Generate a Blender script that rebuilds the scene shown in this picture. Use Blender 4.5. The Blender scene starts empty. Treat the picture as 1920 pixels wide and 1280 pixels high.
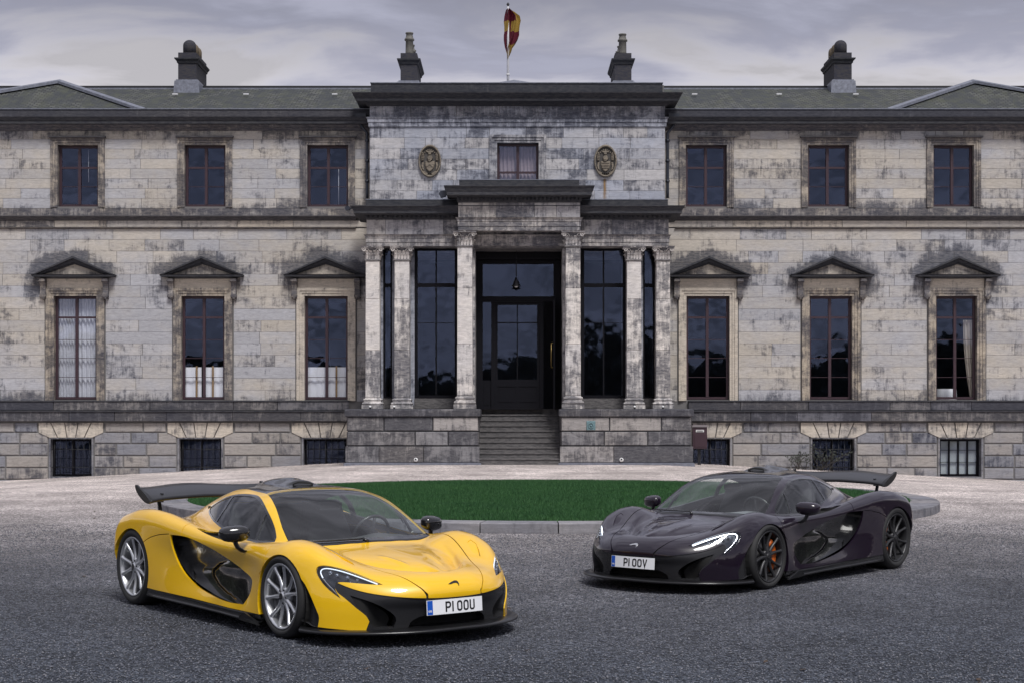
import bpy, bmesh, math, random
import numpy as np
from mathutils import Vector, Matrix

C = bpy.context.scene.collection
R = math.radians
random.seed(7)

# ------------------------------------------------------------------ camera
CAMH = 1.755
FPX = 2900.0          # focal length in pixels of a 1920 wide picture
HOR = 772.0           # height of the horizon in that picture
cam_d = bpy.data.cameras.new('camera')
cam_d.sensor_width = 36.0
cam_d.lens = FPX / 1920.0 * 36.0
cam_d.shift_y = (HOR - 640.0) / 1920.0
cam_d.clip_start = 0.1
cam_d.clip_end = 3000.0
cam = bpy.data.objects.new('camera', cam_d)
C.objects.link(cam)
cam.location = (0, 0, CAMH)
cam.rotation_euler = (R(90), 0, 0)
bpy.context.scene.camera = cam

# ------------------------------------------------------------------ world
SUN_EL, SUN_ROT = R(56), R(158)      # high and behind the camera, to the right
world = bpy.data.worlds.new('World')
bpy.context.scene.world = world
world.use_nodes = True


def build_world():
    nt = world.node_tree
    N, L = nt.nodes, nt.links
    N.clear()
    out = N.new('ShaderNodeOutputWorld')
    bg = N.new('ShaderNodeBackground')
    bg.inputs['Strength'].default_value = 0.12
    sky = N.new('ShaderNodeTexSky')
    sky.sky_type = 'NISHITA'
    sky.sun_disc = False
    sky.sun_elevation = SUN_EL
    sky.sun_rotation = SUN_ROT
    tc = N.new('ShaderNodeTexCoord')
    sep = N.new('ShaderNodeSeparateXYZ')
    L.new(tc.outputs['Generated'], sep.inputs[0])
    # cloud deck: project the direction on a plane overhead
    zc = N.new('ShaderNodeMath'); zc.operation = 'MAXIMUM'; zc.inputs[1].default_value = 0.0
    L.new(sep.outputs['Z'], zc.inputs[0])
    za = N.new('ShaderNodeMath'); za.operation = 'ADD'; za.inputs[1].default_value = 0.22
    L.new(zc.outputs[0], za.inputs[0])
    dx = N.new('ShaderNodeMath'); dx.operation = 'DIVIDE'
    dy = N.new('ShaderNodeMath'); dy.operation = 'DIVIDE'
    L.new(sep.outputs['X'], dx.inputs[0]); L.new(za.outputs[0], dx.inputs[1])
    L.new(sep.outputs['Y'], dy.inputs[0]); L.new(za.outputs[0], dy.inputs[1])
    cmb = N.new('ShaderNodeCombineXYZ')
    L.new(dx.outputs[0], cmb.inputs[0]); L.new(dy.outputs[0], cmb.inputs[1])
    n1 = N.new('ShaderNodeTexNoise')
    n1.inputs['Scale'].default_value = 5.2
    n1.inputs['Detail'].default_value = 7.0
    n1.inputs['Roughness'].default_value = 0.52
    n1.inputs['Distortion'].default_value = 0.35
    mpg = N.new('ShaderNodeMapping'); mpg.inputs['Scale'].default_value = (0.62, 1.0, 1.0); mpg.inputs['Location'].default_value = (3.1, 7.7, 0)
    L.new(cmb.outputs[0], mpg.inputs['Vector'])
    L.new(mpg.outputs[0], n1.inputs['Vector'])
    # elevation ramp : pale near the horizon, grey lilac overhead
    ramp = N.new('ShaderNodeValToRGB')
    cr = ramp.color_ramp
    cr.interpolation = 'B_SPLINE'
    cr.elements[0].position = 0.0; cr.elements[0].color = (0.7750, 0.7500, 0.7750, 1)
    cr.elements[1].position = 1.0; cr.elements[1].color = (0.62, 0.62, 0.70, 1)
    for p, c in ((0.185, (0.8250, 0.7750, 0.7875)), (0.215, (0.72, 0.69, 0.74)), (0.245, (0.41, 0.40, 0.475)), (0.275, (0.24, 0.238, 0.30)), (0.42, (0.44, 0.44, 0.52))):
        e = cr.elements.new(p); e.color = (*c, 1)
    # let the noise push the ramp position so that the cloud edge is uneven
    m1 = N.new('ShaderNodeMath'); m1.operation = 'MULTIPLY_ADD'
    m1.inputs[1].default_value = 0.30; m1.inputs[2].default_value = -0.132
    L.new(n1.outputs['Fac'], m1.inputs[0])
    m2 = N.new('ShaderNodeMath'); m2.operation = 'ADD'
    L.new(m1.outputs[0], m2.inputs[0]); L.new(zc.outputs[0], m2.inputs[1])
    L.new(m2.outputs[0], ramp.inputs[0])
    mr = N.new('ShaderNodeMapRange')
    mr.inputs['From Min'].default_value = 0.36; mr.inputs['From Max'].default_value = 0.64
    mr.inputs['To Min'].default_value = 8 * 0.30; mr.inputs['To Max'].default_value = 8 * 0.62
    L.new(n1.outputs['Fac'], mr.inputs['Value'])
    vm = N.new('ShaderNodeVectorMath'); vm.operation = 'SCALE'
    L.new(ramp.outputs[0], vm.inputs[0]); L.new(mr.outputs[0], vm.inputs['Scale'])
    mix = N.new('ShaderNodeMixRGB'); mix.inputs[0].default_value = 0.96
    L.new(sky.outputs[0], mix.inputs[1]); L.new(vm.outputs[0], mix.inputs[2])
    L.new(mix.outputs[0], bg.inputs['Color'])
    L.new(bg.outputs[0], out.inputs[0])


build_world()
sun_d = bpy.data.lights.new('sun', 'SUN')
sun_d.energy = 1.5
sun_d.angle = R(18)
sun_d.color = (1.0, 0.98, 0.955)
sun = bpy.data.objects.new('sun', sun_d)
C.objects.link(sun)
_sd = Vector((math.sin(SUN_ROT) * math.cos(SUN_EL), math.cos(SUN_ROT) * math.cos(SUN_EL), math.sin(SUN_EL)))
sun.rotation_euler = (-_sd).to_track_quat('-Z', 'Y').to_euler()
vs = bpy.context.scene.view_settings
vs.view_transform = 'Standard'
vs.look = 'None'
vs.exposure = 1.12
vs.gamma = 1.0
vs.use_curve_mapping = False

# ------------------------------------------------------------------ helpers


def tag(o, label=None, cat=None, group=None, kind=None):
    if label: o['label'] = label
    if cat: o['category'] = cat
    if group: o['group'] = group
    if kind: o['kind'] = kind
    return o


def empty(name, loc=(0, 0, 0), parent=None, rz=0.0):
    o = bpy.data.objects.new(name, None)
    C.objects.link(o)
    o.location = loc
    o.rotation_euler = (0, 0, rz)
    o.parent = parent
    return o


def link(name, me, mats=None, parent=None, loc=(0, 0, 0)):
    o = bpy.data.objects.new(name, me)
    C.objects.link(o)
    o.location = loc
    if parent is not None: o.parent = parent
    if mats is not None:
        if not isinstance(mats, (list, tuple)): mats = [mats]
        if len(me.materials) == 0:
            for m in mats: me.materials.append(m)
    return o


class MB:
    """collects faces, links them as one mesh"""
    def __init__(s):
        s.v = []; s.f = []; s.m = []; s.sm = []

    def add(s, vs, fs, mi=0, smooth=False):
        b = len(s.v)
        s.v.extend(vs)
        for f in fs:
            s.f.append(tuple(i + b for i in f)); s.m.append(mi); s.sm.append(smooth)
        return s

    def box(s, x0, x1, y0, y1, z0, z1, mi=0):
        v = [(x0, y0, z0), (x1, y0, z0), (x1, y1, z0), (x0, y1, z0),
             (x0, y0, z1), (x1, y0, z1), (x1, y1, z1), (x0, y1, z1)]
        return s.add(v, [(0, 3, 2, 1), (4, 5, 6, 7), (0, 1, 5, 4), (1, 2, 6, 5), (2, 3, 7, 6), (3, 0, 4, 7)], mi)

    def cbox(s, x0, x1, y0, y1, z0, z1, c, mi=0):
        """box whose front (y0) face is chamfered all round by c"""
        v = [(x0, y0 + c, z0), (x1, y0 + c, z0), (x1, y0 + c, z1), (x0, y0 + c, z1),
             (x0 + c, y0, z0 + c), (x1 - c, y0, z0 + c), (x1 - c, y0, z1 - c), (x0 + c, y0, z1 - c),
             (x0, y1, z0), (x1, y1, z0), (x1, y1, z1), (x0, y1, z1)]
        f = [(4, 5, 6, 7), (0, 1, 5, 4), (1, 2, 6, 5), (2, 3, 7, 6), (3, 0, 4, 7),
             (0, 8, 9, 1), (1, 9, 10, 2), (2, 10, 11, 3), (3, 11, 8, 0)]
        return s.add(v, f, mi)

    def poly(s, pts, y0, y1, c=0.0, mi=0):
        """polygon in x,z (counter clockwise seen from -y) extruded from y0 back to y1"""
        n = len(pts)
        v = [(p[0], y0, p[1]) for p in pts] + [(p[0], y1, p[1]) for p in pts]
        f = [tuple(range(n)), tuple(range(2 * n - 1, n - 1, -1))]
        for i in range(n):
            j = (i + 1) % n
            f.append((i, i + n, j + n, j))
        return s.add(v, f, mi)

    def moulding(s, prof, x0, x1, yf, yb, mi=0, cap=True):
        """prof: (out, z) from bottom to top, run round three sides"""
        v = []
        for o, z in prof:
            v += [(x0 - o, yb, z), (x0 - o, yf - o, z), (x1 + o, yf - o, z), (x1 + o, yb, z)]
        f = []
        for i in range(len(prof) - 1):
            for k in range(3):
                a = i * 4 + k
                f.append((a, a + 1, a + 5, a + 4))
        f.append((3, 2, 1, 0))
        t = (len(prof) - 1) * 4
        f.append((t, t + 1, t + 2, t + 3))
        return s.add(v, f, mi)

    def lathe(s, prof, n=16, c=(0, 0, 0), mi=0, smooth=True, sx=1, sy=1):
        v = []; f = []
        for r, z in prof:
            for k in range(n):
                a = 2 * math.pi * k / n
                v.append((c[0] + r * math.cos(a) * sx, c[1] + r * math.sin(a) * sy, c[2] + z))
        for i in range(len(prof) - 1):
            for k in range(n):
                a = i * n + k; b = i * n + (k + 1) % n
                f.append((a, b, b + n, a + n))
        f.append(tuple(range(n - 1, -1, -1)))
        t = (len(prof) - 1) * n
        f.append(tuple(range(t, t + n)))
        return s.add(v, f, mi, smooth)

    def tube(s, pts, r, n=6, mi=0, smooth=True, closed=False):
        pts = [Vector(p) for p in pts]
        v = []; f = []
        m = len(pts)
        rr = r if isinstance(r, (list, tuple)) else [r] * m
        up = None
        for i, p in enumerate(pts):
            if closed: d = pts[(i + 1) % m] - pts[i - 1]
            else: d = pts[min(i + 1, m - 1)] - pts[max(i - 1, 0)]
            d.normalize()
            if up is None:
                up = Vector((0, 0, 1)) if abs(d.z) < 0.9 else Vector((1, 0, 0))
            a = d.cross(up).normalized(); b = a.cross(d).normalized(); up = b
            for k in range(n):
                t = 2 * math.pi * k / n
                v.append(tuple(p + (a * math.cos(t) + b * math.sin(t)) * rr[i]))
        for i in range(m if closed else m - 1):
            j = (i + 1) % m
            for k in range(n):
                k2 = (k + 1) % n
                f.append((i * n + k, i * n + k2, j * n + k2, j * n + k))
        if not closed:
            f.append(tuple(range(n - 1, -1, -1)))
            f.append(tuple(range((m - 1) * n, m * n)))
        return s.add(v, f, mi, smooth)

    def mesh(s, name='mesh'):
        me = bpy.data.meshes.new(name)
        me.from_pydata(s.v, [], s.f)
        if any(s.m): me.polygons.foreach_set('material_index', s.m)
        me.polygons.foreach_set('use_smooth', s.sm)
        me.update()
        return me

    def build(s, name, mats, parent=None, loc=(0, 0, 0)):
        return link(name, s.mesh(name), mats, parent, loc)


# ------------------------------------------------------------------ materials
class NT:
    def __init__(s, name):
        s.mat = bpy.data.materials.new(name)
        s.mat.use_nodes = True
        s.t = s.mat.node_tree
        s.bsdf = s.t.nodes['Principled BSDF']
        s.out = s.t.nodes['Material Output']

    def n(s, typ, **kw):
        nd = s.t.nodes.new('ShaderNode' + typ)
        for k, v in kw.items():
            if k.startswith('_'):
                setattr(nd, k[1:], v)
            else:
                nd.inputs[k.replace('_', ' ')].default_value = v
        return nd

    def l(s, a, b): s.t.links.new(a, b)

    def val(s, x):
        return x

    def math(s, op, a, b=None, c=None, clamp=False):
        nd = s.t.nodes.new('ShaderNodeMath'); nd.operation = op; nd.use_clamp = clamp
        for i, x in enumerate((a, b, c)):
            if x is None: continue
            if isinstance(x, (int, float)): nd.inputs[i].default_value = x
            else: s.l(x, nd.inputs[i])
        return nd.outputs[0]

    def mix(s, f, a, b, mode='MIX'):
        nd = s.t.nodes.new('ShaderNodeMixRGB'); nd.blend_type = mode
        for i, x in enumerate((f, a, b)):
            if isinstance(x, (int, float)): nd.inputs[i].default_value = x
            elif isinstance(x, (tuple, list)): nd.inputs[i].default_value = (*x[:3], 1)
            else: s.l(x, nd.inputs[i])
        return nd.outputs[0]

    def rng(s, x, a, b, c=0.0, d=1.0, smooth=False):
        nd = s.t.nodes.new('ShaderNodeMapRange')
        if smooth: nd.interpolation_type = 'SMOOTHSTEP'
        for i, y in enumerate((x, a, b, c, d)):
            if isinstance(y, (int, float)): nd.inputs[i].default_value = y
            else: s.l(y, nd.inputs[i])
        return nd.outputs[0]

    def noise(s, vec, scale, detail=4, rough=0.5, dist=0.0, vscale=None):
        if vscale is not None:
            mp = s.t.nodes.new('ShaderNodeMapping')
            mp.inputs['Scale'].default_value = vscale
            s.l(vec, mp.inputs['Vector']); vec = mp.outputs[0]
        nd = s.t.nodes.new('ShaderNodeTexNoise')
        nd.inputs['Scale'].default_value = scale
        nd.inputs['Detail'].default_value = detail
        nd.inputs['Roughness'].default_value = rough
        nd.inputs['Distortion'].default_value = dist
        s.l(vec, nd.inputs['Vector'])
        return nd.outputs['Fac']

    def pos(s):
        return s.n('NewGeometry').outputs['Position']

    def bump(s, h, strength=0.3, dist=0.02):
        nd = s.t.nodes.new('ShaderNodeBump')
        nd.inputs['Strength'].default_value = strength
        nd.inputs['Distance'].default_value = dist
        s.l(h, nd.inputs['Height'])
        s.l(nd.outputs[0], s.bsdf.inputs['Normal'])
        return nd


def simple(name, col, rough=0.5, metal=0.0, coat=0.0, spec=None, emit=None, estr=0.0, var=0.0):
    m = NT(name)
    b = m.bsdf
    b.inputs['Base Color'].default_value = (*col, 1)
    b.inputs['Roughness'].default_value = rough
    b.inputs['Metallic'].default_value = metal
    b.inputs['Coat Weight'].default_value = coat
    b.inputs['Coat Roughness'].default_value = 0.03
    if spec is not None: b.inputs['Specular IOR Level'].default_value = spec
    if emit:
        b.inputs['Emission Color'].default_value = (*emit, 1)
        b.inputs['Emission Strength'].default_value = estr
    if var:
        n = m.noise(m.n('TexCoord').outputs['Object'], 9.0, 5, 0.6)
        k = m.rng(n, 0.3, 0.7, 1 - var, 1 + var)
        vm = m.n('VectorMath', _operation='SCALE')
        vm.inputs[0].default_value = col
        m.l(k, vm.inputs['Scale'])
        m.l(vm.outputs[0], b.inputs['Base Color'])
    return m.mat

# ------------------------------------------------------------------ measured places
DW = 55.0       # distance of the wing walls
DC = 54.4       # wall of the raised centre block
DP = 51.6       # front of the porch plinths


def mx(px, d): return (px - 960.0) * d / FPX
def mz(py, d): return CAMH + (HOR - py) * d / FPX


WING_L = [(101, 181), (340, 421), (571, 652)]
WING_R = [(1287, 1368), (1518, 1598), (1755, 1832)]
UP_L = [(108, 184), (346, 423), (576, 653)]
UP_R = [(1286, 1363), (1515, 1592), (1750, 1826)]
BAS = [(95, 172), (336, 415), (569, 650), (1296, 1369), (1523, 1602), (1762, 1840)]


def ground_z(x, y):
    """the forecourt falls away gently towards the two ends of the house"""
    a = max(0.0, abs(x) - 5.0)
    k = min(1.0, max(0.0, (y - 30.0) / 24.0)); k = k * k * (3 - 2 * k)
    drop = 0.052 * a
    if a > 14: drop = 0.052 * 14
    return -drop * k


# ------------------------------------------------------------------ stone material
def stone_mat(name, warm, cool, dark, soot0, rough=0.85, halo=False, streak=1.0, tint=True):
    m = NT(name)
    P = m.pos()
    oi = m.n('ObjectInfo')
    sc = m.n('SeparateColor'); m.l(oi.outputs['Color'], sc.inputs[0])
    rnd = oi.outputs['Random']
    big = m.noise(P, 0.35, 3, 0.6)
    blot = m.noise(P, 1.3, 6, 0.62, 0.3, (1, 1, 1.9))
    fine = m.noise(P, 9.0, 6, 0.7, 0.0, (0.6, 1, 2.2))
    grain = m.noise(P, 60.0, 3, 0.7)
    # veins of the sandstone
    vein = m.noise(P, 3.0, 5, 0.6, 1.8, (0.5, 1, 4.0))
    f = m.math('ADD', m.math('MULTIPLY', big, 0.7), m.math('MULTIPLY', blot, 0.5))
    if tint:
        f = m.math('ADD', f, m.math('MULTIPLY', m.math('SUBTRACT', rnd, 0.5), 0.22))
    f = m.math('ADD', f, m.math('MULTIPLY', m.math('SUBTRACT', sc.outputs[0], 0.5), 0.5))
    base = m.mix(m.rng(f, 0.34, 0.88, 0, 1, True), cool, warm)
    lite = m.rng(m.math('FRACT', m.math('MULTIPLY', rnd, 7.31)), 0, 1, 0.92, 1.07)
    vm = m.n('VectorMath', _operation='SCALE'); m.l(base, vm.inputs[0])
    k = m.math('MULTIPLY', lite, m.rng(fine, 0.25, 0.75, 0.78, 1.18)) if tint else m.rng(fine, 0.25, 0.75, 0.75, 1.2)
    k = m.math('MULTIPLY', k, m.rng(vein, 0.3, 0.6, 0.86, 1.06))
    k = m.math('MULTIPLY', k, m.rng(grain, 0.3, 0.7, 0.9, 1.1))
    m.l(k, vm.inputs['Scale'])
    col = vm.outputs[0]
    # soot
    sn = m.noise(P, 2.3, 10, 0.70, 0.5, (1.0, 1, 1.5))
    st = m.noise(P, 6.5, 8, 0.72, 0.2, (1.4, 1, 0.20))
    s2 = m.noise(P, 0.8, 2, 0.5)
    sm = m.math('ADD', m.math('MULTIPLY', sn, 0.55), m.math('MULTIPLY', st, 0.45 * streak))
    sm = m.math('ADD', sm, m.math('MULTIPLY', m.math('SUBTRACT', s2, 0.5), 0.25))
    lev = m.math('ADD', m.math('MULTIPLY', sc.outputs[1], 0.42), soot0)
    if halo:
        sx = m.n('SeparateXYZ'); m.l(P, sx.inputs[0])
        X, Z = sx.outputs[0], sx.outputs[2]
        tot = None
        for a, b in WING_L + WING_R:
            cx = mx((a + b) / 2, DW)
            dx = m.math('ABSOLUTE', m.math('SUBTRACT', X, cx))
            # distance above the sloping pediment edge
            up = m.math('SUBTRACT', m.math('ADD', Z, m.math('MULTIPLY', dx, 0.46)), mz(481, DW))
            band = m.math('MULTIPLY', m.rng(up, 0.75, 0.0, 0, 1, True), m.rng(up, -1.9, -0.15, 0, 1, True))
            band = m.math('MULTIPLY', band, m.rng(dx, 2.15, 1.25, 0, 1, True))
            low = m.math('MULTIPLY', m.rng(Z, mz(640, DW), mz(520, DW), 0, 1, True), m.rng(dx, 0.75, 0.95))
            band = m.math('MULTIPLY', band, m.math('MAXIMUM', m.rng(Z, mz(545, DW), mz(505, DW)), m.math('MULTIPLY', low, 0.55)))
            tot = band if tot is None else m.math('MAXIMUM', tot, band)
        lev = m.math('ADD', lev, m.math('MULTIPLY', tot, m.rng(m.noise(P, 0.33, 3, .6), .35, .65, .14, .36)))
        # dirt gathering just above the sill courses and under the cornice
        for zc, w, a in ((mz(758, DW), 0.75, 0.12), (mz(392, DW), 0.45, 0.12)):
            u = m.math('SUBTRACT', Z, zc)
            b2 = m.math('MULTIPLY', m.rng(u, w, 0.0, 0, 1, True), m.math('GREATER_THAN', u, -0.3))
            lev = m.math('ADD', lev, m.math('MULTIPLY', b2, a))
        u = m.math('SUBTRACT', mz(238, DW), Z)
        lev = m.math('ADD', lev, m.math('MULTIPLY', m.rng(u, 0.55, 0.0, 0, 1, True), 0.10))
    th = m.math('SUBTRACT', 1.0, lev)
    soot = m.rng(m.math('SUBTRACT', sm, th), -0.08, 0.085, 0, 1, True)
    soot = m.math('MULTIPLY', soot, m.math('MULTIPLY', m.rng(fine, 0.3, 0.6, 0.5, 1.0), 0.86))
    col = m.mix(soot, col, dark)
    m.l(col, m.bsdf.inputs['Base Color'])
    m.bsdf.inputs['Roughness'].default_value = rough
    m.bsdf.inputs['Specular IOR Level'].default_value = 0.25
    h = m.math('ADD', m.math('MULTIPLY', fine, 0.6), m.math('MULTIPLY', grain, 0.3))
    m.bump(h, 0.5, 0.02)
    return m.mat


WARM = (0.455, 0.415, 0.365)
COOL = (0.375, 0.375, 0.40)
DARK = (0.016, 0.020, 0.040)
M_ash = stone_mat('ashlar sandstone', WARM, COOL, DARK, 0.335, halo=True)
M_ctr = stone_mat('grey weathered sandstone', (0.46, 0.445, 0.45), (0.34, 0.355, 0.41), DARK, 0.375)
M_rus = stone_mat('rusticated sandstone', (0.32, 0.295, 0.275), (0.225, 0.228, 0.255), DARK, 0.36)
M_plt = stone_mat('porch plinth stone', (0.36, 0.335, 0.32), (0.23, 0.225, 0.235), (0.03, 0.03, 0.04), 0.45)
M_trim = stone_mat('clean dressed stone', (0.53, 0.47, 0.395), (0.44, 0.41, 0.38), DARK, 0.37, tint=False)
M_arch = stone_mat('stained dressed stone', (0.42, 0.36, 0.285), (0.29, 0.275, 0.275), DARK, 0.40, tint=False)
M_corn = stone_mat('sooty cornice stone', (0.135, 0.13, 0.13), (0.055, 0.06, 0.072), (0.014, 0.017, 0.027), 0.485, tint=False, streak=1.2)
M_band = stone_mat('dark sill course stone', (0.22, 0.205, 0.20), (0.12, 0.12, 0.14), (0.025, 0.026, 0.036), 0.44, streak=1.2)
M_col = stone_mat('column stone', (0.70, 0.65, 0.60), (0.53, 0.51, 0.51), DARK, 0.385, tint=False)
M_entab = stone_mat('entablature stone', (0.50, 0.46, 0.42), (0.38, 0.37, 0.39), DARK, 0.385, tint=False)
M_joint = simple('mortar', (0.15, 0.145, 0.145), 0.95)
M_jointd = simple('dark recessed joint', (0.035, 0.035, 0.04), 0.95)
M_frame = simple('maroon painted timber', (0.040, 0.020, 0.028), 0.45, var=0.2)
M_fdark = simple('black painted timber', (0.005, 0.005, 0.008), 0.55, spec=.15)
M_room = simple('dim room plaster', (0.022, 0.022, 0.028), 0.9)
M_curt = simple('sheer white curtain cloth', (0.55, 0.55, 0.57), 0.9, var=0.15)
M_cafe = simple('white cafe curtain cloth', (0.9, 0.89, 0.89), 0.9)
M_rod = simple('wooden post', (0.30, 0.19, 0.09), 0.6)
M_lead = simple('grey lead sheet', (0.17, 0.18, 0.22), 0.55, metal=0.3, var=0.3)
M_pipe = simple('blue black pipe paint', (0.018, 0.022, 0.035), 0.4)
M_iron = simple('black iron', (0.01, 0.01, 0.013), 0.5)
M_gold = simple('brass', (0.28, 0.20, 0.08), 0.4, metal=1.0)
M_crest = stone_mat('carved buff stone', (0.56, 0.47, 0.36), (0.46, 0.42, 0.36), (0.06, 0.055, 0.05), 0.36, tint=False)
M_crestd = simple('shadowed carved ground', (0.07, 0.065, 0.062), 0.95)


def glass_mat(name, tint, gl=0.0, ior=1.52, refl=(1, 1, 1, 1)):
    m = NT(name)
    lw = m.n('Fresnel')
    bf = m.n('NewGeometry').outputs['Backfacing']
    m.l(m.math('POWER', ior, m.math('MULTIPLY_ADD', bf, -2.0, 1.0)), lw.inputs['IOR'])
    tr = m.n('BsdfTransparent'); tr.inputs[0].default_value = (*tint, 1)
    gls = m.n('BsdfGlossy', Roughness=0.02); gls.inputs['Color'].default_value = refl
    nz = m.noise(m.pos(), 0.9, 2, 0.5)
    b = m.n('Bump', Strength=0.02, Distance=0.5); m.l(nz, b.inputs['Height'])
    m.l(b.outputs[0], gls.inputs['Normal'])
    mxs = m.n('MixShader')
    f = m.math('ADD', lw.outputs[0], gl, clamp=True)
    m.l(f, mxs.inputs[0]); m.l(tr.outputs[0], mxs.inputs[1]); m.l(gls.outputs[0], mxs.inputs[2])
    m.l(mxs.outputs[0], m.out.inputs['Surface'])
    return m.mat


M_glass = glass_mat('window glass', (0.92, 0.94, 0.98), 0.06, 1.52, (.36, .45, .74, 1))


def slate_mat():
    m = NT('mossy slates')
    P = m.pos()
    mp = m.n('Mapping'); m.l(P, mp.inputs['Vector'])
    br = m.n('TexBrick', _offset=0.5)
    sx = m.n('SeparateXYZ'); m.l(P, sx.inputs[0])
    cb = m.n('CombineXYZ')
    m.l(m.math('ADD', sx.outputs[0], m.math('MULTIPLY', sx.outputs[1], 0.02)), cb.inputs[0])
    m.l(m.math('MULTIPLY', sx.outputs[2], 2.0), cb.inputs[1])
    m.l(cb.outputs[0], br.inputs['Vector'])
    br.inputs['Scale'].default_value = 2.0
    br.inputs['Mortar Size'].default_value = 0.05
    br.inputs['Color1'].default_value = (0.030, 0.035, 0.036, 1)
    br.inputs['Color2'].default_value = (0.11, 0.115, 0.105, 1)
    br.inputs['Mortar'].default_value = (0.008, 0.008, 0.01, 1)
    st = m.noise(P, 1.1, 4, 0.6, 0.6, (1.0, 0.25, 0.2))
    st2 = m.noise(P, 3.2, 5, 0.65, 0.4, (1.0, 0.5, 0.5))
    c = m.mix(m.rng(st, 0.47, 0.54, 0, 1, True), br.outputs[0], m.mix(0.72, br.outputs[0], (0.022, 0.026, 0.03)))
    c = m.mix(m.rng(st2, 0.45, 0.7, 0, 0.55), c, (0.06, 0.065, 0.035))
    m.l(c, m.bsdf.inputs['Base Color'])
    m.bsdf.inputs['Roughness'].default_value = 0.75
    m.bump(br.outputs['Fac'], -1.0, 0.06)
    return m.mat


M_slate = slate_mat()

# ------------------------------------------------------------------ the mansion
house = empty('mansion', (0, DW, 0))
tag(house, 'long two storey sandstone mansion with columned porch, soot stained walls and slate roof', 'mansion')


def hlink(mb, name, mat, parent=None, color=None, kind=None, label=None):
    """mesh in world coordinates, parented to the mansion or to a part of it"""
    p = parent or house
    o = mb.build(name, mat, p)
    o.matrix_parent_inverse = Matrix.Translation((0, -DW, 0)) if p is house else Matrix.Identity(4)
    if p is not house and p.parent is house and getattr(p, 'keepw', 0) == 0:
        o.matrix_parent_inverse = Matrix.Identity(4)
    if color: o.color = color
    if kind: o['kind'] = kind
    if label: o['label'] = label
    return o


def rects_minus(x0, x1, z0, z1, holes):
    """cells of the rectangle that no hole covers"""
    xs = sorted({x0, x1} | {min(max(h[i], x0), x1) for h in holes for i in (0, 1)})
    zs = sorted({z0, z1} | {min(max(h[i], z0), z1) for h in holes for i in (2, 3)})
    out = []
    for a, b in zip(xs, xs[1:]):
        for c, d in zip(zs, zs[1:]):
            cx, cz = (a + b) / 2, (c + d) / 2
            if not any(h[0] < cx < h[1] and h[2] < cz < h[3] for h in holes):
                out.append((a, b, c, d))
    return out


XL = mx(-150, DW); XR = mx(2070, DW)
XCL = mx(693, DC); XCR = mx(1247, DC)
openings = []
for a, b in WING_L + WING_R: openings.append((mx(a, DW), mx(b, DW), mz(748, DW), mz(555, DW)))
up_open = []
for a, b in UP_L + UP_R: up_open.append((mx(a, DW), mx(b, DW), mz(387, DW), mz(272, DW)))
bas_open = []
for a, b in BAS: bas_open.append((mx(a, DW), mx(b, DW), mz(893, DW) , mz(822, DW)))
ctr_open = [(mx(932, DC), mx(1010, DC), mz(372, DC), mz(268, DC))]


def wall_holder(name, mb, mat):
    return hlink(mb, name, mat)


# backing walls (the stones stand 3 cm proud of them)
JT = 0.014
wing_walls = []
for (x0, x1) in ((XL, XCL), (XCR, XR)):
    mb = MB()
    hs = [(o[0] - .015, o[1] + .015, o[2] - .015, o[3] + .015) for o in openings + up_open + bas_open]
    for r in rects_minus(x0, x1, mz(960, DW), mz(214, DW), hs):
        mb.box(r[0], r[1], DW + JT, DW + 0.55, r[2], r[3])
    wing_walls.append(wall_holder('wing_wall', mb, M_joint))
mb = MB()
for r in rects_minus(XCL + 0.04, XCR - 0.04, mz(470, DC), mz(160, DC), [(o[0] - .015, o[1] + .015, o[2] - .015, o[3] + .015) for o in ctr_open]):
    mb.box(r[0], r[1], DC + JT, DC + 0.5, r[2], r[3])
mb.box(XCL + 0.04, XCL + 0.5, DC + 0.5, DW + 6, mz(470, DC), mz(160, DC))
mb.box(XCR - 0.5, XCR - 0.04, DC + 0.5, DW + 6, mz(470, DC), mz(160, DC))
centre_wall = wall_holder('centre_wall', mb, M_joint)


_blk = {}


def block_mesh(w, h, ch, depth):
    k = (round(w, 2), round(h, 3), ch, depth)
    if k not in _blk:
        b = MB(); b.cbox(-w / 2, w / 2, 0, depth, -h / 2, h / 2, ch)
        _blk[k] = b.mesh('block')
    return _blk[k]


def lay_course(x0, x1, z0, z1, holes, lmin, lmax, gap, rng, off):
    """random lengths of stone between x0 and x1, cut by the holes"""
    cuts = [(h[0], h[1]) for h in holes if h[2] < z1 - 0.05 and h[3] > z0 + 0.05]
    segs = []; cur = x0
    for a, b in sorted(cuts):
        if a > cur: segs.append((cur, min(a, x1)))
        cur = max(cur, b)
    if cur < x1: segs.append((cur, x1))
    res = []
    for a, b in segs:
        if b - a < 0.06: continue
        n = max(1, round((b - a) / rng.uniform(lmin, lmax)))
        ws = [rng.uniform(0.6, 1.4) for _ in range(n)]
        t = sum(ws); x = a
        for w in ws:
            ww = w / t * (b - a)
            res.append((x + gap / 2, x + ww - gap / 2, z0 + gap / 2, z1 - gap / 2))
            x += ww
    return res


def soot_for(x, z, rng):
    return min(1.0, max(0.0, 0.18 + rng.gauss(0, 0.09)))


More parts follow.
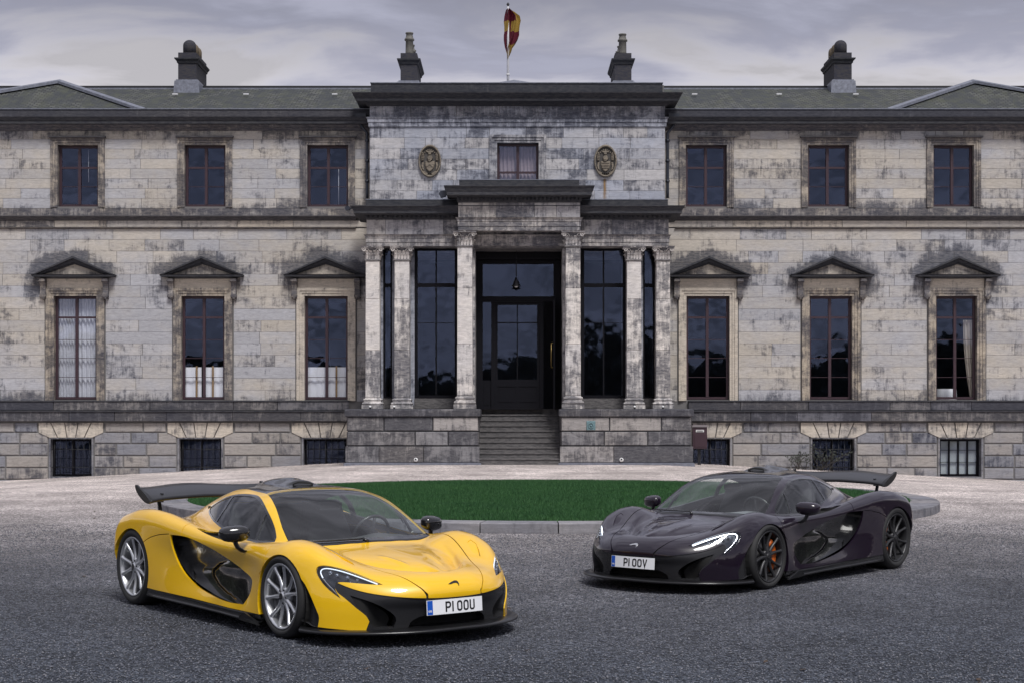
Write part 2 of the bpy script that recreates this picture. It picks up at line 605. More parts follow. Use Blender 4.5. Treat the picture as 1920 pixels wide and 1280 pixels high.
def place_stones(stones, name, stuffname, mat, y, ch, depth, parent, limit, rng, vary=0.004, warm=None):
    if parent is None:
        for w, sg in zip(wing_walls, (-1, 1)):
            place_stones([q for q in stones if (q[0] + q[1]) * sg > 0], name, stuffname, mat, y, ch, depth, w, limit, rng, vary, warm)
        return
    vis = []
    for s in stones:
        px0 = 960 + s[0] / y * FPX; px1 = 960 + s[1] / y * FPX
        vis.append((min(px1, 1920) - max(px0, 0), s))
    vis.sort(key=lambda t: -(t[0] * (t[1][3] - t[1][2])))
    rest = MB()
    for i, (wv, s) in enumerate(vis):
        w, h = s[1] - s[0], s[3] - s[2]
        if w <= 0.02 or h <= 0.02: continue
        dy = rng.uniform(-vary, vary)
        if i < limit and wv > 6:
            wq = math.floor(w * 100) / 100
            o = link(name, block_mesh(wq, h, ch, depth), mat, parent,
                     ((s[0] + s[1]) / 2, y + dy, (s[2] + s[3]) / 2))
            cx, cz = o.location.x, o.location.z
            wm = warm(cx, cz, rng) if warm else rng.random()
            o.color = (wm, soot_for(cx, cz, rng), 0, 1)
        else:
            rest.cbox(s[0], s[1], y + dy, y + dy + depth, s[2], s[3], ch)
    if rest.f:
        o = rest.build(stuffname, mat, parent)
        o['kind'] = 'stuff'; o.color = (0.5, 0.2, 0, 1)


rng = random.Random(11)
holes = []
for a, b in WING_L + WING_R:   # architraves + pediment zones are cut out of the ashlar
    holes.append((mx(a - 17, DW), mx(b + 17, DW), mz(752, DW), mz(543, DW)))
for a, b in UP_L + UP_R:
    holes.append((mx(a - 12, DW), mx(b + 12, DW), mz(391, DW), mz(263, DW)))
stones = []
zt, zb = mz(428, DW), mz(752, DW)
n = 15
for i in range(n):
    z1 = zt + (zb - zt) * i / n; z0 = zt + (zb - zt) * (i + 1) / n
    for (x0, x1) in ((XL, XCL), (XCR, XR)):
        stones += lay_course(x0, x1, z0, z1, holes, 1.15, 2.0, 0.008, rng, i)
zt, zb = mz(243, DW), mz(391, DW)
n = 8
for i in range(n):
    z1 = zt + (zb - zt) * i / n; z0 = zt + (zb - zt) * (i + 1) / n
    for (x0, x1) in ((XL, XCL), (XCR, XR)):
        stones += lay_course(x0, x1, z0, z1, holes, 1.1, 1.9, 0.008, rng, i)


def warm_wing(x, z, rg):
    # warmer honey coloured stone in the upper storey and close to the porch
    w = 0.42 + rg.gauss(0, 0.16)
    if z > mz(391, DW): w += 0.10
    if abs(x) < 8.5: w += 0.22
    return min(1, max(0, w))


place_stones(stones, 'ashlar_stone', 'ashlar_stones', M_ash, DW, 0.004, 0.05, None, 300, rng, warm=warm_wing)

# band between the string courses
stones = []
for (x0, x1) in ((XL, XCL), (XCR, XR)):
    stones += lay_course(x0, x1, mz(427, DW) + 0.01, mz(414, DW), [], 1.6, 2.4, 0.01, rng, 0)
place_stones(stones, 'string_course_stone', 'string_course_stones', M_trim, DW - 0.03, 0.006, 0.09, None, 300, rng)

# basement: rusticated blocks with deep joints
zs = [mz(p, DW) for p in (790.5, 810, 831, 853.5, 876, 898, 920, 942)]
bholes = [(h[0] - 0.08, h[1] + 0.08, h[2], h[3] + 0.06) for h in bas_open]
vous = []
stones = []
for i in range(len(zs) - 1):
    z1, z0 = zs[i], zs[i + 1]
    hs = list(bholes)
    if i < 2:
        for h in bas_open:
            e = 0.46 if i == 0 else 0.26
            hs.append((h[0] - e, h[1] + e, z0 - 1, z1 + 1)) if i == 0 else None
    for (x0, x1) in ((XL, XCL), (XCR, XR)):
        stones += lay_course(x0, x1, z0, z1, hs, 0.9, 1.25, 0.045, rng, i)
place_stones(stones, 'rusticated_block', 'rusticated_blocks', M_rus, DW - 0.02, 0.022, 0.07, None, 300, rng, 0.003)
# voussoirs over the basement windows
rngv = random.Random(5)
for h in bas_open:
    cx = (h[0] + h[1]) / 2; w = h[1] - h[0]
    zt_, zb_ = zs[0] - 0.02, h[3] + 0.05
    T = [cx + (w * 0.5 + 0.43) * t for t in (-1, -0.62, -0.19, 0.22, 0.62, 1)]
    B = [cx + (w * 0.5 + 0.04) * t for t in (-1, -0.62, -0.19, 0.22, 0.62, 1)]
    for k in range(5):
        b = MB()
        g = 0.02
        if k == 0:
            pts = [(B[0] + g, zb_), (B[1] - g, zb_), (T[1] - g, zt_), (T[0] + g, zt_), (T[0] + g, zs[1])]
        elif k == 4:
            pts = [(B[4] + g, zb_), (B[5] - g, zb_), (T[5] - g, zs[1]), (T[5] - g, zt_), (T[4] + g, zt_)]
        else:
            pts = [(B[k] + g, zb_), (B[k + 1] - g, zb_), (T[k + 1] - g, zt_), (T[k] + g, zt_)]
        b.poly(pts, DW - 0.045, DW + 0.05)
        o = b.build('voussoir', M_trim, wing_walls[0 if cx < 0 else 1])
        o.color = (0.6 + rngv.uniform(-.2, .2), 0.2, 0, 1)

# centre block wall
rng = random.Random(21)
choles = [(mx(920, DC), mx(1022, DC), mz(380, DC), mz(259.5, DC))]
stones = []
zt, zb = mz(239, DC), mz(378, DC)
for i in range(7):
    z1 = zt + (zb - zt) * i / 7; z0 = zt + (zb - zt) * (i + 1) / 7
    stones += lay_course(XCL, XCR, z0, z1, choles, 0.95, 1.6, 0.007, rng, i)
place_stones(stones, 'grey_ashlar_stone', 'grey_ashlar_stones', M_ctr, DC, 0.004, 0.05, centre_wall, 300, rng)
stones = lay_course(XCL, XCR, mz(220, DC), mz(198, DC), [], 1.2, 1.6, 0.012, rng, 0)
place_stones(stones, 'frieze_stone', 'frieze_stones', M_ctr, DC - 0.02, 0.006, 0.07, centre_wall, 300, rng)
for o in centre_wall.children:
    if o.name.startswith('frieze'): o.color = (0.4, 0.36, 0, 1)

# ------------------------------------------------------------------ cornices, courses


def prof(dtop, dbot, rows, D):
    return [(o, mz(p, D)) for o, p in rows]


DB = 3.0
mb = MB()   # sill courses of the ground floor (dark)
for (x0, x1) in ((XL, mx(655, DW)), (mx(1290, DW), XR)):
    stones = lay_course(x0, x1, mz(789, DW), mz(770, DW), [], 2.0, 3.2, 0.008, rng, 0)
    place_stones(stones, 'base_course_stone', 'base_course_stones', M_band, DW - 0.16, 0.008, 0.19, None, 300, rng)
    stones = lay_course(x0, x1, mz(769, DW) + 0.01, mz(752, DW), [], 1.6, 2.8, 0.008, rng, 0)
    place_stones(stones, 'base_course_stone', 'base_course_stones', M_band, DW - 0.09, 0.008, 0.12, None, 300, rng)
    m2 = MB()
    m2.box(x0, x1, DW - 0.20, DW, mz(771, DW) , mz(769, DW) + 0.005)
    m2.box(x0, x1, DW - 0.12, DW, mz(752.2, DW), mz(750, DW))
    hlink(m2, 'drip_moulding', M_corn)
    m2 = MB()
    m2.moulding([(0.0, mz(955, DW)), (0.10, mz(955, DW) + .001), (0.10, mz(912, DW)), (0.05, mz(909, DW))], x0, x1, DW - 0.02, DW + 0.1)
    hlink(m2, 'plinth_course', M_band)
for (x0, x1) in ((XL, mx(665, DW)), (mx(1268, DW), XR)):
    m2 = MB()
    m2.box(x0, x1, DW - 0.035, DW + 0.05, mz(405, DW), mz(391.5, DW))
    hlink(m2, 'sill_band', M_arch).color = (0.35, 0.35, 0, 1)
    m2 = MB()
    m2.moulding([(0.0, mz(414, DW)), (0.06, mz(413, DW)), (0.09, mz(410, DW)), (0.17, mz(409, DW)), (0.20, mz(406.5, DW)), (0.0, mz(404.5, DW))], x0, x1, DW - 0.03, DW + 0.2)
    hlink(m2, 'string_moulding', M_band)
    m2 = MB()
    m2.moulding([(0.0, mz(430, DW)), (0.04, mz(429, DW)), (0.06, mz(427.5, DW)), (0.0, mz(426.5, DW))], x0, x1, DW - 0.03, DW + 0.2)
    hlink(m2, 'string_moulding', M_arch)


def wing_cornice(x0, x1):
    m2 = MB()
    m2.moulding([(0.0, mz(246, DW)), (0.05, mz(244, DW)), (0.07, mz(241, DW)), (0.16, mz(239.5, DW)), (0.20, mz(237, DW)), (0.24, mz(236.5, DW))], x0, x1, DW - 0.02, DW + 0.5)
    hlink(m2, 'cornice_bed_moulding', M_arch).color = (0.2, 0.5, 0, 1)
    m2 = MB()
    z = mz(236.5, DW)
    m2.moulding([(0.12, z + 0.003), (0.40, z + 0.004), (0.40, z + 0.11), (0.43, z + 0.12), (0.48, z + 0.2), (0.50, z + 0.23), (0.0, z + 0.26)], x0, x1, DW - 0.02, DW + 0.5)
    hlink(m2, 'cornice', M_corn)
    m2 = MB()
    m2.box(x0, x1, DW - 0.12, DW + 0.3, z + 0.262, mz(207, DW))
    hlink(m2, 'blocking_course', M_band).color = (0.2, 0.35, 0, 1)
    m2 = MB()
    m2.box(x0, x1, DW - 0.15, DW + 0.34, mz(207, DW) + 0.002, mz(205, DW))
    hlink(m2, 'lead_capping', M_lead)


wing_cornice(XL, XCL - 0.004)
wing_cornice(XCR + 0.004, XR)

# centre block cornice
m2 = MB()
m2.moulding([(0, mz(239, DC)), (0.04, mz(238, DC)), (0.04, mz(231, DC)), (0.07, mz(230, DC)), (0.07, mz(224, DC)), (0.12, mz(221.5, DC)), (0.0, mz(219.5, DC))], XCL, XCR, DC - 0.01, DC + 1.2)
hlink(m2, 'architrave_moulding', M_ctr).color = (0.3, 0.36, 0, 1)
m2 = MB()
z = mz(199, DC)
m2.moulding([(0.0, z - 0.02), (0.06, z), (0.10, z + 0.05), (0.14, z + 0.07), (0.42, z + 0.10), (0.42, z + 0.2), (0.47, z + 0.24), (0.56, z + 0.34), (0.57, z + 0.37), (0.0, z + 0.42)], XCL, XCR, DC - 0.01, DC + 2.5)
hlink(m2, 'cornice', M_corn)
m2 = MB()
m2.moulding([(0.0, z + 0.40), (0.0, mz(157.5, DC)), (-0.5, mz(157.4, DC))], mx(695.5, DC), mx(1242, DC), DC - 0.05, DC + 2.5)
hlink(m2, 'parapet', M_corn).color = (0.7, 0.3, 0, 1)
m2 = MB()
m2.box(mx(694.5, DC), mx(1243, DC), DC - 0.08, DC + 2.5, mz(157.3, DC), mz(155.6, DC))
hlink(m2, 'lead_capping', M_lead)

# ------------------------------------------------------------------ roofs
zE = mz(205, DW) - 0.12
DR = 60.5                       # ridge distance
zR = mz(166, DR)
for (a, b) in ((XL, XCL), (XCR, XR)):
    roof = hlink(MB().add([(a, DW + .33, zE), (b, DW + .33, zE), (b, DR, zR), (a, DR, zR), (a, 2 * DR - DW, zE), (b, 2 * DR - DW, zE)],
                          [(0, 1, 2, 3), (3, 2, 5, 4), (0, 4, 5, 1)]), 'roof', M_slate)
    m2 = MB(); m2.box(a, b, DR - 0.12, DR + 0.12, zR - 0.05, mz(162.5, DR))
    hlink(m2, 'ridge_capping', M_iron, roof)
    m2 = MB(); m2.box(a, b, DR - 0.22, DR - 0.12, zR - 0.13, zR - 0.03)
    hlink(m2, 'ridge_flashing', M_lead, roof)
# hipped end pavilions
for sgn, pk, e0, e1 in ((-1, 112, -210, 268), (1, 1824, 1668, 2140)):
    dk = 58.6
    A = Vector((mx(pk, dk), dk, mz(158, dk)))
    zz = mz(206, DW) - 0.05
    L0 = Vector((mx(e0, DW), DW + 0.33, zz)); L1 = Vector((mx(e1, DW), DW + 0.33, zz))
    B0 = Vector((L0.x, 2 * dk - DW, zz)); B1 = Vector((L1.x, 2 * dk - DW, zz))
    m2 = MB(); m2.add([tuple(q + Vector((0, 0, 0.03))) for q in (L0, L1, A, B0, B1)], [(0, 1, 2), (1, 4, 2), (4, 3, 2), (3, 0, 2), (0, 3, 4, 1)])
    hlink(m2, 'hip_roof', M_slate)
    for q in (L0, L1):
        m2 = MB()
        d = (A - q); nrm = d.cross(Vector((0, 0, 1))).normalized()
        up = nrm.cross(d).normalized()
        w = 0.17
        vs_ = []
        for p in (q, A):
            for s_, u_ in ((-w, 0.0), (-w, 0.10), (0, 0.16), (w, 0.10), (w, 0.0)):
                vs_.append(tuple(p + nrm * s_ + Vector((0, 0, u_ + 0.02))))
        m2.add(vs_, [(0, 1, 6, 5), (1, 2, 7, 6), (2, 3, 8, 7), (3, 4, 9, 8), (4, 3, 2, 1, 0), (5, 6, 7, 8, 9)])
        hlink(m2, 'hip_lead_roll', M_lead)
# centre roof, a low pyramid just showing over the parapet
dk = DC + 6.0
m2 = MB(); zz = mz(157, DC)
m2.add([(XCL + .5, DC + 2, zz - .2), (XCR - .5, DC + 2, zz - .2), (XCR - .5, DC + 10, zz - .2), (XCL + .5, DC + 10, zz - .2), (mx(964, dk), dk, mz(150, dk))],
       [(0, 1, 4), (1, 2, 4), (2, 3, 4), (3, 0, 4), (3, 2, 1, 0)])
hlink(m2, 'hip_roof', M_lead)
m2 = MB()
for x in (mx(305, 57), mx(442, 57), mx(613, 57), mx(1307, 57), mx(1470, 57), mx(1618, 57)):
    yy = 58.7; t = (yy - DW) / (DR - DW); zc = zE + (zR - zE) * t
    m3 = MB(); m3.box(x, x + 0.2, yy - 0.1, yy, zc + 0.02, zc + 0.07)
    hlink(m3, 'roof_vent', simple('white vent', (0.6, 0.6, 0.62), .6) if 'white vent' not in bpy.data.materials else bpy.data.materials['white vent'], roof)

# chimneys
M_chim = stone_mat('chimney stone', (0.12, 0.105, 0.085), (0.05, 0.052, 0.058), DARK, 0.50, tint=False)
M_pot = simple('buff chimney pot', (0.13, 0.10, 0.065), 0.8, var=0.3)
M_potg = simple('grey clay chimney pot', (0.12, 0.115, 0.105), 0.8, var=0.3)


def chimney(px0, px1, d0, dep, ptop, pbase, pots, lead):
    ch = empty('chimney', (0, 0, 0), house); ch.matrix_parent_inverse = Matrix.Translation((0, -DW, 0))
    x0, x1 = mx(px0, d0), mx(px1, d0)
    zt_, zb_ = mz(ptop, d0), mz(pbase, d0)
    b = MB(); b.box(x0, x1, d0, d0 + dep, zb_ - 1.0, zt_ - 0.42); b.box(x0, x1, d0, d0 + dep, zt_ - 0.2, zt_)
    b.build('chimney_stack', M_chim, ch)
    b = MB(); b.moulding([(0, zt_ - 0.42), (0.04, zt_ - 0.40), (0.05, zt_ - 0.34), (0.12, zt_ - 0.27), (0.13, zt_ - 0.22), (0.0, zt_ - 0.19)], x0, x1, d0, d0 + dep)
    b.build('chimney_cornice', M_corn, ch)
    if lead:
        b = MB(); b.moulding([(0.16, zb_ - 0.7), (0.12, zb_ - 0.06), (0.07, zb_ - 0.04), (0.07, zb_)], x0, x1, d0, d0 + dep)
        b.build('lead_flashing', M_lead, ch)
    cx = (x0 + x1) / 2
    if pots == 'dome':
        for k in range(3):
            b = MB(); r = (x1 - x0) * 0.36
            pr = [(r, 0), (r, 0.36)] + [(r * math.cos(t), 0.36 + r * 0.9 * math.sin(t)) for t in (0.3, 0.6, 0.9, 1.2, 1.5)]
            b.lathe(pr, 20, (cx, d0 + 0.45 + k * (dep - 0.9) / 2, zt_))
            b.build('chimney_pot', M_pot if k else M_chim, ch)
    else:
        for k in range(3):
            b = MB(); r = (x1 - x0) * 0.24
            hh = pots
            b.lathe([(r * 1.1, 0), (r, 0.1), (r * 0.95, hh * .62), (r * 1.25, hh * .66), (r * 1.25, hh * .72), (r, hh * .76), (r * .8, hh * .92), (r * 1.0, hh * .95), (r, hh)], 18,
                    (cx, d0 + 0.35 + k * (dep - 0.7) / 2, zt_ - (0.0 if k == 0 else 0.25)))
            b.build('chimney_pot', M_potg, ch)
    return ch


chimney(334, 368, 59.7, 2.0, 99, 150, 'dome', True)
chimney(1564, 1597, 59.7, 2.0, 99, 150, 'dome', True)
chimney(751, 782, 57.0, 2.4, 100, 152, 0.83, True)
chimney(1153, 1184, 57.0, 2.4, 100, 152, 0.78, True)

# ------------------------------------------------------------------ windows


def frame_ring(b, x0, x1, y0, y1, z0, z1, w):
    b.box(x0, x0 + w, y0, y1, z0, z1); b.box(x1 - w, x1, y0, y1, z0, z1)
    b.box(x0 + w, x1 - w, y0, y1, z0, z0 + w); b.box(x0 + w, x1 - w, y0, y1, z1 - w, z1)


def window(x0, x1, z0, z1, D, rows, mat=None, name='window', cols=(0.5,), fw=0.085, thick=(), mull=0.10, inset=0.22, glass=None, parent=None, thin=0.018, trans=0.07):
    """frame with a pane between the bars; rows: heights from the top as fractions"""
    mat = mat or M_frame
    yf = D + inset
    b = MB(); frame_ring(b, x0 + .003, x1 - .003, yf, yf + 0.09, z0 + .003, z1 - .003, fw)
    f = b.build(name, mat, parent or house)
    f.matrix_parent_inverse = Matrix.Translation((0, -DW, 0)) if (parent or house) is house else Matrix.Identity(4)
    H = z1 - z0
    xi0, xi1, zi0, zi1 = x0 + fw, x1 - fw, z0 + fw, z1 - fw
    xs = [xi0] + [xi0 + (xi1 - xi0) * c for c in cols] + [xi1]
    zz = [zi1] + [z1 - H * r for r in rows] + [zi0]
    hw = mull / 2
    for c in xs[1:-1]:
        b = MB(); b.box(c - hw, c + hw, yf - 0.015, yf + 0.07, zi0, zi1); b.build('mullion', mat, f)
    for i, zc in enumerate(zz[1:-1]):
        t = trans if i in thick else thin
        for k in range(len(xs) - 1):
            a = xs[k] + (hw if k else 0); c = xs[k + 1] - (hw if k < len(xs) - 2 else 0)
            b = MB(); b.box(a, c, yf + 0.005, yf + 0.06, zc - t / 2, zc + t / 2)
            b.build('glazing_bar', mat, f)
    for i in range(len(zz) - 1):
        for k in range(len(xs) - 1):
            a = xs[k] + (hw if k else 0); c = xs[k + 1] - (hw if k < len(xs) - 2 else 0)
            b = MB()
            ta = (trans if (i - 1) in thick else thin) / 2 if i else 0
            tb = (trans if i in thick else thin) / 2 if i < len(zz) - 2 else 0
            tl = random.uniform(-0.004, 0.004)
            b.add([(a, yf + 0.034 + tl, zz[i + 1] + tb), (c, yf + 0.034 - tl, zz[i + 1] + tb), (c, yf + 0.034 - tl * .5, zz[i] - ta), (a, yf + 0.034 + tl * .5, zz[i] - ta)], [(0, 1, 2, 3)])
            b.build('pane', glass or M_glass, f)
    return f


def reveal(x0, x1, z0, z1, D, mat, inset=0.22):
    """stone sides of the opening, from the wall face to the frame"""
    b = MB(); t = 0.06
    b.box(x0 - t, x0, D + 0.031, D + inset + 0.1, z0, z1); b.box(x1, x1 + t, D + 0.031, D + inset + 0.1, z0, z1)
    b.box(x0 - t, x1 + t, D + 0.031, D + inset + 0.1, z1, z1 + t); b.box(x0 - t, x1 + t, D + 0.031, D + inset + 0.1, z0 - t, z0)
    return b


LOWROWS = (0.205, 0.42, 0.60, 0.785)
UPROWS = (0.36, 0.67)
for i, ((a, b_), up) in enumerate(zip(WING_L + WING_R, UP_L + UP_R)):
    x0, x1 = mx(a, DW), mx(b_, DW); z0, z1 = mz(748, DW), mz(555, DW); cx = (x0 + x1) / 2
    window(x0, x1, z0, z1, DW, LOWROWS, thick=(0,))
    # architrave in three flat steps, each its own length of stone
    def archi(x0, x1, z0, z1, ws, mat, top=True):
        b = MB(); w = sum(ws); o = 0.0
        xa, xb, zt_ = x0, x1, z1
        outs = []
        for k, wk in enumerate(ws):
            yy = DW - 0.02 - 0.028 * k
            b.box(xa - wk, xa, yy, DW + 0.2, z0, zt_ + (wk if top else 0)); b.box(xb, xb + wk, yy, DW + 0.2, z0, zt_ + (wk if top else 0))
            b.box(xa, xb, yy, DW + 0.2, zt_, zt_ + wk)
            xa -= wk; xb += wk; zt_ += wk
        return b
    mat = M_trim if i in (2, 3) else M_arch
    o = hlink(archi(x0, x1, z0 - 0.05, z1, (0.09, 0.09, 0.10), mat), 'architrave', mat)
    o.color = (0.75, 0.30 if i not in (2, 3) else 0.15, 0, 1)
    # frieze
    zf0 = z1 + 0.283; zf1 = mz(523, DW)
    b = MB(); b.box(x0 - 0.24, x1 + 0.24, DW - 0.045, DW + 0.1, zf0, zf1 - .003)
    hlink(b, 'frieze_panel', M_trim).color = (0.9, 0.05, 0, 1)
    # brackets
    for s in (-1, 1):
        bx = cx + s * (x1 - x0 + 0.70) / 2
        b = MB()
        zT = zf1 - .003; zB = mz(561, DW)
        side = [(-0.0, zT), (-0.26, zT), (-0.27, zT - 0.1), (-0.20, zT - 0.17), (-0.15, zT - 0.27), (-0.13, zT - 0.42), (-0.17, zB + 0.16), (-0.17, zB + 0.06), (-0.12, zB), (0, zB)]
        n_ = len(side)
        v = [(bx - 0.095, DW + y - .002, zz) for y, zz in side] + [(bx + 0.095, DW + y - .002, zz) for y, zz in side]
        f = [tuple(range(n_)), tuple(range(2 * n_ - 1, n_ - 1, -1))] + [(k, k + n_, (k + 1) % n_ + n_, (k + 1) % n_) for k in range(n_)]
        b.add(v, f)
        for (yy, zz, r) in ((-0.22, zT - 0.09, 0.055), (-0.14, zB + 0.10, 0.045)):
            for e in (-1, 1):
                pts = [(bx + e * 0.096 + e * 0.014 * q, DW + yy, zz) for q in (0, 1)]
                b.tube(pts, r, 10)
        for zz in (zB + .02,):
            b.tube([(bx, DW - 0.1, zz + .02), (bx, DW - 0.1, zz - 0.05)], [0.07, 0.03], 8)
        hlink(b, 'scroll_bracket', M_arch).color = (0.5, 0.45, 0, 1)
    # pediment: bed cornice, tympanum, raking cornice
    hw = 1.47; zb_ = zf1; zp = mz(482, DW)
    b = MB()
    b.moulding([(0.0, zb_), (0.04, zb_ + 0.01), (0.10, zb_ + 0.03), (0.12, zb_ + 0.05), (0.28, zb_ + 0.055), (0.28, zb_ + 0.115), (0.31, zb_ + 0.13), (0.05, zb_ + 0.15)], cx - hw + 0.31, cx + hw - 0.31, DW - 0.05, DW + 0.05)
    hlink(b, 'pediment_cornice', M_corn)
    b = MB()
    zi = zb_ + 0.14
    b.poly([(cx - hw + .4, zi), (cx + hw - .4, zi), (cx, zp - 0.12)], DW - 0.09, DW + 0.06)
    hlink(b, 'tympanum', M_trim).color = (0.7, 0.25, 0, 1)
    for s in (-1, 1):
        p0 = Vector((cx + s * hw, 0, zi - 0.02)); p1 = Vector((cx, 0, zp))
        for nm_, t0, t1, dep in (('a', 0.0, 0.075, 0.34), ('b', 0.075, 0.20, 0.24), ('c', .20, .27, 0.16)):
            if nm_ == 'a': b = MB()
            sh = lambda p, t: (p.x, p.z - t * (1.0 if p is p1 else 0.55))
            q0, q1 = sh(p0, t0), sh(p1, t0); q3, q2 = sh(p0, t1), sh(p1, t1)
            # clip the inner layers where they would dive under the bed cornice
            pts = [q0, q3, q2, q1] if s < 0 else [q0, q1, q2, q3]
            k_ = {'a': 0, 'b': 0.14, 'c': 0.34}[nm_]
            if k_:
                q0 = (q0[0] - s * k_, q0[1] + k_ * 0.43); q3 = (q3[0] - s * (k_ + .1), q3[1] + (k_ + .1) * 0.43)
                pts = [q0, q3, q2, q1] if s < 0 else [q0, q1, q2, q3]
            b.poly(pts, DW - dep - s * .0012, DW + 0.04)
        hlink(b, 'raking_cornice', M_corn)
    # upper window
    x0, x1 = mx(up[0], DW), mx(up[1], DW); z0, z1 = mz(387, DW), mz(272, DW)
    window(x0, x1, z0, z1, DW, UPROWS, thick=(0,))
    o = hlink(archi(x0, x1, z0 - 0.05, z1, (0.08, 0.08, 0.08), M_arch), 'architrave', M_arch)
    o.color = (0.6, 0.36, 0, 1)
    b = MB(); b.box(x0 - 0.29, x1 + 0.29, DW - 0.15, DW + 0.05, z1 + 0.243, z1 + 0.30)
    hlink(b, 'hood_moulding', M_band)
    # basement
    h = bas_open[i]
    gz = 0
    b = MB(); b.box(h[0] - 0.06, h[0], DW - .02, DW + 0.3, h[2], h[3]); b.box(h[1], h[1] + 0.06, DW - .02, DW + 0.3, h[2], h[3]); b.box(h[0] - 0.06, h[1] + 0.06, DW - .02, DW + 0.3, h[3] + .001, h[3] + 0.045)
    b.box(h[0] - 0.06, h[1] + 0.06, DW - .02, DW + 0.3, h[2] - .4, h[2] - .001)
    hlink(b, 'basement_reveal', M_rus).color = (0.3, 0.3, 0, 1)
    f = window(h[0], h[1], h[2], h[3], DW, (0.27, 0.52, 0.76) if i != 5 else (0.3, 0.62), mat=M_fdark, name='basement_window', cols=(0.5,) if i != 5 else (0.25, 0.5, 0.75), mull=0.05 if i == 5 else 0.07, inset=0.28)
    if i not in (5,):
        for k in range(7):
            xx = h[0] + (h[1] - h[0]) * (k + 0.5) / 7
            b = MB(); b.tube([(xx, DW + 0.12, h[2]), (xx, DW + 0.12, h[3])], 0.011, 5); b.build('window_bar', M_iron, f)
        for t in (0.25, 0.72):
            zz = h[2] + (h[3] - h[2]) * t
            b = MB(); b.tube([(h[0], DW + 0.115, zz), (h[1], DW + 0.115, zz)], 0.013, 5); b.build('window_bar', M_iron, f)

x0, x1, z0, z1 = ctr_open[0]
window(x0, x1, z0, z1, DC, (0.52,), thick=(0,))
b = MB(); xa, xb, zt_ = x0, x1, z1
for k, wk in enumerate((0.09, 0.09, 0.09)):
    yy = DC - 0.02 - 0.03 * k
    b.box(xa - wk, xa, yy, DC + 0.2, z0, zt_ + wk); b.box(xb, xb + wk, yy, DC + 0.2, z0, zt_ + wk); b.box(xa, xb, yy, DC + 0.2, zt_, zt_ + wk)
    xa -= wk; xb += wk; zt_ += wk
hlink(b, 'architrave', M_ctr).color = (0.4, 0.33, 0, 1)

# dark rooms behind the glass
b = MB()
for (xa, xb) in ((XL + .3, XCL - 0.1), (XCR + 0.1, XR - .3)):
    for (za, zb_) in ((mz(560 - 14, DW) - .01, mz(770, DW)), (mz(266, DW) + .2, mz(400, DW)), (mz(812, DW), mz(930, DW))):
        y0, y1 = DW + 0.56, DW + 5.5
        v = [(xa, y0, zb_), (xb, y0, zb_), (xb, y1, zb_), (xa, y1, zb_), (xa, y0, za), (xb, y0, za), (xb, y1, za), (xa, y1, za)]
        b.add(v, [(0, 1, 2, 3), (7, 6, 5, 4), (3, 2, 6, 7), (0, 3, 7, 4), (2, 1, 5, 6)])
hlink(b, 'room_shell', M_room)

# ------------------------------------------------------------------ porch
# plinths either side of the steps, laid in three courses
plinths = []
rng = random.Random(31)
for (pa, pb) in ((650, 897), (1052, 1297)):
    x0, x1 = mx(pa, DP), mx(pb, DP)
    b = MB(); b.box(x0 + .03, x1 - .03, DP + 0.03, DW - 0.01, -0.4, mz(770, DP))
    pl = hlink(b, 'porch_plinth', M_jointd)
    plinths.append(pl)
    rows = [(866, 836, 0.045), (835, 808, 0.0), (807.5, 781, 0.0)]
    for k, (p0, p1, out) in enumerate(rows):
        st = lay_course(x0 - out, x1 + out, mz(p0, DP), mz(p1, DP), [], 1.6 if k == 0 else 1.1, 2.0 if k == 0 else 1.6, 0.035 if k else 0.012, rng, k)
        place_stones(st, 'plinth_block', 'plinth_blocks', M_plt, DP - out, 0.018 if k else 0.006, 0.12 + out, pl, 300, rng, 0.006)
        sgn = 1 if pa > 960 else -1
    for s_, xx in ((-1, x0), (1, x1)):       # returns
        b = MB()
        for p0, p1 in ((866, 836), (835, 808), (807.5, 781)):
            for k in range(2):
                ya = DP + 0.125 + k * 1.45
                b.box(xx - .01, xx + .03 if s_ < 0 else xx + .01, ya, ya + 1.41, mz(p0, DP) + .01, mz(p1, DP) - .02) if s_ < 0 else b.box(xx - .03, xx + .01, ya, ya + 1.41, mz(p0, DP) + .01, mz(p1, DP) - .02)
        b.build('plinth_return', M_plt, pl)
    b = MB()
    b.moulding([(0.0, mz(781, DP)), (0.02, mz(780, DP)), (0.05, mz(779, DP)), (0.05, mz(768.5, DP)), (0.03, mz(766.5, DP)), (0.0, mz(766, DP))], x0 - .01, x1 + .01, DP - 0.02, DW - .01)
    o = b.build('plinth_cap', M_band, pl); o.color = (0.6, 0.2, 0, 1)
    b = MB(); b.moulding([(0.0, -0.3), (0.09, -0.29), (0.09, mz(867.5, DP)), (0.0, mz(866.2, DP))], x0, x1, DP - 0.02, DW)
    b.build('plinth_foot', M_lead, pl)

# steps
M_step = stone_mat('worn grey step stone', (0.33, 0.31, 0.30), (0.24, 0.24, 0.255), (0.03, 0.03, 0.035), 0.42, tint=False)
xs0, xs1 = mx(897.5, DP) - .0, mx(1051.5, DP)
zt_ = mz(766, DP); z0 = mz(869, DP)
NS = 10
steps = empty('porch_steps', (0, 0, 0), house); steps.matrix_parent_inverse = Matrix.Translation((0, -DW, 0))
for k in range(NS):
    za, zb_ = z0 + (zt_ - z0) * k / NS, z0 + (zt_ - z0) * (k + 1) / NS
    y0 = DP - 0.0 + 0.29 * k
    b = MB()
    b.box(xs0 - .0 if k else xs0 + .02, xs1 if k else xs1 - .02, y0 + 0.02, y0 + 0.34, za - .05, zb_ - .045)
    b.box(xs0 + .005, xs1 - .005, y0 - 0.008, y0 + 0.33, zb_ - .044, zb_ - 0.001 * (k % 2))
    b.build('step', M_step, steps)
YTOP = DP + 0.29 * NS
zf = zt_ - 0.01
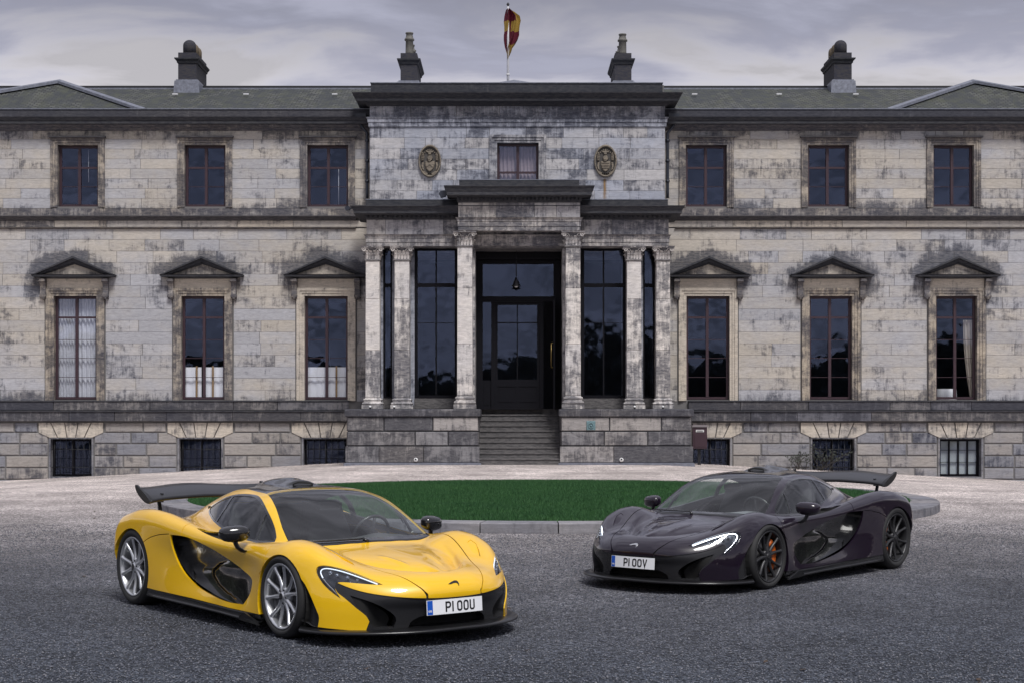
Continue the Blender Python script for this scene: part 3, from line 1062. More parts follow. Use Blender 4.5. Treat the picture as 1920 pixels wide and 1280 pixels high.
b = MB(); b.box(mx(650, DP) + .1, mx(1297, DP) - .1, YTOP - 0.2, DW + 4.5, zf - 0.2, zf - 0.004)
hlink(b, 'porch_floor', M_step)


# pillars
def pillar(pl, pr, ptop, pcap, pbase, D, big=False):
    x0, x1 = mx(pl, D), mx(pr, D); w = x1 - x0; cx = (x0 + x1) / 2
    zc, zb_, zg, zt_ = mz(pcap, D), mz(pbase, D), mz(765.5, DP), mz(ptop, D)
    dep = w
    yc = D + dep / 2
    # shaft in three drums
    base = None
    hts = [zb_, zb_ + (zc - zb_) * 0.345, zb_ + (zc - zb_) * 0.72, zc]
    p = empty('pillar', (0, 0, 0), house); p.matrix_parent_inverse = Matrix.Translation((0, -DW, 0))
    for i in range(3):
        b = MB(); tp = 0.006 * i; e = .004
        b.cbox(x0 + tp, x1 - tp, D + tp, D + dep, hts[i] + e, hts[i + 1] - e, 0.012)
        o = b.build('shaft_stone', M_col, p)
        o.color = (random.uniform(0.35, 0.8), random.uniform(0.05, 0.38), 0, 1)
    b = MB()
    b.moulding([(0.0, zc - .003), (0.02, zc), (0.03, zc + 0.03), (0.0, zc + 0.05)], x0, x1, D, D + dep)
    b.build('neck_ring', M_col, p)
    # base: plinth, torus, scotia, torus
    H = zb_ - zg
    b = MB()
    b.moulding([(0.115, zg + .002), (0.115, zg + H * .34)], x0, x1, D, D + dep)
    b.moulding([(0.0, zg + H * .34 + .002), (0.085, zg + H * .36), (0.105, zg + H * .46), (0.085, zg + H * .57), (0.05, zg + H * .60), (0.04, zg + H * .70), (0.055, zg + H * .74), (0.065, zg + H * .82), (0.05, zg + H * .9), (0.012, zg + H * .93), (0.0, zg + H - .004)], x0, x1, D, D + dep)
    o = b.build('pillar_base', M_col, p); o.color = (0.5, 0.40, 0, 1)
    # capital: bell, leaves, volutes and abacus
    z0_ = zc + 0.05; Hc = zt_ - z0_
    b = MB()
    b.moulding([(0.0, z0_), (0.0, z0_ + Hc * .35), (0.03, z0_ + Hc * .7), (0.075, z0_ + Hc * .86)], x0 + .01, x1 - .01, D + .01, D + dep)
    cap = b.build('capital', M_col, p); cap.color = (0.3, 1.0, 0, 1)
    b = MB(); b.moulding([(0.09, z0_ + Hc * .865), (0.13, z0_ + Hc * .88), (0.13, z0_ + Hc * .94), (0.15, z0_ + Hc - .004)], x0, x1, D, D + dep)
    o = b.build('abacus', M_col, cap); o.color = (0.5, 0.42, 0, 1)
    nl = 5
    for side in range(3):
        for row in range(2):
            n_ = nl - row
            for k in range(n_):
                t = (k + 0.5) / n_
                hh = Hc * (0.42 if row == 0 else 0.34); zb2 = z0_ + (0 if row == 0 else Hc * .33)
                lw = w / n_ * 0.46
                b = MB()
                rows_ = [(0.0, .012, .7), (.35, .02, 1.0), (.7, .035, .95), (.92, .065, .6), (1.0, .085, .3), (.9, .095, .15)]
                v = []; f = []
                for (h_, o_, wd) in rows_:
                    for s_ in (-1, 0, 1):
                        v.append((s_ * lw * wd, -(o_ + (0.012 if s_ == 0 else 0)), h_ * hh))
                for r_ in range(len(rows_) - 1):
                    for s_ in range(2):
                        a = r_ * 3 + s_; f.append((a, a + 1, a + 4, a + 3))
                # back to make it a solid leaf
                nb = len(v); v += [(q[0] * .9, q[1] + .02, q[2] - .004) for q in v]
                f += [(q[0] + nb, q[3] + nb, q[2] + nb, q[1] + nb) for q in f]
                if side == 0: T = lambda q: (x0 + w * t + q[0], D + .01 + q[1], zb2 + q[2])
                elif side == 1: T = lambda q: (x0 + .01 + q[1], D + dep * (1 - t) - q[0], zb2 + q[2])
                else: T = lambda q: (x1 - .01 - q[1], D + dep * t + q[0], zb2 + q[2])
                b.add([T(q) for q in v], f, 0, True)
                b.build('leaf', M_col, cap).color = (0.5, 0.22, 0, 1)
    for s_ in (-1, 1):
        xx = x0 if s_ < 0 else x1
        pts = []
        for k in range(22):
            a = k / 21 * 2 * math.pi * 1.6
            r = 0.085 * (1 - k / 24)
            pts.append((xx + s_ * (0.045) + s_ * math.cos(a) * r * -1 * -1, D - 0.085, z0_ + Hc * .72 + math.sin(a) * r))
        b = MB(); b.tube(pts, 0.017, 6)
        b.tube([(xx - s_ * .16, D - 0.05, z0_ + Hc * .55), (xx - s_ * .1, D - 0.075, z0_ + Hc * .78), (xx - s_ * 0.0, D - .085, z0_ + Hc * .86), (xx + s_ * .06, D - .085, z0_ + Hc * .82)], 0.014, 5)
        b.build('volute', M_col, cap).color = (0.6, 0.1, 0, 1)
    b = MB(); b.lathe([(0.0, -.03), (.05, -.02), (.06, 0.0), (0.04, .03)], 8, (cx, D - .13, z0_ + Hc * .9)); b.build('flower_boss', M_col, cap)
    return p


DS, DCN = 52.35, 51.85
for a, b_ in ((685, 712), (739, 768), (1175, 1203), (1230, 1257)): pillar(a, b_, 462, 489, 745, DS)
for a, b_ in ((857, 886), (1060, 1089)): pillar(a, b_, 433, 463, 741, DCN, True)


# entablatures
def entab(name, xa, xb, D, back, rows, stones_p, arch_p):
    e = empty(name, (0, 0, 0), house); e.matrix_parent_inverse = Matrix.Translation((0, -DW, 0))
    return e


def entablature(p0, p1, D, yb, pa0, pa1, pf1, pc1, pp1, out, dent, parap):
    """pa0..pa1 architrave, ..pf1 frieze, ..pc1 cornice, ..pp1 parapet (picture rows at distance D)"""
    x0, x1 = mx(p0, D), mx(p1, D)
    e = empty('entablature', (0, 0, 0), house); e.matrix_parent_inverse = Matrix.Translation((0, -DW, 0))
    za, zb_, zc, zd = mz(pa0, D), mz(pa1, D), mz(pf1, D), mz(pc1, D)
    H = zb_ - za
    b = MB(); b.moulding([(0.0, za + .003), (0.0, za + H * .33), (0.018, za + H * .335), (0.018, za + H * .70), (0.036, za + H * .705), (0.036, za + H * .86), (0.09, za + H * .97), (0.0, zb_)], x0, x1, D, yb)
    o = b.build('architrave_beam', M_entab, e); o.color = (0.65, 0.36, 0, 1)
    st = lay_course(x0, x1, zb_, zc, [], 0.9, 1.5, 0.012, rng, 0)
    b = MB(); b.box(x0 + .02, x1 - .02, D + .035, yb, zb_ + .001, zc)
    fr = b.build('frieze', M_entab, e); fr.color = (0.4, 0.4, 0, 1)
    b = MB()
    for s in st:
        b = MB(); b.cbox(s[0], s[1], D + 0.003, D + .06, s[2], s[3], .006); o = b.build('frieze_stone', M_entab, fr)
        o.color = (random.uniform(.2, .6), random.uniform(0.15, .42), 0, 1)
    for xx, s_ in ((x0, -1), (x1, 1)):
        b = MB(); b.box(min(xx, xx - s_ * .02) , max(xx, xx - s_ * .02), D + .065, yb, zb_ + .002, zc - .001); b.build('frieze_stone', M_entab, fr)
    Hc = zd - zc
    b = MB()
    b.moulding([(0.0, zc), (0.03, zc + Hc * .04), (0.05, zc + Hc * .12), (0.05, zc + Hc * .30), (0.16, zc + Hc * .34), (out * .8, zc + Hc * .40), (out * .8, zc + Hc * .60), (out * .84, zc + Hc * .66), (out * .9, zc + Hc * .82), (out, zc + Hc * .94), (out, zc + Hc), (0.1, zc + Hc + 0.04)], x0, x1, D, yb)
    b.build('cornice', M_corn, e)
    n_ = int((x1 - x0) / dent); dw = (x1 - x0) / n_
    for k in range(n_ + 1):
        xx = x0 + k * dw
        b = MB(); b.box(xx - dw * .3, xx + dw * .3, D - 0.145, D - .04, zc + Hc * .14, zc + Hc * .325)
        o = b.build('dentil', M_corn, e)
    q0, q1 = mx(parap[0], D), mx(parap[1], D)
    b = MB(); b.box(q0, q1, D - 0.05, yb, zd + .03, mz(pp1, D) - .03)
    o = b.build('parapet', M_corn, e)
    b = MB(); b.box(q0 - .01, q1 + .01, D - 0.06, yb, mz(pp1, D) - .029, mz(pp1, D))
    b.build('lead_capping', M_lead, e)
    return e


entablature(687, 1254, DS, DC + .05, 462, 440, 412, 389, 374, 0.50, 0.16, (686, 1252))
entablature(859, 1088, DCN, DS + .4, 433, 408, 380, 351.5, 337, 0.46, 0.13, (861, 1086))

# ceiling of the porch recess and the inner walls
x0, x1 = mx(895, DCN), mx(1052, DCN)
DD = 53.9          # plane of the door
b = MB(); b.box(mx(690, DS), mx(1252, DS), DS + .5, DC + 3, mz(461, DS), mz(461, DS) + 0.15)
hlink(b, 'porch_ceiling', M_trim)
b = MB()   # stone jambs between the centre pillars and the door
for xa, xb in ((mx(857, DCN) + .1, mx(890, DCN)), (mx(1056, DCN), mx(1089, DCN) - .1)):
    b.box(xa, xb, DCN + .63, DD + .3, mz(765, DP), mz(433, DCN) - .002)
hlink(b, 'porch_jamb', M_col).color = (0.3, 0.3, 0, 1)
b = MB(); b.box(mx(886, DCN), mx(1060, DCN), DCN + 0.6, DD + .28, mz(462, DCN), mz(434, DCN))
hlink(b, 'porch_soffit', M_entab)
b = MB(); b.box(mx(886, DCN), mx(1060, DCN), DD - .3, DD + .28, mz(488, DD), mz(461, DCN) - .002)
hlink(b, 'door_head', M_fdark)
# side walls of the porch between pillar pairs
DWN = 53.0
for xa, xb in ((mx(735, DWN), mx(777, DWN)), (mx(1174, DWN), mx(1206, DWN)), (mx(686, DWN) + .1, mx(718, DWN)), (mx(1229, DWN), mx(1254, DWN) - .1)):
    b = MB(); b.box(xa, xb, DWN + .06, DC + 1, mz(765, DP), mz(462, DS) - .002)
    hlink(b, 'porch_pier', M_ctr).color = (0.3, 0.25, 0, 1)
# big porch windows
for (a, b_) in ((777, 858), (1090, 1174)):
    x0, x1 = mx(a, DWN), mx(b_, DWN)
    window(x0, x1, mz(746, DWN), mz(464, DWN), DWN - .1, (0.25, 0.50), mat=M_fdark, name='porch_window', thick=(0,), inset=0.2, fw=0.10, trans=0.13, mull=0.05)
    b = MB(); b.box(x0, x1, DWN + .02, DWN + .4, mz(765, DP), mz(746.3, DWN)); hlink(b, 'window_apron', M_step)
for (a, b_) in ((718, 735), (1206, 1229)):
    x0, x1 = mx(a, DWN), mx(b_, DWN)
    window(x0, x1, mz(746, DWN), mz(464, DWN), DWN - .05, (0.25,), mat=M_fdark, name='porch_window', thick=(0,), inset=0.2, fw=0.06, trans=0.13, cols=())
    b = MB(); b.box(x0, x1, DWN + .02, DWN + .4, mz(765, DP), mz(746.3, DWN)); hlink(b, 'window_apron', M_step)

# door screen: fanlight, side light, double door, open leaf
ds = empty('entrance_doorway', (0, 0, 0), house); ds.matrix_parent_inverse = Matrix.Translation((0, -DW, 0))
X = lambda p: mx(p, DD)
Z = lambda p: mz(p, DD)
zfl = zf
b = MB()
for a, b_ in ((893, 905), (1038, 1050)): b.box(X(a), X(b_), DD - .05, DD + .15, zfl, Z(487))
b.box(X(905), X(1038), DD - .05, DD + .15, Z(566), Z(556)); b.box(X(905), X(1038), DD - .04, DD + .15, Z(495), Z(487))
b.box(X(921), X(928), DD - .06, DD + .14, zfl, Z(566.2)); b.box(X(1012), X(1019), DD - .06, DD + .14, zfl, Z(566.2))
b.build('door_frame', M_fdark, ds)
b = MB(); b.add([(X(905), DD + .06, Z(556)), (X(1038), DD + .06, Z(556)), (X(1038), DD + .06, Z(495)), (X(905), DD + .06, Z(495))], [(0, 1, 2, 3)])
b.build('fanlight_pane', M_glass, ds)
b = MB(); b.add([(X(905), DD + .06, Z(712)), (X(921), DD + .06, Z(712)), (X(921), DD + .06, Z(566)), (X(905), DD + .06, Z(566))], [(0, 1, 2, 3)])
b.build('side_light_pane', M_glass, ds)
b = MB(); b.box(X(905), X(921), DD + .0, DD + .08, zfl, Z(712.5)); b.box(X(907), X(919), DD - .012, DD + .0, zfl + .15, Z(718)); b.build('side_panel', M_fdark, ds)
# central glazed door
b = MB()
b.box(X(928), X(933), DD, DD + .06, zfl, Z(566.3)); b.box(X(1007), X(1012), DD, DD + .06, zfl, Z(566.3)); b.box(X(933), X(1007), DD, DD + .06, Z(572), Z(566.3))
b.box(X(933), X(1007), DD, DD + .06, Z(724), Z(711)); b.box(X(933), X(1007), DD, DD + .06, zfl, Z(756))
b.box(X(933), X(1007), DD + .02, DD + .05, Z(756) + .001, Z(724) - .001); b.box(X(967.5), X(972.5), DD + .0, DD + .019, Z(756), Z(724))
b.box(X(969), X(971), DD + .005, DD + .05, Z(711), Z(572)); b.box(X(933), X(968.9), DD + .005, DD + .05, Z(606), Z(604)); b.box(X(971.1), X(1007), DD + .005, DD + .05, Z(606), Z(604))
dr = b.build('glazed_door', M_fdark, ds)
for xa, xb in ((936, 965), (975, 1004)):
    b = MB(); b.box(X(xa), X(xb), DD + .005, DD + .02, Z(753), Z(727)); b.build('door_panel', M_fdark, dr)
for xa, xb in ((933, 969), (971, 1007)):
    for za, zb_ in ((711, 606), (604, 572)):
        b = MB(); b.add([(X(xa), DD + .03, Z(za)), (X(xb), DD + .03, Z(za)), (X(xb), DD + .03, Z(zb_)), (X(xa), DD + .03, Z(zb_))], [(0, 1, 2, 3)])
        b.build('pane', M_glass, dr)
# outer leaf folded back against the right jamb
b = MB(); xr = X(1036)
b.box(xr - .0, xr + .06, DD - 1.02, DD - .06, zfl + .01, Z(566)); lf = b.build('open_door_leaf', M_fdark, ds)
b = MB(); b.tube([(xr - .07, DD - .95, Z(690)), (xr - .07, DD - .95, Z(645))], .018, 8); b.tube([(xr - .07, DD - .95, Z(690)), (xr + .01, DD - .95, Z(690))], .012, 6); b.tube([(xr - .07, DD - .95, Z(645)), (xr + .01, DD - .95, Z(645))], .012, 6)
b.build('door_handle', M_gold, lf)
# hall behind the door
b = MB()
v = [(mx(690, DC), DD + .4, zfl - .01), (mx(1250, DC), DD + .4, zfl - .01), (mx(1250, DC), DD + 5, zfl - .01), (mx(690, DC), DD + 5, zfl - .01)]
v += [(q[0], q[1], mz(470, DC)) for q in v]
b.add(v, [(0, 1, 2, 3), (7, 6, 5, 4), (3, 2, 6, 7), (0, 3, 7, 4), (2, 1, 5, 6)])
hlink(b, 'hall_shell', M_room)
v = [(mx(700, DC), DC + .52, mz(420, DC)), (mx(1240, DC), DC + .52, mz(420, DC)), (mx(1240, DC), DC + 4, mz(420, DC)), (mx(700, DC), DC + 4, mz(420, DC))]
v += [(q[0], q[1], mz(240, DC)) for q in v]
b = MB(); b.add(v, [(0, 1, 2, 3), (7, 6, 5, 4), (3, 2, 6, 7), (0, 3, 7, 4), (2, 1, 5, 6)])
hlink(b, 'room_shell', M_room)

# downpipes with hopper heads
for s, px in ((-1, 688), (1, 1252)):
    x = mx(px, DW - .3); D = DW - .25
    b = MB()
    xh = mx(px - s * -0 + s * 1, D)
    zt_ = mz(220, D)
    b.tube([(x + s * .22, D, zt_), (x + s * .22, D, mz(236, D)), (x, D, mz(250, D)), (x, D, mz(362, D)), (x, D, mz(372, D))], 0.055, 10)
    for pz in (262, 300, 338): b.tube([(x, D, mz(pz, D)), (x, D, mz(pz, D) - .09)], 0.075, 10)
    b.box(x + s * .22 - .19, x + s * .22 + .19, D - .12, D + .14, mz(225, D), mz(214, D))
    b.box(x + s * .22 - .13, x + s * .22 + .13, D - .09, D + .12, mz(231, D), mz(225.2, D))
    hlink(b, 'downpipe', M_pipe)

# ------------------------------------------------------------------ carved oval arms


def crest(px, py, stripes, lab):
    root = empty('carved_crest', (mx(px, DC), DC - .01, mz(py, DC)))
    tag(root, lab, 'crest', 'carved coats of arms on the upper wall')
    a, c = 0.40, 0.575
    N = 40
    b = MB()
    v = []; f = []
    prof = [(1.0, 0.0), (1.0, -.07), (.97, -.10), (.90, -.11), (.87, -.08), (.86, -.03)]
    for r, y in prof:
        for k in range(N):
            t = 2 * math.pi * k / N
            v.append((a * r * math.cos(t), y, c * r * math.sin(t)))
    for i in range(len(prof) - 1):
        for k in range(N):
            f.append((i * N + k, i * N + (k + 1) % N, (i + 1) * N + (k + 1) % N, (i + 1) * N + k))
    b.add(v, f, 0, True)
    b.build('oval_rim', M_crest, root)
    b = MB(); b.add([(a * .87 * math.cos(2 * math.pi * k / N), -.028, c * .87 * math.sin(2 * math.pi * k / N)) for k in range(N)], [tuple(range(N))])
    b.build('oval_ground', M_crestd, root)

    def rel(pts, d, name, mat=M_crest, y0=-.03):
        b = MB(); n_ = len(pts)
        cx = sum(p[0] for p in pts) / n_; cz = sum(p[1] for p in pts) / n_
        v = [(x, y0, z) for x, z in pts] + [(cx + (x - cx) * .8, y0 - d, cz + (z - cz) * .85) for x, z in pts]
        f = [tuple(range(n_, 2 * n_))] + [(k, (k + 1) % n_, (k + 1) % n_ + n_, k + n_) for k in range(n_)]
        b.add(v, f); b.build(name, mat, root)
    # shield
    rel([(-.17, .0), (.17, .0), (.18, -.12), (.14, -.26), (.07, -.34), (0, -.38), (-.07, -.34), (-.14, -.26), (-.18, -.12)], .05, 'shield')
    if stripes:
        for z in (-.08, -.16, -.24): rel([(-.13, z - .012), (.13, z - .012), (.13, z + .018), (-.13, z + .018)], .02, 'shield_bar', y0=-.08)
        for s in (-1, 1): rel([(s * .10, -.42), (s * .24, -.34), (s * .26, -.37), (s * .12, -.46)][::s], .04, 'crossed_staff')
    else:
        rel([(-.12, -.22), (0, -.12), (.12, -.22), (.12, -.18), (0, -.08), (-.12, -.18)], .02, 'shield_chevron', y0=-.08)
        for s in (-1, 1): rel([(s * .04, -.44), (s * .22, -.33), (s * .26, -.36), (s * .10, -.49)][::s], .04, 'motto_scroll')
    # helmet and crest bird
    rel([(-.07, .03), (.08, .04), (.10, .12), (.05, .20), (-.04, .20), (-.10, .12)], .07, 'helmet')
    rel([(-.10, .0), (-.02, .02), (.12, .10), (.08, .05), (0, -.03)], .08, 'helmet_visor')
    rel([(-.04, .22), (.04, .22), (.07, .32), (.02, .40), (-.04, .36), (-.07, .28)], .05, 'crest_bird')
    rel([(-.12, .31), (-.04, .30), (-.02, .35), (-.10, .37)], .04, 'plume')
    rel([(.04, .31), (.13, .30), (.11, .36), (.03, .36)], .04, 'plume')
    # the two supporters with raised wings
    for s in (-1, 1):
        P = [(s * .21, .02), (s * .30, .00), (s * .31, .18), (s * .27, .34), (s * .22, .30), (s * .19, .14)]
        rel(P if s > 0 else P[::-1], .05, 'wing')
        P = [(s * .20, -.02), (s * .27, -.04), (s * .30, -.16), (s * .26, -.30), (s * .20, -.34), (s * .22, -.18)]
        rel(P if s > 0 else P[::-1], .05, 'supporter')
        for k in range(5):
            z = .02 + k * .055
            P = [(s * .205, z), (s * .29, z + .03), (s * .29, z + .045), (s * .205, z + .018)]
            rel(P if s > 0 else P[::-1], .015, 'feather', y0=-.082)
        for k in range(6):
            t = math.radians(-60 - k * 12) if s > 0 else math.radians(-120 + k * 12)
            x, z = a * .78 * math.cos(t), c * .78 * math.sin(t)
            rel([(x - .025, z - .02), (x + .025, z - .02), (x + .02, z + .025), (x - .02, z + .025)], .03, 'rosette')
    # mantling curls filling the top
    for k in range(9):
        t = math.radians(35 + k * 13.7)
        x, z = a * .66 * math.cos(t), c * .70 * math.sin(t)
        rel([(x - .03, z), (x, z - .03), (x + .03, z), (x, z + .035)], .035, 'mantling_leaf')


crest(806, 303, False, 'oval carved coat of arms with a plain chevron shield, left of the centre upper window')
crest(1135, 303, True, 'oval carved coat of arms with barred shield, above a rusty streak on the wall')

# rust streak under the right crest
m = NT('rust streak')
P = m.pos(); sx = m.n('SeparateXYZ'); m.l(P, sx.inputs[0])
cx = mx(1134, DC)
dx = m.math('ABSOLUTE', m.math('SUBTRACT', m.math('ADD', sx.outputs[0], m.math('MULTIPLY', m.math('SUBTRACT', m.noise(P, 3, 2), .5), .05)), cx))
w = m.math('MULTIPLY', m.rng(dx, 0.09, 0.0, 0, 1, True), m.rng(m.noise(P, 5, 5, .6, 0, (2, 1, .4)), .3, .6, .35, 1))
tr = m.n('BsdfTransparent'); ms = m.n('MixShader')
m.l(m.math('MULTIPLY', w, m.rng(sx.outputs[2], mz(374, DC), mz(345, DC), .45, .9)), ms.inputs[0]); m.l(tr.outputs[0], ms.inputs[1]); m.l(m.bsdf.outputs[0], ms.inputs[2])
m.l(ms.outputs[0], m.out.inputs['Surface']); m.bsdf.inputs['Base Color'].default_value = (.30, .17, .05, 1); m.bsdf.inputs['Roughness'].default_value = .9
b = MB(); b.add([(cx - .1, DC - .006, mz(375, DC)), (cx + .1, DC - .006, mz(375, DC)), (cx + .1, DC - .006, mz(336, DC)), (cx - .1, DC - .006, mz(336, DC))], [(0, 1, 2, 3)])
hlink(b, 'rust_stain', m.mat)

# ------------------------------------------------------------------ small things on the house
# flood lamps on the cornice ends
for px, py, D, lab in ((836, 366, 52.0, 'dark floodlight fixed to left end of the high porch cornice'), (657, 393, 52.6, 'small floodlight at left end of the low porch cornice')):
    r = empty('floodlight', (mx(px, D) - .02, D - .3, mz(py, D)))
    tag(r, lab, 'floodlight', 'floodlights on the porch')
    s_ = 1 if px > 800 else .7
    b = MB(); b.poly([(-.20 * s_, 0), (-.13 * s_, -.13 * s_), (.02 * s_, -.10 * s_), (.08 * s_, .0), (.0, .10 * s_), (-.12 * s_, .09 * s_)], -.11 * s_, .11 * s_); b.build('lamp_housing', M_pipe, r)
    b = MB(); b.tube([(.03, 0, 0), (.25, .12, .0)], .022, 8); b.build('bracket', M_pipe, r)
    b = MB(); b.poly([(-.21 * s_, -.01), (-.145 * s_, -.13 * s_), (-.13 * s_, -.12 * s_), (-.19 * s_, 0)], -.09 * s_, .09 * s_); b.build('lamp_glass', simple('lamp lens', (.2, .22, .26), .15), r)

# pale green vent plate and little white lamps
r = empty('wall_plate', (mx(1108, DP), DP - .02, mz(797, DP)))
tag(r, 'small square verdigris plate with round boss on the right porch plinth', 'wall plate')
M_ver = simple('verdigris metal', (.12, .20, .22), .6, var=.25)
b = MB(); b.cbox(-.15, .15, -.02, .02, -.155, .155, .015); b.build('backplate', M_ver, r)
b = MB()
pts = [(.085 * math.cos(2 * math.pi * k / 16), -.03, .085 * math.sin(2 * math.pi * k / 16)) for k in range(16)]
b.tube(pts, .018, 6, closed=True); b.tube([(0, -.02, 0), (0, -.05, 0)], .035, 10); b.build('round_boss', M_ver, r)
M_wht = simple('white enamel', (.7, .7, .7), .4)
for px, lab in ((780, 'small round white lamp low on the left porch plinth'), (1165, 'small round white lamp low on the right porch plinth')):
    r = empty('bulkhead_lamp', (mx(px, DP), DP - .08, mz(861, DP))); tag(r, lab, 'lamp', 'round lamps on the porch plinths')
    b = MB(); b.tube([(0, .03, 0), (0, -.03, 0), (0, -.05, 0)], [.07, .07, .045], 14); b.build('lamp_body', M_wht, r)
    b = MB(); b.tube([(0, -.04, .02), (0, -.06, .02)], .03, 10); b.build('lamp_lens', M_iron, r)
for px in (694, 739, 873, 1079, 1190, 1243):
    r = empty('uplighter', (mx(px, DP + .25), DP + .25, mz(766, DP)))
    w = {694: 'outermost left', 739: 'second left', 873: 'left tall', 1079: 'right tall', 1190: 'second right', 1243: 'outermost right'}[px]
    tag(r, 'tiny white spot lamp on the plinth at the foot of the %s porch pillar' % w, 'spot lamp', 'spot lamps at the feet of the pillars')
    b = MB(); b.tube([(0, 0, 0), (0, 0, .05)], .035, 8); b.build('lamp_base', M_iron, r)
    b = MB(); b.tube([(0, -.05, .075), (0, .05, .075)], .04, 8); b.build('lamp_head', M_wht, r)

# pendant lantern in the doorway
r = empty('pendant_lantern', (mx(968, 53.3), 53.3, mz(537, 53.3)))
tag(r, 'black bell shaped pendant lamp hanging in front of the fanlight', 'pendant lamp')
b = MB(); b.lathe([(.15, 0), (.155, .02), (.12, .05), (.10, .14), (.05, .22), (.03, .3)], 16); b.build('lamp_shade', M_iron, r)
b = MB(); b.tube([(0, 0, .28), (0, 0, mz(463, 53.3) - mz(537, 53.3))], .012, 6); b.build('chain', M_iron, r)
b = MB(); b.lathe([(.01, -.05), (.05, -.03), (.06, 0), (.04, .03)], 10); b.build('bulb', M_wht, r)

# post box on the right of the porch
r = empty('letter_box', (mx(1311, DW - 1.1), DW - 1.1, 0))
D = DW - 1.2
zb_, zt_ = mz(840, D), mz(800, D); w = (mx(1324, D) - mx(1297, D)) / 2
tag(r, 'maroon metal letter box with white slot plate beside the right porch plinth', 'letter box')
M_box = simple('maroon box paint', (.045, .022, .032), .4)
b = MB(); b.box(-w, w, -.2, .2, zb_, zt_); b.build('box_body', M_box, r)
b = MB(); v = [(-w - .03, -.23, zt_ + .002), (w + .03, -.23, zt_ + .002), (w + .03, .23, zt_ + .002), (-w - .03, .23, zt_ + .002), (-w, -.2, zt_ + .08), (w, -.2, zt_ + .08), (w, .2, zt_ + .08), (-w, .2, zt_ + .08)]
b.add(v, [(3, 2, 1, 0), (4, 5, 6, 7), (0, 1, 5, 4), (1, 2, 6, 5), (2, 3, 7, 6), (3, 0, 4, 7)]); b.build('box_lid', M_box, r)
b = MB(); b.box(-.14, .14, -.215, -.2, zt_ - .17, zt_ - .09); pl_ = b.build('slot_plate', M_wht, r)
b = MB(); b.box(-.11, .11, -.22, -.2151, zt_ - .155, zt_ - .14); b.box(-.10, .10, -.218, -.2151, zt_ - .125, zt_ - .115); b.build('letter_slot', M_iron, pl_)
b = MB(); b.cbox(-w + .05, w - .05, -.212, -.2, zb_ + .06, zt_ - .22, .006); b.build('box_door', M_box, r)
b = MB(); b.box(-.05, .05, -.05, .05, ground_z(7, D) - .1, zb_ - .002); b.build('post', M_iron, r)

# curtains and things behind the lower windows
def curtain(px0, px1, py0, py1, D, lab, mat=None, folds=7, amp=.04, grp=None, skew=0.0):
    x0, x1, z0, z1 = mx(px0, D), mx(px1, D), mz(py1, D), mz(py0, D)
    n_ = folds * 8; v = []; f = []
    for j in range(5):
        t = j / 4
        for i in range(n_ + 1):
            u = i / n_
            x = x0 + (x1 - x0) * u
            if skew: x = x0 + (x1 - x0) * (u + (1 - u) * abs(skew) * (1 - t) ** 2 if skew > 0 else u * (1 - abs(skew) * (1 - t) ** 2))
            v.append((x, D + amp * math.sin(u * folds * 2 * math.pi + t * .5 + math.sin(u * 9) * .8), z0 + (z1 - z0) * t))
    for j in range(4):
        for i in range(n_):
            a = j * (n_ + 1) + i; f.append((a, a + 1, a + n_ + 2, a + n_ + 1))
    b = MB(); b.add(v, f, 0, True)
    me = b.mesh('curtain')
    o = link('curtain', me, mat or M_curt)
    tag(o, lab, 'curtain', grp)
    return o


DI = DW + .37
curtain(105, 143, 560, 745, DI, 'sheer curtain in left half of the leftmost ground floor window')
curtain(143, 181, 560, 745, DI, 'brighter sheer curtain in right half of the leftmost ground floor window', simple('bright net curtain', (.60, .60, .62), .9, var=.1), 5)
for (a, b_, w) in ((344, 378, 'second'), (381, 421, 'second'), (576, 612, 'third'), (613, 651, 'third')):
    side = 'left' if a in (344, 576) else 'right'
    curtain(a, b_, 688, 744, DI, 'short white cafe curtain in %s half of the %s ground floor window from the left' % (side, w), M_cafe, 3, .012, 'short white curtains in two windows')
for a in (369, 399.5, 631): 
    x = mx(a, DI - .05)
    b = MB(); b.box(x - .03, x + .03, DI - .09, DI - .04, mz(746, DI), mz(686, DI))
    o = b.build('curtain_post', M_rod); tag(o, {369: 'wooden post in left half of the second ground floor window', 399.5: 'wooden post in right half of the second ground floor window', 631: 'wooden post inside the third ground floor window'}[a], 'post', 'wooden posts behind the glass')
curtain(1806, 1829, 600, 745, DI, 'cream drape swept to the right side of the rightmost ground floor window', simple('cream drape', (.45, .40, .33), .9), 4, .04, skew=.55)
curtain(934, 1008, 272, 340, DC + .38, 'pinkish closed curtain behind the small window over the porch', simple('dusty pink curtain', (.34, .27, .27), .9, var=.1), 10, .03)
curtain(1764, 1838, 822, 895, DI, 'pale blind behind the barred basement window on the far right', simple('pale roller blind', (.42, .45, .42), .9), 2, .01)
r = empty('round_table', (mx(1773, DI + .7), DI + .7, mz(748, DI)))
tag(r, 'small table with white cloth behind the rightmost ground floor window', 'table')
b = MB(); b.lathe([(.42, -.2), (.40, .1), (.38, .36), (.37, .38), (.01, .385)], 20); b.build('tablecloth', M_cafe, r)
b = MB(); b.tube([(0, 0, -.4), (0, 0, .3)], .04, 8); b.build('leg', M_rod, r)

for px, p0, p1, w in ((166, 282, 338, 'leftmost'), (165, 340, 372, None), (635, 318, 380, 'third')):
    if w is None: continue
    x = mx(px, DW + .4)
    b = MB(); b.tube([(x, DW + .4, mz(p1 + 4, DW + .4)), (x, DW + .4, mz(p0, DW + .4))], .010, 5)
    o = b.build('blind_cord', M_wht); tag(o, 'thin white blind cord hanging in the %s upper window' % w, 'cord', 'blind cords')
x = mx(166, DW + .4)

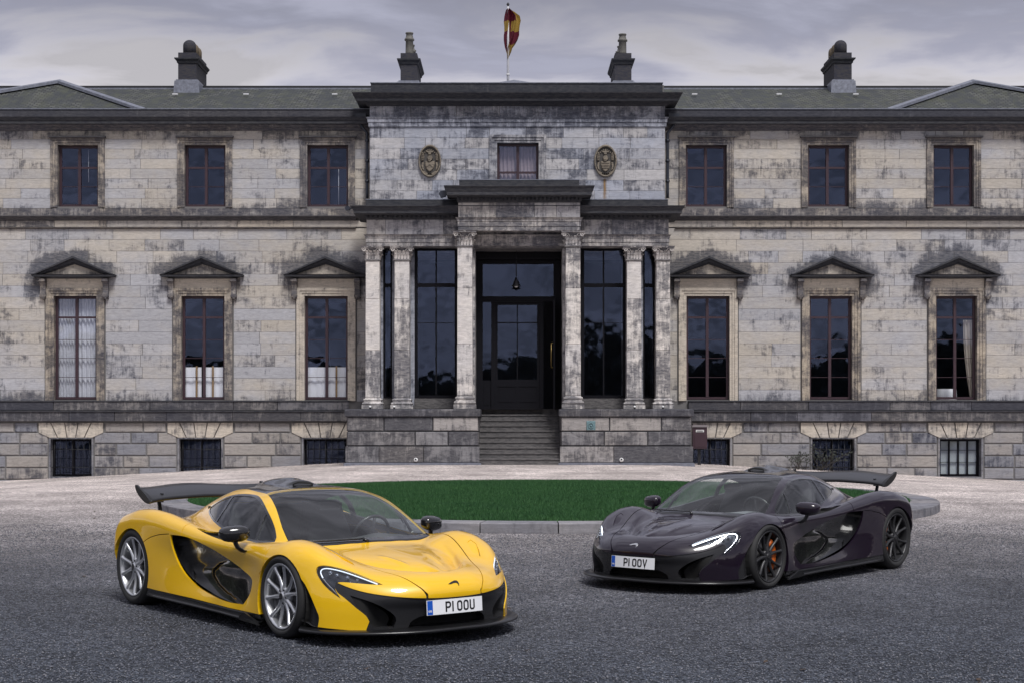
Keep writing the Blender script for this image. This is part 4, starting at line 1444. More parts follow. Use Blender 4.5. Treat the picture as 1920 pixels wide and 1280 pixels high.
# bare shrub by the basement window
def shrub(px, D, h, seed, n, lab, cat='shrub'):
    rg = random.Random(seed)
    x = mx(px, D); g = ground_z(x, D)
    r = empty('bare_shrub', (x, D, g)); tag(r, lab, cat, 'wall shrubs')
    tw = MB(); lv = MB()
    for k in range(n):
        p = Vector((rg.uniform(-.25, .25), rg.uniform(-.1, .1), 0)); d = Vector((rg.uniform(-.9, .9), rg.uniform(-.3, .3), 1)).normalized()
        pts = [p.copy()]
        L_ = rg.uniform(.5, 1) * h
        for j in range(6):
            d = (d + Vector((rg.uniform(-.35, .35), rg.uniform(-.15, .15), rg.uniform(-.25, .2)))).normalized()
            p = p + d * L_ / 6; pts.append(p.copy())
            if j > 1:
                for q in range(2):
                    e = p + Vector((rg.uniform(-.16, .16), rg.uniform(-.1, .1), rg.uniform(-.05, .14)))
                    tw.tube([p, e], [.006, .003], 4)
                    for z_ in range(2):
                        c = p.lerp(e, rg.uniform(.4, 1)); s_ = rg.uniform(.02, .04)
                        a = rg.uniform(0, 6.28); u = Vector((math.cos(a), rg.uniform(-.4, .4), math.sin(a))) * s_; w_ = Vector((-math.sin(a), rg.uniform(-.4, .4), math.cos(a))) * s_ * .5
                        lv.add([tuple(c - u), tuple(c + w_), tuple(c + u), tuple(c - w_)], [(0, 1, 2, 3)])
        tw.tube(pts, [.014 - .0016 * i for i in range(7)], 5)
    tw.build('stem', simple('dark twig bark', (.05, .045, .04), .9) if 'dark twig bark' not in bpy.data.materials else bpy.data.materials['dark twig bark'], r)
    o = lv.build('leaf_cluster', simple('dull shrub leaf', (.05, .06, .045), .7) if 'dull shrub leaf' not in bpy.data.materials else bpy.data.materials['dull shrub leaf'], r)
    o['kind'] = 'stuff'


shrub(1545, DW - .35, 1.15, 3, 12, 'straggly bare shrub in front of the dark basement window second from right')
shrub(1504, DW - .3, .85, 4, 9, 'low leggy shrub against the basement wall left of that dark window')

# ------------------------------------------------------------------ flag and pole
DFL = 61.0
xp = mx(952.5, DFL)
r = empty('flagpole', (xp, DFL, mz(152, DFL) - .6)); tag(r, 'white flagpole with black finial standing on the centre roof', 'flagpole')
zl = lambda py: mz(py, DFL) - (mz(152, DFL) - .6)
b = MB(); b.tube([(0, 0, -1.5), (0, 0, zl(80)), (0, 0, zl(12))], [.055, .05, .035], 10); b.build('pole', simple('white pole paint', (.55, .55, .58), .4), r)
b = MB(); b.lathe([(.06, zl(142)), (.085, zl(142) + .03), (.06, zl(142) + .06)], 10); b.build('collar', M_wht, r)
b = MB(); b.lathe([(.03, zl(15)), (.035, zl(12)), (.05, zl(11.5)), (.03, zl(11)), (.065, zl(9)), (.05, zl(7.5)), (.005, zl(5))], 12); b.build('finial', M_iron, r)
# limp flag with red and yellow quarters
rows_ = [(17, -3, 3), (22, -5, 12), (30, -7, 22), (40, -8, 24), (50, -7, 22), (60, -7, 21), (68, -8, 21), (76, -8, 18), (84, -7, 13), (90, -6, 8), (97, -4, 6), (104, -2, 3), (111, -1, .8)]
b = MB(); v = []; f = []; mi = []
n_ = 30
for j, (py, l_, r_) in enumerate(rows_):
    for i in range(n_ + 1):
        u = i / n_
        px = 952.5 + l_ + (r_ - l_) * u
        v.append((mx(px, DFL), DFL + .12 * math.sin(u * 15 + j * .5) + .05 * math.sin(u * 31 + j), mz(py, DFL)))
for j in range(len(rows_) - 1):
    for i in range(n_):
        u = i / n_
        a = j * (n_ + 1) + i
        red = (j < 3 and u < .72) or (5.0 <= j < 8) or (j >= 8 and u < .45 and j < 10)
        if 3 <= j < 5 and .3 < u < .42: red = True
        b.add([v[a], v[a + 1], v[a + n_ + 2], v[a + n_ + 1]], [(0, 1, 2, 3)], 0 if red else 1, True)
me = b.mesh('flag')
bm = bmesh.new(); bm.from_mesh(me); bmesh.ops.remove_doubles(bm, verts=bm.verts, dist=.001); bm.to_mesh(me); bm.free()
def cloth(nm, c):
    m_ = NT(nm); m_.bsdf.inputs['Base Color'].default_value = (*c, 1); m_.bsdf.inputs['Roughness'].default_value = .8
    tl = m_.n('BsdfTranslucent'); tl.inputs[0].default_value = (*c, 1); ms = m_.n('MixShader'); ms.inputs[0].default_value = .4
    m_.l(m_.bsdf.outputs[0], ms.inputs[1]); m_.l(tl.outputs[0], ms.inputs[2]); m_.l(ms.outputs[0], m_.out.inputs['Surface']); return m_.mat
fl = link('flag', me, [cloth('dark red flag cloth', (.13, .012, .03)), cloth('mustard flag cloth', (.38, .25, .05))])
tag(fl, 'limp red and yellow quartered flag hanging from the roof flagpole', 'flag')

# ------------------------------------------------------------------ ground
KX, KY, KR = 0.67, 29.6, 7.25
g = NT('crushed gravel')
P = g.pos()
sx = g.n('SeparateXYZ'); g.l(P, sx.inputs[0])
vo = g.n('TexVoronoi', Scale=62.0); vo.feature = 'F1'; g.l(P, vo.inputs['Vector'])
vo2 = g.n('TexVoronoi', Scale=24.0); g.l(P, vo2.inputs['Vector'])
n1 = g.noise(P, 0.55, 4, .6); n2 = g.noise(P, 6, 4, .6); n3 = g.noise(P, 0.12, 3, .5)
bw = g.n('SeparateColor'); g.l(vo.outputs['Color'], bw.inputs[0])
bw2 = g.n('SeparateColor'); g.l(vo2.outputs['Color'], bw2.inputs[0])
lum = g.math('ADD', g.math('MULTIPLY', g.math('POWER', bw.outputs[0], 2.0), 1.5), 0.38)
lum = g.math('MULTIPLY', lum, g.rng(vo.outputs['Distance'], 0.35, 0.75, 1.0, 0.45))
lum = g.math('MULTIPLY', lum, g.rng(bw2.outputs[0], 0, 1, .70, 1.32))
lum = g.math('MULTIPLY', lum, g.rng(n1, .3, .7, .68, 1.28))
lum = g.math('MULTIPLY', lum, g.rng(g.noise(P, .5, 3, .6, .8, (1.0, .35, 1)), .35, .65, .82, 1.16))
lum = g.math('MULTIPLY', lum, g.rng(n2, .3, .7, .82, 1.15))
# shading painted into the gravel colour: dark blue-grey near camera, pale pink by house
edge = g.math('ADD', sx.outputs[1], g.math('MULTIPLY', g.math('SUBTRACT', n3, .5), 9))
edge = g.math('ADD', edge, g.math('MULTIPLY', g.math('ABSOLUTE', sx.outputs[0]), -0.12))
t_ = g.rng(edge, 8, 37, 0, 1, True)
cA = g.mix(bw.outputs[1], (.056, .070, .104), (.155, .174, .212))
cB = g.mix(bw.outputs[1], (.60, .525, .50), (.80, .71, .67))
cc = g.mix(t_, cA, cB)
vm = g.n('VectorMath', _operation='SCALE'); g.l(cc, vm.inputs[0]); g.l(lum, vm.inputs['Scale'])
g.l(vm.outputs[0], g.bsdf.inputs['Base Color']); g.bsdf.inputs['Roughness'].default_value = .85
g.bsdf.inputs['Specular IOR Level'].default_value = .3
hh = g.math('ADD', g.math('MULTIPLY', vo.outputs['Distance'], -1.0), g.math('MULTIPLY', bw.outputs[2], .8))
hh = g.math('ADD', hh, g.math('MULTIPLY', n2, .8))
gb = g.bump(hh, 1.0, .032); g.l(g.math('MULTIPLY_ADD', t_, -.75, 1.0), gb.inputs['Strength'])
M_grav = g.mat
xsn = sorted(set([-900, -400, -150, -80, -50] + [i * 1.0 for i in range(-40, 41)] + [50, 80, 150, 400, 900]))
ysn = sorted(set([-900, -300, -120, -60, -20, 0, 10, 20, 25] + [28 + i * 1.0 for i in range(0, 33)] + [70, 120, 300, 900]))
v = [(x, y, ground_z(x, y)) for y in ysn for x in xsn]
nx = len(xsn)
f = [(j * nx + i, j * nx + i + 1, (j + 1) * nx + i + 1, (j + 1) * nx + i) for j in range(len(ysn) - 1) for i in range(nx - 1)]
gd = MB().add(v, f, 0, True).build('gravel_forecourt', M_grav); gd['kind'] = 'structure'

# loose chips lying on the near gravel
rngn = np.random.default_rng(5)
base = np.array([(1, 0, 0), (-.5, .85, 0), (-.5, -.85, 0), (.1, .1, .62), (0, 0, -.3)])
bf = np.array([(0, 1, 3), (1, 2, 3), (2, 0, 3), (1, 0, 4), (2, 1, 4), (0, 2, 4)])
NC = 90000
yy = 8.2 + (rngn.random(NC) ** 1.5) * 16
xx = (rngn.random(NC) * 2 - 1) * (yy * .345)
sz = rngn.uniform(.005, .0125, NC)
an = rngn.uniform(0, 6.28, NC)
bs = base[None] * (1 + rngn.uniform(-.3, .3, (NC, 5, 3)))
ca, sa = np.cos(an)[:, None], np.sin(an)[:, None]
vx = (bs[..., 0] * ca - bs[..., 1] * sa) * sz[:, None] + xx[:, None]
vy = (bs[..., 0] * sa + bs[..., 1] * ca) * sz[:, None] + yy[:, None]
vz = bs[..., 2] * sz[:, None] + .004
co = np.stack([vx, vy, vz], -1).reshape(-1, 3)
fa = (bf[None] + (np.arange(NC) * 5)[:, None, None]).reshape(-1)


def np_mesh(name, co, tri, mat, n=3):
    me = bpy.data.meshes.new(name)
    me.vertices.add(len(co)); me.vertices.foreach_set('co', co.astype(np.float32).ravel())
    nf = len(tri) // n
    me.loops.add(nf * n); me.loops.foreach_set('vertex_index', tri.astype(np.int32))
    me.polygons.add(nf); me.polygons.foreach_set('loop_start', np.arange(0, nf * n, n, dtype=np.int32))
    me.update(calc_edges=True); me.validate()
    me.materials.append(mat)
    return me


gc = NT('loose gravel chip')
ge = gc.n('NewGeometry'); rp = ge.outputs['Random Per Island']
c1 = gc.mix(gc.math('FRACT', gc.math('MULTIPLY', rp, 13.7)), (.03, .036, .055), (.14, .148, .18))
c1 = gc.mix(gc.math('POWER', rp, 5.0), c1, (.24, .24, .26))
gc.l(c1, gc.bsdf.inputs['Base Color']); gc.bsdf.inputs['Roughness'].default_value = .8
o = link('gravel_chips', np_mesh('gravel_chips', co, fa, gc.mat))
o['kind'] = 'stuff'

# kerb of the round lawn: segments laid end to end
M_kerb = stone_mat('pale kerb stone', (.27, .255, .26), (.19, .19, .215), (.07, .07, .08), .40, tint=True)
M_kerbt = M_kerb
NK = 40
lawn = empty('round_lawn', (KX, KY, 0)); lawn['kind'] = 'structure'
Rin, Rout, zk = KR - .52, KR, .15
for k in range(NK):
    a0 = 2 * math.pi * k / NK + .0012; a1 = 2 * math.pi * (k + 1) / NK - .0012
    b = MB(); v = []
    c = .012
    sub = 3
    for i in range(sub + 1):
        a = a0 + (a1 - a0) * i / sub
        ca, sa = math.cos(a), math.sin(a)
        for rr, zz in ((Rin, -.1), (Rin, zk), (Rout - c, zk), (Rout, zk - c), (Rout + .004, -.1)):
            v.append((rr * ca, rr * sa, zz))
    f = []
    for i in range(sub):
        for j in range(4): f.append((i * 5 + j, i * 5 + j + 1, i * 5 + j + 6, i * 5 + j + 5))
    f.append((4, 3, 2, 1, 0)); f.append(tuple(sub * 5 + j for j in range(5)))
    b.add(v, f)
    o = b.build('kerb_stone', M_kerb, lawn); o.color = (random.random() * .5 + .2, random.random() * .3, 0, 1)
soil = simple('dark turf soil', (.02, .03, .012), .95)
b = MB(); v = [(0, 0, .17)]; nr, na = 10, 64
ztf = lambda r: .135 + .05 * (1 - (r / Rin) ** 2)
v = [(0, 0, ztf(0))]
for i in range(1, nr + 1):
    for k in range(na):
        r_ = (Rin - .004) * i / nr; a = 2 * math.pi * k / na; v.append((r_ * math.cos(a), r_ * math.sin(a), ztf(r_)))
f = [(0, 1 + k, 1 + (k + 1) % na) for k in range(na)]
for i in range(nr - 1):
    for k in range(na):
        a = 1 + i * na + k; b_ = 1 + i * na + (k + 1) % na; f.append((a, a + na, b_ + na, b_))
b.add(v, f, 0, True); b.build('turf_soil', soil, lawn)
NG = 330000
r_ = Rin * np.sqrt(rngn.random(NG)) * 1.0; a = rngn.random(NG) * 2 * np.pi
gx, gy = r_ * np.cos(a), r_ * np.sin(a); gz = .135 + .05 * (1 - (r_ / Rin) ** 2)
h = rngn.uniform(.035, .075, NG); w = rngn.uniform(.004, .009, NG); d = rngn.random(NG) * 2 * np.pi
lx, ly = rngn.normal(0, .018, NG), rngn.normal(0, .018, NG)
co = np.empty((NG, 3, 3))
co[:, 0] = np.stack([gx + np.cos(d) * w, gy + np.sin(d) * w, gz - .01], -1)
co[:, 1] = np.stack([gx - np.cos(d) * w, gy - np.sin(d) * w, gz - .01], -1)
co[:, 2] = np.stack([gx + lx, gy + ly, gz + h], -1)
gr = NT('mown grass')
ge = gr.n('NewGeometry'); rp = ge.outputs['Random Per Island']
nz = gr.noise(ge.outputs['Position'], 1.6, 5, .7, 0, (.35, 1, 1))
cg = gr.mix(rp, (.022, .074, .024), (.058, .150, .048))
cg = gr.mix(gr.rng(nz, .35, .65), cg, gr.mix(rp, (.016, .058, .022), (.040, .112, .040)))
gr.l(cg, gr.bsdf.inputs['Base Color']); gr.bsdf.inputs['Roughness'].default_value = .6; gr.bsdf.inputs['Specular IOR Level'].default_value = .2
o = link('grass', np_mesh('grass', co.reshape(-1, 3), np.arange(NG * 3), gr.mat), None, lawn); o['kind'] = 'stuff'

# far belt of trees across the park, behind the photographer (mirrored in the glass and the paint)
def tree_mass(name, segs, seed):
    rg = np.random.default_rng(seed)
    cs = []
    for (x, y, h, r_) in segs:
        n_ = int(4500)
        u = rg.normal(0, 1, (n_, 3)); u /= np.linalg.norm(u, axis=1)[:, None]
        u *= rg.random((n_, 1)) ** .25
        lump = 1 + .25 * np.sin(u[:, :1] * 5 + x) * np.cos(u[:, 2:3] * 6)
        c = u * lump * np.array([r_, r_, h * .47]) + np.array([x, y, h * .46])
        e1 = rg.normal(0, 1, (n_, 3)); e1 /= np.linalg.norm(e1, axis=1)[:, None]; e2 = rg.normal(0, 1, (n_, 3)); e2 /= np.linalg.norm(e2, axis=1)[:, None]
        s_ = rg.uniform(.35, .8, (n_, 1))
        cs.append(np.stack([c - e1 * s_, c + e2 * s_, c + e1 * s_], 1))
    co = np.concatenate(cs).reshape(-1, 3)
    lf = simple('far tree leaves', (.08, .10, .075), .8)
    o = link(name, np_mesh(name, co, np.arange(len(co)), lf)); o['kind'] = 'stuff'
    return o


rg = random.Random(9)
segs = []
for k in range(34):
    x = -95 + k * 5.8 + rg.uniform(-2, 2)
    hgt = rg.uniform(7, 12) if abs(x + 5) > 12 else rg.uniform(5, 8)
    segs.append((x, -62 + rg.uniform(-6, 6), hgt, rg.uniform(5, 7)))
for s in (-1, 1):
    for k in range(22):
        y = -58 + k * 5.6
        segs.append((s * (62 + rg.uniform(-5, 5)) , y, rg.uniform(8, 14), rg.uniform(5, 7)))
for k in range(34):
    segs.append((-115 + k * 7 + rg.uniform(-2, 2), 118 + rg.uniform(-8, 8), rg.uniform(8, 13), rg.uniform(5, 7)))
for s in (-1, 1):
    for k in range(9):
        segs.append((s * (66 + rg.uniform(-5, 8)), 68 + k * 6, rg.uniform(8, 13), rg.uniform(5, 7)))
tree_mass('far_woodland', segs, 3)

# a few leaves blown over the gravel
rg = random.Random(77)
b = MB()
for k in range(90):
    y = rg.uniform(9, 48); x = rg.uniform(-.33, .33) * y
    if (x - KX) ** 2 + (y - KY) ** 2 < (KR + .3) ** 2: continue
    a = rg.uniform(0, 6.28); L_ = rg.uniform(.02, .045); z = ground_z(x, y) + .012
    u = Vector((math.cos(a), math.sin(a), rg.uniform(-.1, .2))) * L_; w = Vector((-math.sin(a), math.cos(a), .2)) * L_ * .5; c = Vector((x, y, z))
    b.add([tuple(c - u), tuple(c + w), tuple(c + u), tuple(c - w)], [(0, 1, 2, 3)])
o = b.build('fallen_leaves', simple('dead brown leaf', (.05, .03, .018), .8)); o['kind'] = 'stuff'

# ------------------------------------------------------------------ car body surface
# local frame: x forward from the front axle, y to the car's left, z up; half body tables


def blur_table(T, sx, sy):
    def ker(s):
        r = max(1, int(3 * s)); k = np.exp(-0.5 * (np.arange(-r, r + 1) / s) ** 2); return k / k.sum(), r
    for ax, s in ((0, sx), (1, sy)):
        k, r = ker(s)
        A = np.moveaxis(T, ax, 0)
        lo = 2 * A[0] - A[1:r + 1][::-1] if len(A) > r else np.repeat(A[:1], r, 0)
        hi = 2 * A[-1] - A[-r - 1:-1][::-1]
        P = np.concatenate([lo, A, hi], 0)
        out = np.zeros_like(A)
        for i, w in enumerate(k): out += w * P[i:i + len(A)]
        T = np.moveaxis(out, 0, ax)
    return T


class Sheet:
    """bilinear control table, blurred so that it is smooth"""
    def __init__(s, us, vs, vals, su, sv, d=0.01, mirror=False):
        us, vs, vals = np.array(us, float), np.array(vs, float), np.array(vals, float)
        if us[0] > us[-1]: us, vals = us[::-1], vals[::-1]
        s.u0, s.v0, s.d = us[0], vs[0], d
        U = np.arange(us[0], us[-1] + d / 2, d); V = np.arange(vs[0], vs[-1] + d / 2, d)
        A = np.stack([np.interp(U, us, vals[:, j]) for j in range(vals.shape[1])], 1)
        B = np.stack([np.interp(V, vs, A[i]) for i in range(len(U))], 0)
        if mirror:   # even about v = 0
            Bm = np.concatenate([B[:, :0:-1], B], 1)
            Bm = blur_table(Bm, su / d, sv / d); B = Bm[:, len(V) - 1:]
        else:
            B = blur_table(B, su / d, sv / d)
        s.T = B

    def __call__(s, u, v):
        a = np.clip((u - s.u0) / s.d, 0, s.T.shape[0] - 1.001); b = np.clip((v - s.v0) / s.d, 0, s.T.shape[1] - 1.001)
        i = a.astype(int); j = b.astype(int); a = a - i; b = b - j
        T = s.T
        return (T[i, j] * (1 - a) + T[i + 1, j] * a) * (1 - b) + (T[i, j + 1] * (1 - a) + T[i + 1, j + 1] * a) * b


YC = [0, .25, .45, .60, .72, .82, .90, 1.0]
TOPX = [1.12, .95, .80, .60, .40, .20, 0.0, -.20, -.45, -.75, -1.1, -1.5, -1.9, -2.15, -2.42, -2.68, -2.95, -3.18, -3.5]
TOPZ = [
    [.44, .43, .40, .36, .34, .33, .32, .31],
    [.510, .505, .475, .42, .38, .36, .35, .34],
    [.545, .540, .520, .490, .450, .42, .40, .38],
    [.585, .575, .560, .575, .580, .56, .52, .49],
    [.620, .608, .595, .640, .670, .655, .625, .58],
    [.650, .636, .622, .692, .742, .735, .70, .65],
    [.675, .660, .645, .715, .768, .760, .735, .69],
    [.690, .678, .650, .690, .732, .732, .712, .68],
    [.690, .685, .665, .665, .688, .705, .700, .67],
    [.690, .690, .680, .675, .678, .695, .705, .67],
    [.700, .700, .700, .695, .695, .715, .722, .68],
    [.740, .735, .725, .715, .720, .755, .765, .73],
    [.800, .790, .775, .765, .785, .825, .830, .80],
    [.810, .800, .785, .785, .820, .865, .868, .84],
    [.790, .785, .775, .785, .835, .885, .885, .86],
    [.750, .750, .755, .775, .825, .872, .870, .845],
    [.720, .720, .730, .750, .785, .815, .812, .79],
    [.700, .700, .705, .715, .730, .745, .735, .71],
    [.690, .690, .690, .690, .690, .690, .68, .66]]
S_top = Sheet(TOPX, YC, TOPZ, .055, .035, mirror=True)
ZC = [.05, .18, .30, .42, .52, .60, .68, .78, .95]
SIDX = [1.1, .6, .35, 0.0, -.30, -.55, -.90, -1.3, -1.7, -2.05, -2.35, -2.67, -3.0, -3.3, -3.6]
SIDY = [
    [.93, .93, .93, .93, .92, .90, .88, .86, .80],
    [.935, .94, .945, .945, .93, .91, .88, .86, .80],
    [.945, .95, .955, .955, .95, .935, .90, .87, .80],
    [.950, .955, .96, .965, .965, .955, .935, .90, .82],
    [.945, .945, .945, .940, .94, .94, .93, .90, .82],
    [.945, .935, .915, .900, .895, .905, .915, .90, .82],
    [.955, .925, .890, .865, .870, .895, .910, .90, .82],
    [.965, .940, .900, .875, .875, .900, .915, .905, .83],
    [.970, .955, .930, .910, .905, .920, .930, .925, .86],
    [.970, .965, .955, .945, .940, .940, .945, .940, .90],
    [.970, .972, .972, .970, .965, .960, .955, .950, .92],
    [.970, .975, .980, .980, .975, .970, .960, .950, .93],
    [.955, .965, .970, .972, .970, .962, .950, .94, .92],
    [.93, .94, .95, .95, .95, .945, .93, .92, .90],
    [.90, .91, .92, .92, .92, .91, .90, .89, .88]]
S_side = Sheet(SIDX, ZC, SIDY, .06, .03)
YF = [0, .25, .45, .56, .66, .75, .84, .92, 1.02]
ZF = [.05, .15, .26, .36, .46, .56, .68, .8]
XF = [
    [0.985, .975, .925, .875, .80, .715, .60, .45, .20],
    [0.990, .980, .93, .88, .80, .715, .60, .45, .20],
    [1.010, 1.00, .945, .890, .81, .72, .60, .44, .20],
    [1.050, 1.035, .97, .900, .81, .71, .585, .41, .16],
    [1.030, 1.01, .93, .860, .77, .67, .54, .36, .10],
    [.99, .95, .87, .80, .71, .61, .48, .30, .05],
    [.93, .90, .82, .75, .66, .56, .43, .25, .0],
    [.88, .86, .78, .70, .61, .51, .38, .20, -.05]]
S_front = Sheet(ZF, YF, XF, .03, .05, mirror=True)
YR = [0, .4, .7, .85, 1.02]
ZR = [.05, .3, .5, .65, .8, .95]
XRR = [[-3.26, -3.23, -3.12, -3.02, -2.85], [-3.32, -3.30, -3.20, -3.10, -2.90], [-3.36, -3.34, -3.26, -3.18, -2.98],
       [-3.38, -3.36, -3.28, -3.18, -2.96], [-3.32, -3.30, -3.20, -3.08, -2.85], [-3.20, -3.18, -3.08, -2.90, -2.70]]
S_rear = Sheet(ZR, YR, XRR, .04, .05, mirror=True)
# canopy
CX = [.10, -.08, -.30, -.50, -.70, -.85, -1.0, -1.2, -1.4, -1.65, -1.9, -2.2, -2.6, -3.0, -3.4, -3.6]
CZ0 = [.60, .692, .830, .935, 1.025, 1.072, 1.100, 1.116, 1.118, 1.100, 1.055, .985, .865, .76, .68, .64]
# drop at y = .25, .45, .6, .72
CDR = [[0, .020, .060, .105, .16], [0, .018, .055, .10, .15], [0, .016, .047, .082, .125], [0, .014, .042, .075, .12], [0, .010, .030, .064, .12],
       [0, .006, .020, .060, .14], [0, .006, .020, .07, .17], [0, .008, .030, .09, .19], [0, .004, .026, .08, .20], [0, .002, .025, .10, .24],
       [0, .004, .045, .14, .28], [0, .01, .07, .17, .30], [0, .03, .09, .18, .3], [0, .04, .09, .16, .25], [0, .03, .07, .12, .2], [0, .03, .07, .12, .2]]
S_can = Sheet(CX, [0, .25, .45, .60, .72], [[z - d for d in r] for z, r in zip(CZ0, CDR)], .06, .04, mirror=True)
WX = [.1, -.1, -.30, -.50, -.75, -1.0, -1.3, -1.6, -1.9, -2.2, -2.6, -3.1, -3.6]
WZ = [.60, .70, .80, .90, 1.0, 1.08, 1.2]
WY = [
    [.72, .68, .62, .56, .5, .45, .4],
    [.74, .70, .64, .58, .52, .48, .42],
    [.76, .715, .66, .61, .56, .52, .46],
    [.79, .755, .70, .645, .60, .56, .50],
    [.81, .785, .735, .680, .630, .585, .51],
    [.82, .800, .750, .692, .632, .582, .50],
    [.81, .790, .745, .680, .610, .550, .47],
    [.77, .745, .700, .640, .570, .510, .43],
    [.70, .665, .620, .570, .510, .450, .38],
    [.62, .585, .540, .490, .440, .390, .33],
    [.50, .470, .430, .390, .340, .300, .25],
    [.38, .350, .320, .28, .24, .20, .15],
    [.25, .23, .21, .19, .16, .13, .1]]
S_canw = Sheet(WX, WZ, WY, .07, .03)


def smax(a, b, k):
    h = np.maximum(k - np.abs(a - b), 0) / k
    return np.maximum(a, b) + h * h * k * .25


def smin(a, b, k): return -smax(-a, -b, k)


def gauss2(x, y, cx, cy, sx, sy, rot=0.0):
    c, s = math.cos(rot), math.sin(rot)
    u = (x - cx) * c + (y - cy) * s; v = -(x - cx) * s + (y - cy) * c
    return np.exp(-0.5 * ((u / sx) ** 2 + (v / sy) ** 2))


def hood_detail(x, y):
    """the pair of air outlets scooped into the bonnet with a ridge between them"""
    ay = np.abs(y)
    yw = np.interp(-x, [-.86, -.835, -.80, -.73, -.58, -.38, -.20, -.05], [-.02, .07, .18, .275, .385, .48, .53, .56])
    s = (yw - ay) * np.interp(-x, [-.83, -.7, -.3], [.55, .72, .95])
    D = np.interp(x, [.05, .25, .5, .7, .9], [0, .024, .066, .088, .085])
    wall = 1 / (1 + np.exp(-(s - .012) / .0085))
    dep = D * wall * np.exp(-(np.maximum(s, 0) / .11) ** 1.5)
    inner = np.clip((ay - .018) / .05, 0, 1); inner = inner * inner * (3 - 2 * inner)
    d = -dep * inner
    # the ridge beside the outlet
    ys = np.interp(x, [.3, .6], [.22, .155])
    d += .012 * np.exp(-((ay - ys) / .022) ** 2) * np.exp(-((x - .47) / .15) ** 4)
    return d


def body_sdf(x, y, z):
    ay = np.abs(y)
    top = z - (S_top(x, ay) + hood_detail(x, y))
    side = ay - S_side(x, z)
    fr = (x - S_front(z, ay)) * .75
    re = S_rear(z, ay) - x
    f = smax(top, side, .11)
    f = smax(f, fr, .09)
    f = smax(f, re, .05)
    f = smax(f, .10 - z, .03)
    # canopy
    ct = z - S_can(x, ay)
    cs = (ay - S_canw(x, z)) * .9
    c = smax(ct * .85, cs, .065)
    c = np.maximum(c, x - .2); c = smax(c, -3.42 - x, .04); c = np.maximum(c, .5 - z)
    kk = .035 + .05 * np.clip((-x - 1.0) / 1.2, 0, 1)
    f = smin(f, c, kk)
    # roof snorkel
    sn = np.sqrt(((x + 1.42) / .42) ** 2 + (y / .155) ** 2 + ((z - 1.095) / .07) ** 2) - 1
    sn = sn * .06
    sn = smax(sn, x + 1.24 + (z - 1.1) * .3, .02)
    tail = np.sqrt((y / .14) ** 2 + ((z - (S_can(x, ay * 0) - .03)) / .075) ** 2) - 1
    tail = smax(tail * .06, np.abs(x + 1.9) - .5, .1)
    f = smin(f, smin(sn, tail, .05), .03)
    return f


def surface_nets(fn, lo, hi, h):
    n = [int(round((hi[i] - lo[i]) / h)) + 1 for i in range(3)]
    ax = [lo[i] + h * np.arange(n[i]) for i in range(3)]
    X, Y, Z = np.meshgrid(*ax, indexing='ij')
    F = fn(X, Y, Z)
    S = F < 0
    nx, ny, nz = n
    # cells with a sign change
    def sub(A, i, j, k): return A[i:nx - 1 + i, j:ny - 1 + j, k:nz - 1 + k]
    cnt = sum(sub(S, i, j, k).astype(np.int8) for i in (0, 1) for j in (0, 1) for k in (0, 1))
    act = (cnt > 0) & (cnt < 8)
    idx = -np.ones(act.shape, np.int64)
    ci = np.argwhere(act); idx[act] = np.arange(len(ci))
    acc = np.zeros((len(ci), 3)); num = np.zeros(len(ci))
    corners = [(i, j, k) for i in (0, 1) for j in (0, 1) for k in (0, 1)]
    for a in corners:
        for d in range(3):
            if a[d] == 0:
                b = list(a); b[d] = 1
                fa = F[ci[:, 0] + a[0], ci[:, 1] + a[1], ci[:, 2] + a[2]]; fb = F[ci[:, 0] + b[0], ci[:, 1] + b[1], ci[:, 2] + b[2]]
                m = (fa < 0) != (fb < 0)
                t = np.where(m, fa / np.where(m, fa - fb, 1), 0)
                p = np.array(a, float)[None] + np.zeros((len(ci), 3)); p[:, d] += t
                acc += p * m[:, None]; num += m
    V = np.array(lo)[None] + (ci + acc / num[:, None]) * h
    # faces
    quads = []
    for d in range(3):
        A = [0, 0, 0]; A[d] = 1
        s0 = S[:nx - A[0], :ny - A[1], :nz - A[2]]; s1 = S[A[0]:, A[1]:, A[2]:]
        e = np.argwhere(s0 != s1)
        o1, o2 = [(1, 2), (2, 0), (0, 1)][d]
        ok = (e[:, o1] > 0) & (e[:, o2] > 0) & (e[:, o1] < n[o1] - 1) & (e[:, o2] < n[o2] - 1)
        e = e[ok]
        u = np.zeros(3, int); u[o1] = 1; v = np.zeros(3, int); v[o2] = 1
        g = lambda q: idx[q[:, 0], q[:, 1], q[:, 2]]
        q = np.stack([g(e - u - v), g(e - v), g(e), g(e - u)], 1)
        fl = ~s0[e[:, 0], e[:, 1], e[:, 2]]
        q[fl] = q[fl][:, ::-1]
        quads.append(q)
    Q = np.concatenate(quads)
    return V, Q


def grad(fn, P, e=.004):
    g = np.zeros_like(P)
    for i in range(3):
        d = np.zeros(3); d[i] = e
        g[:, i] = (fn(*(P + d).T) - fn(*(P - d).T)) / (2 * e)
    return g


def project(fn, P, it=3):
    for _ in range(it):
        g = grad(fn, P); f = fn(*P.T)
        P = P - g * (f / np.maximum((g * g).sum(1), .05))[:, None].clip(-.03, .03)
    return P

# ------------------------------------------------------------------ cutting the skin into panels


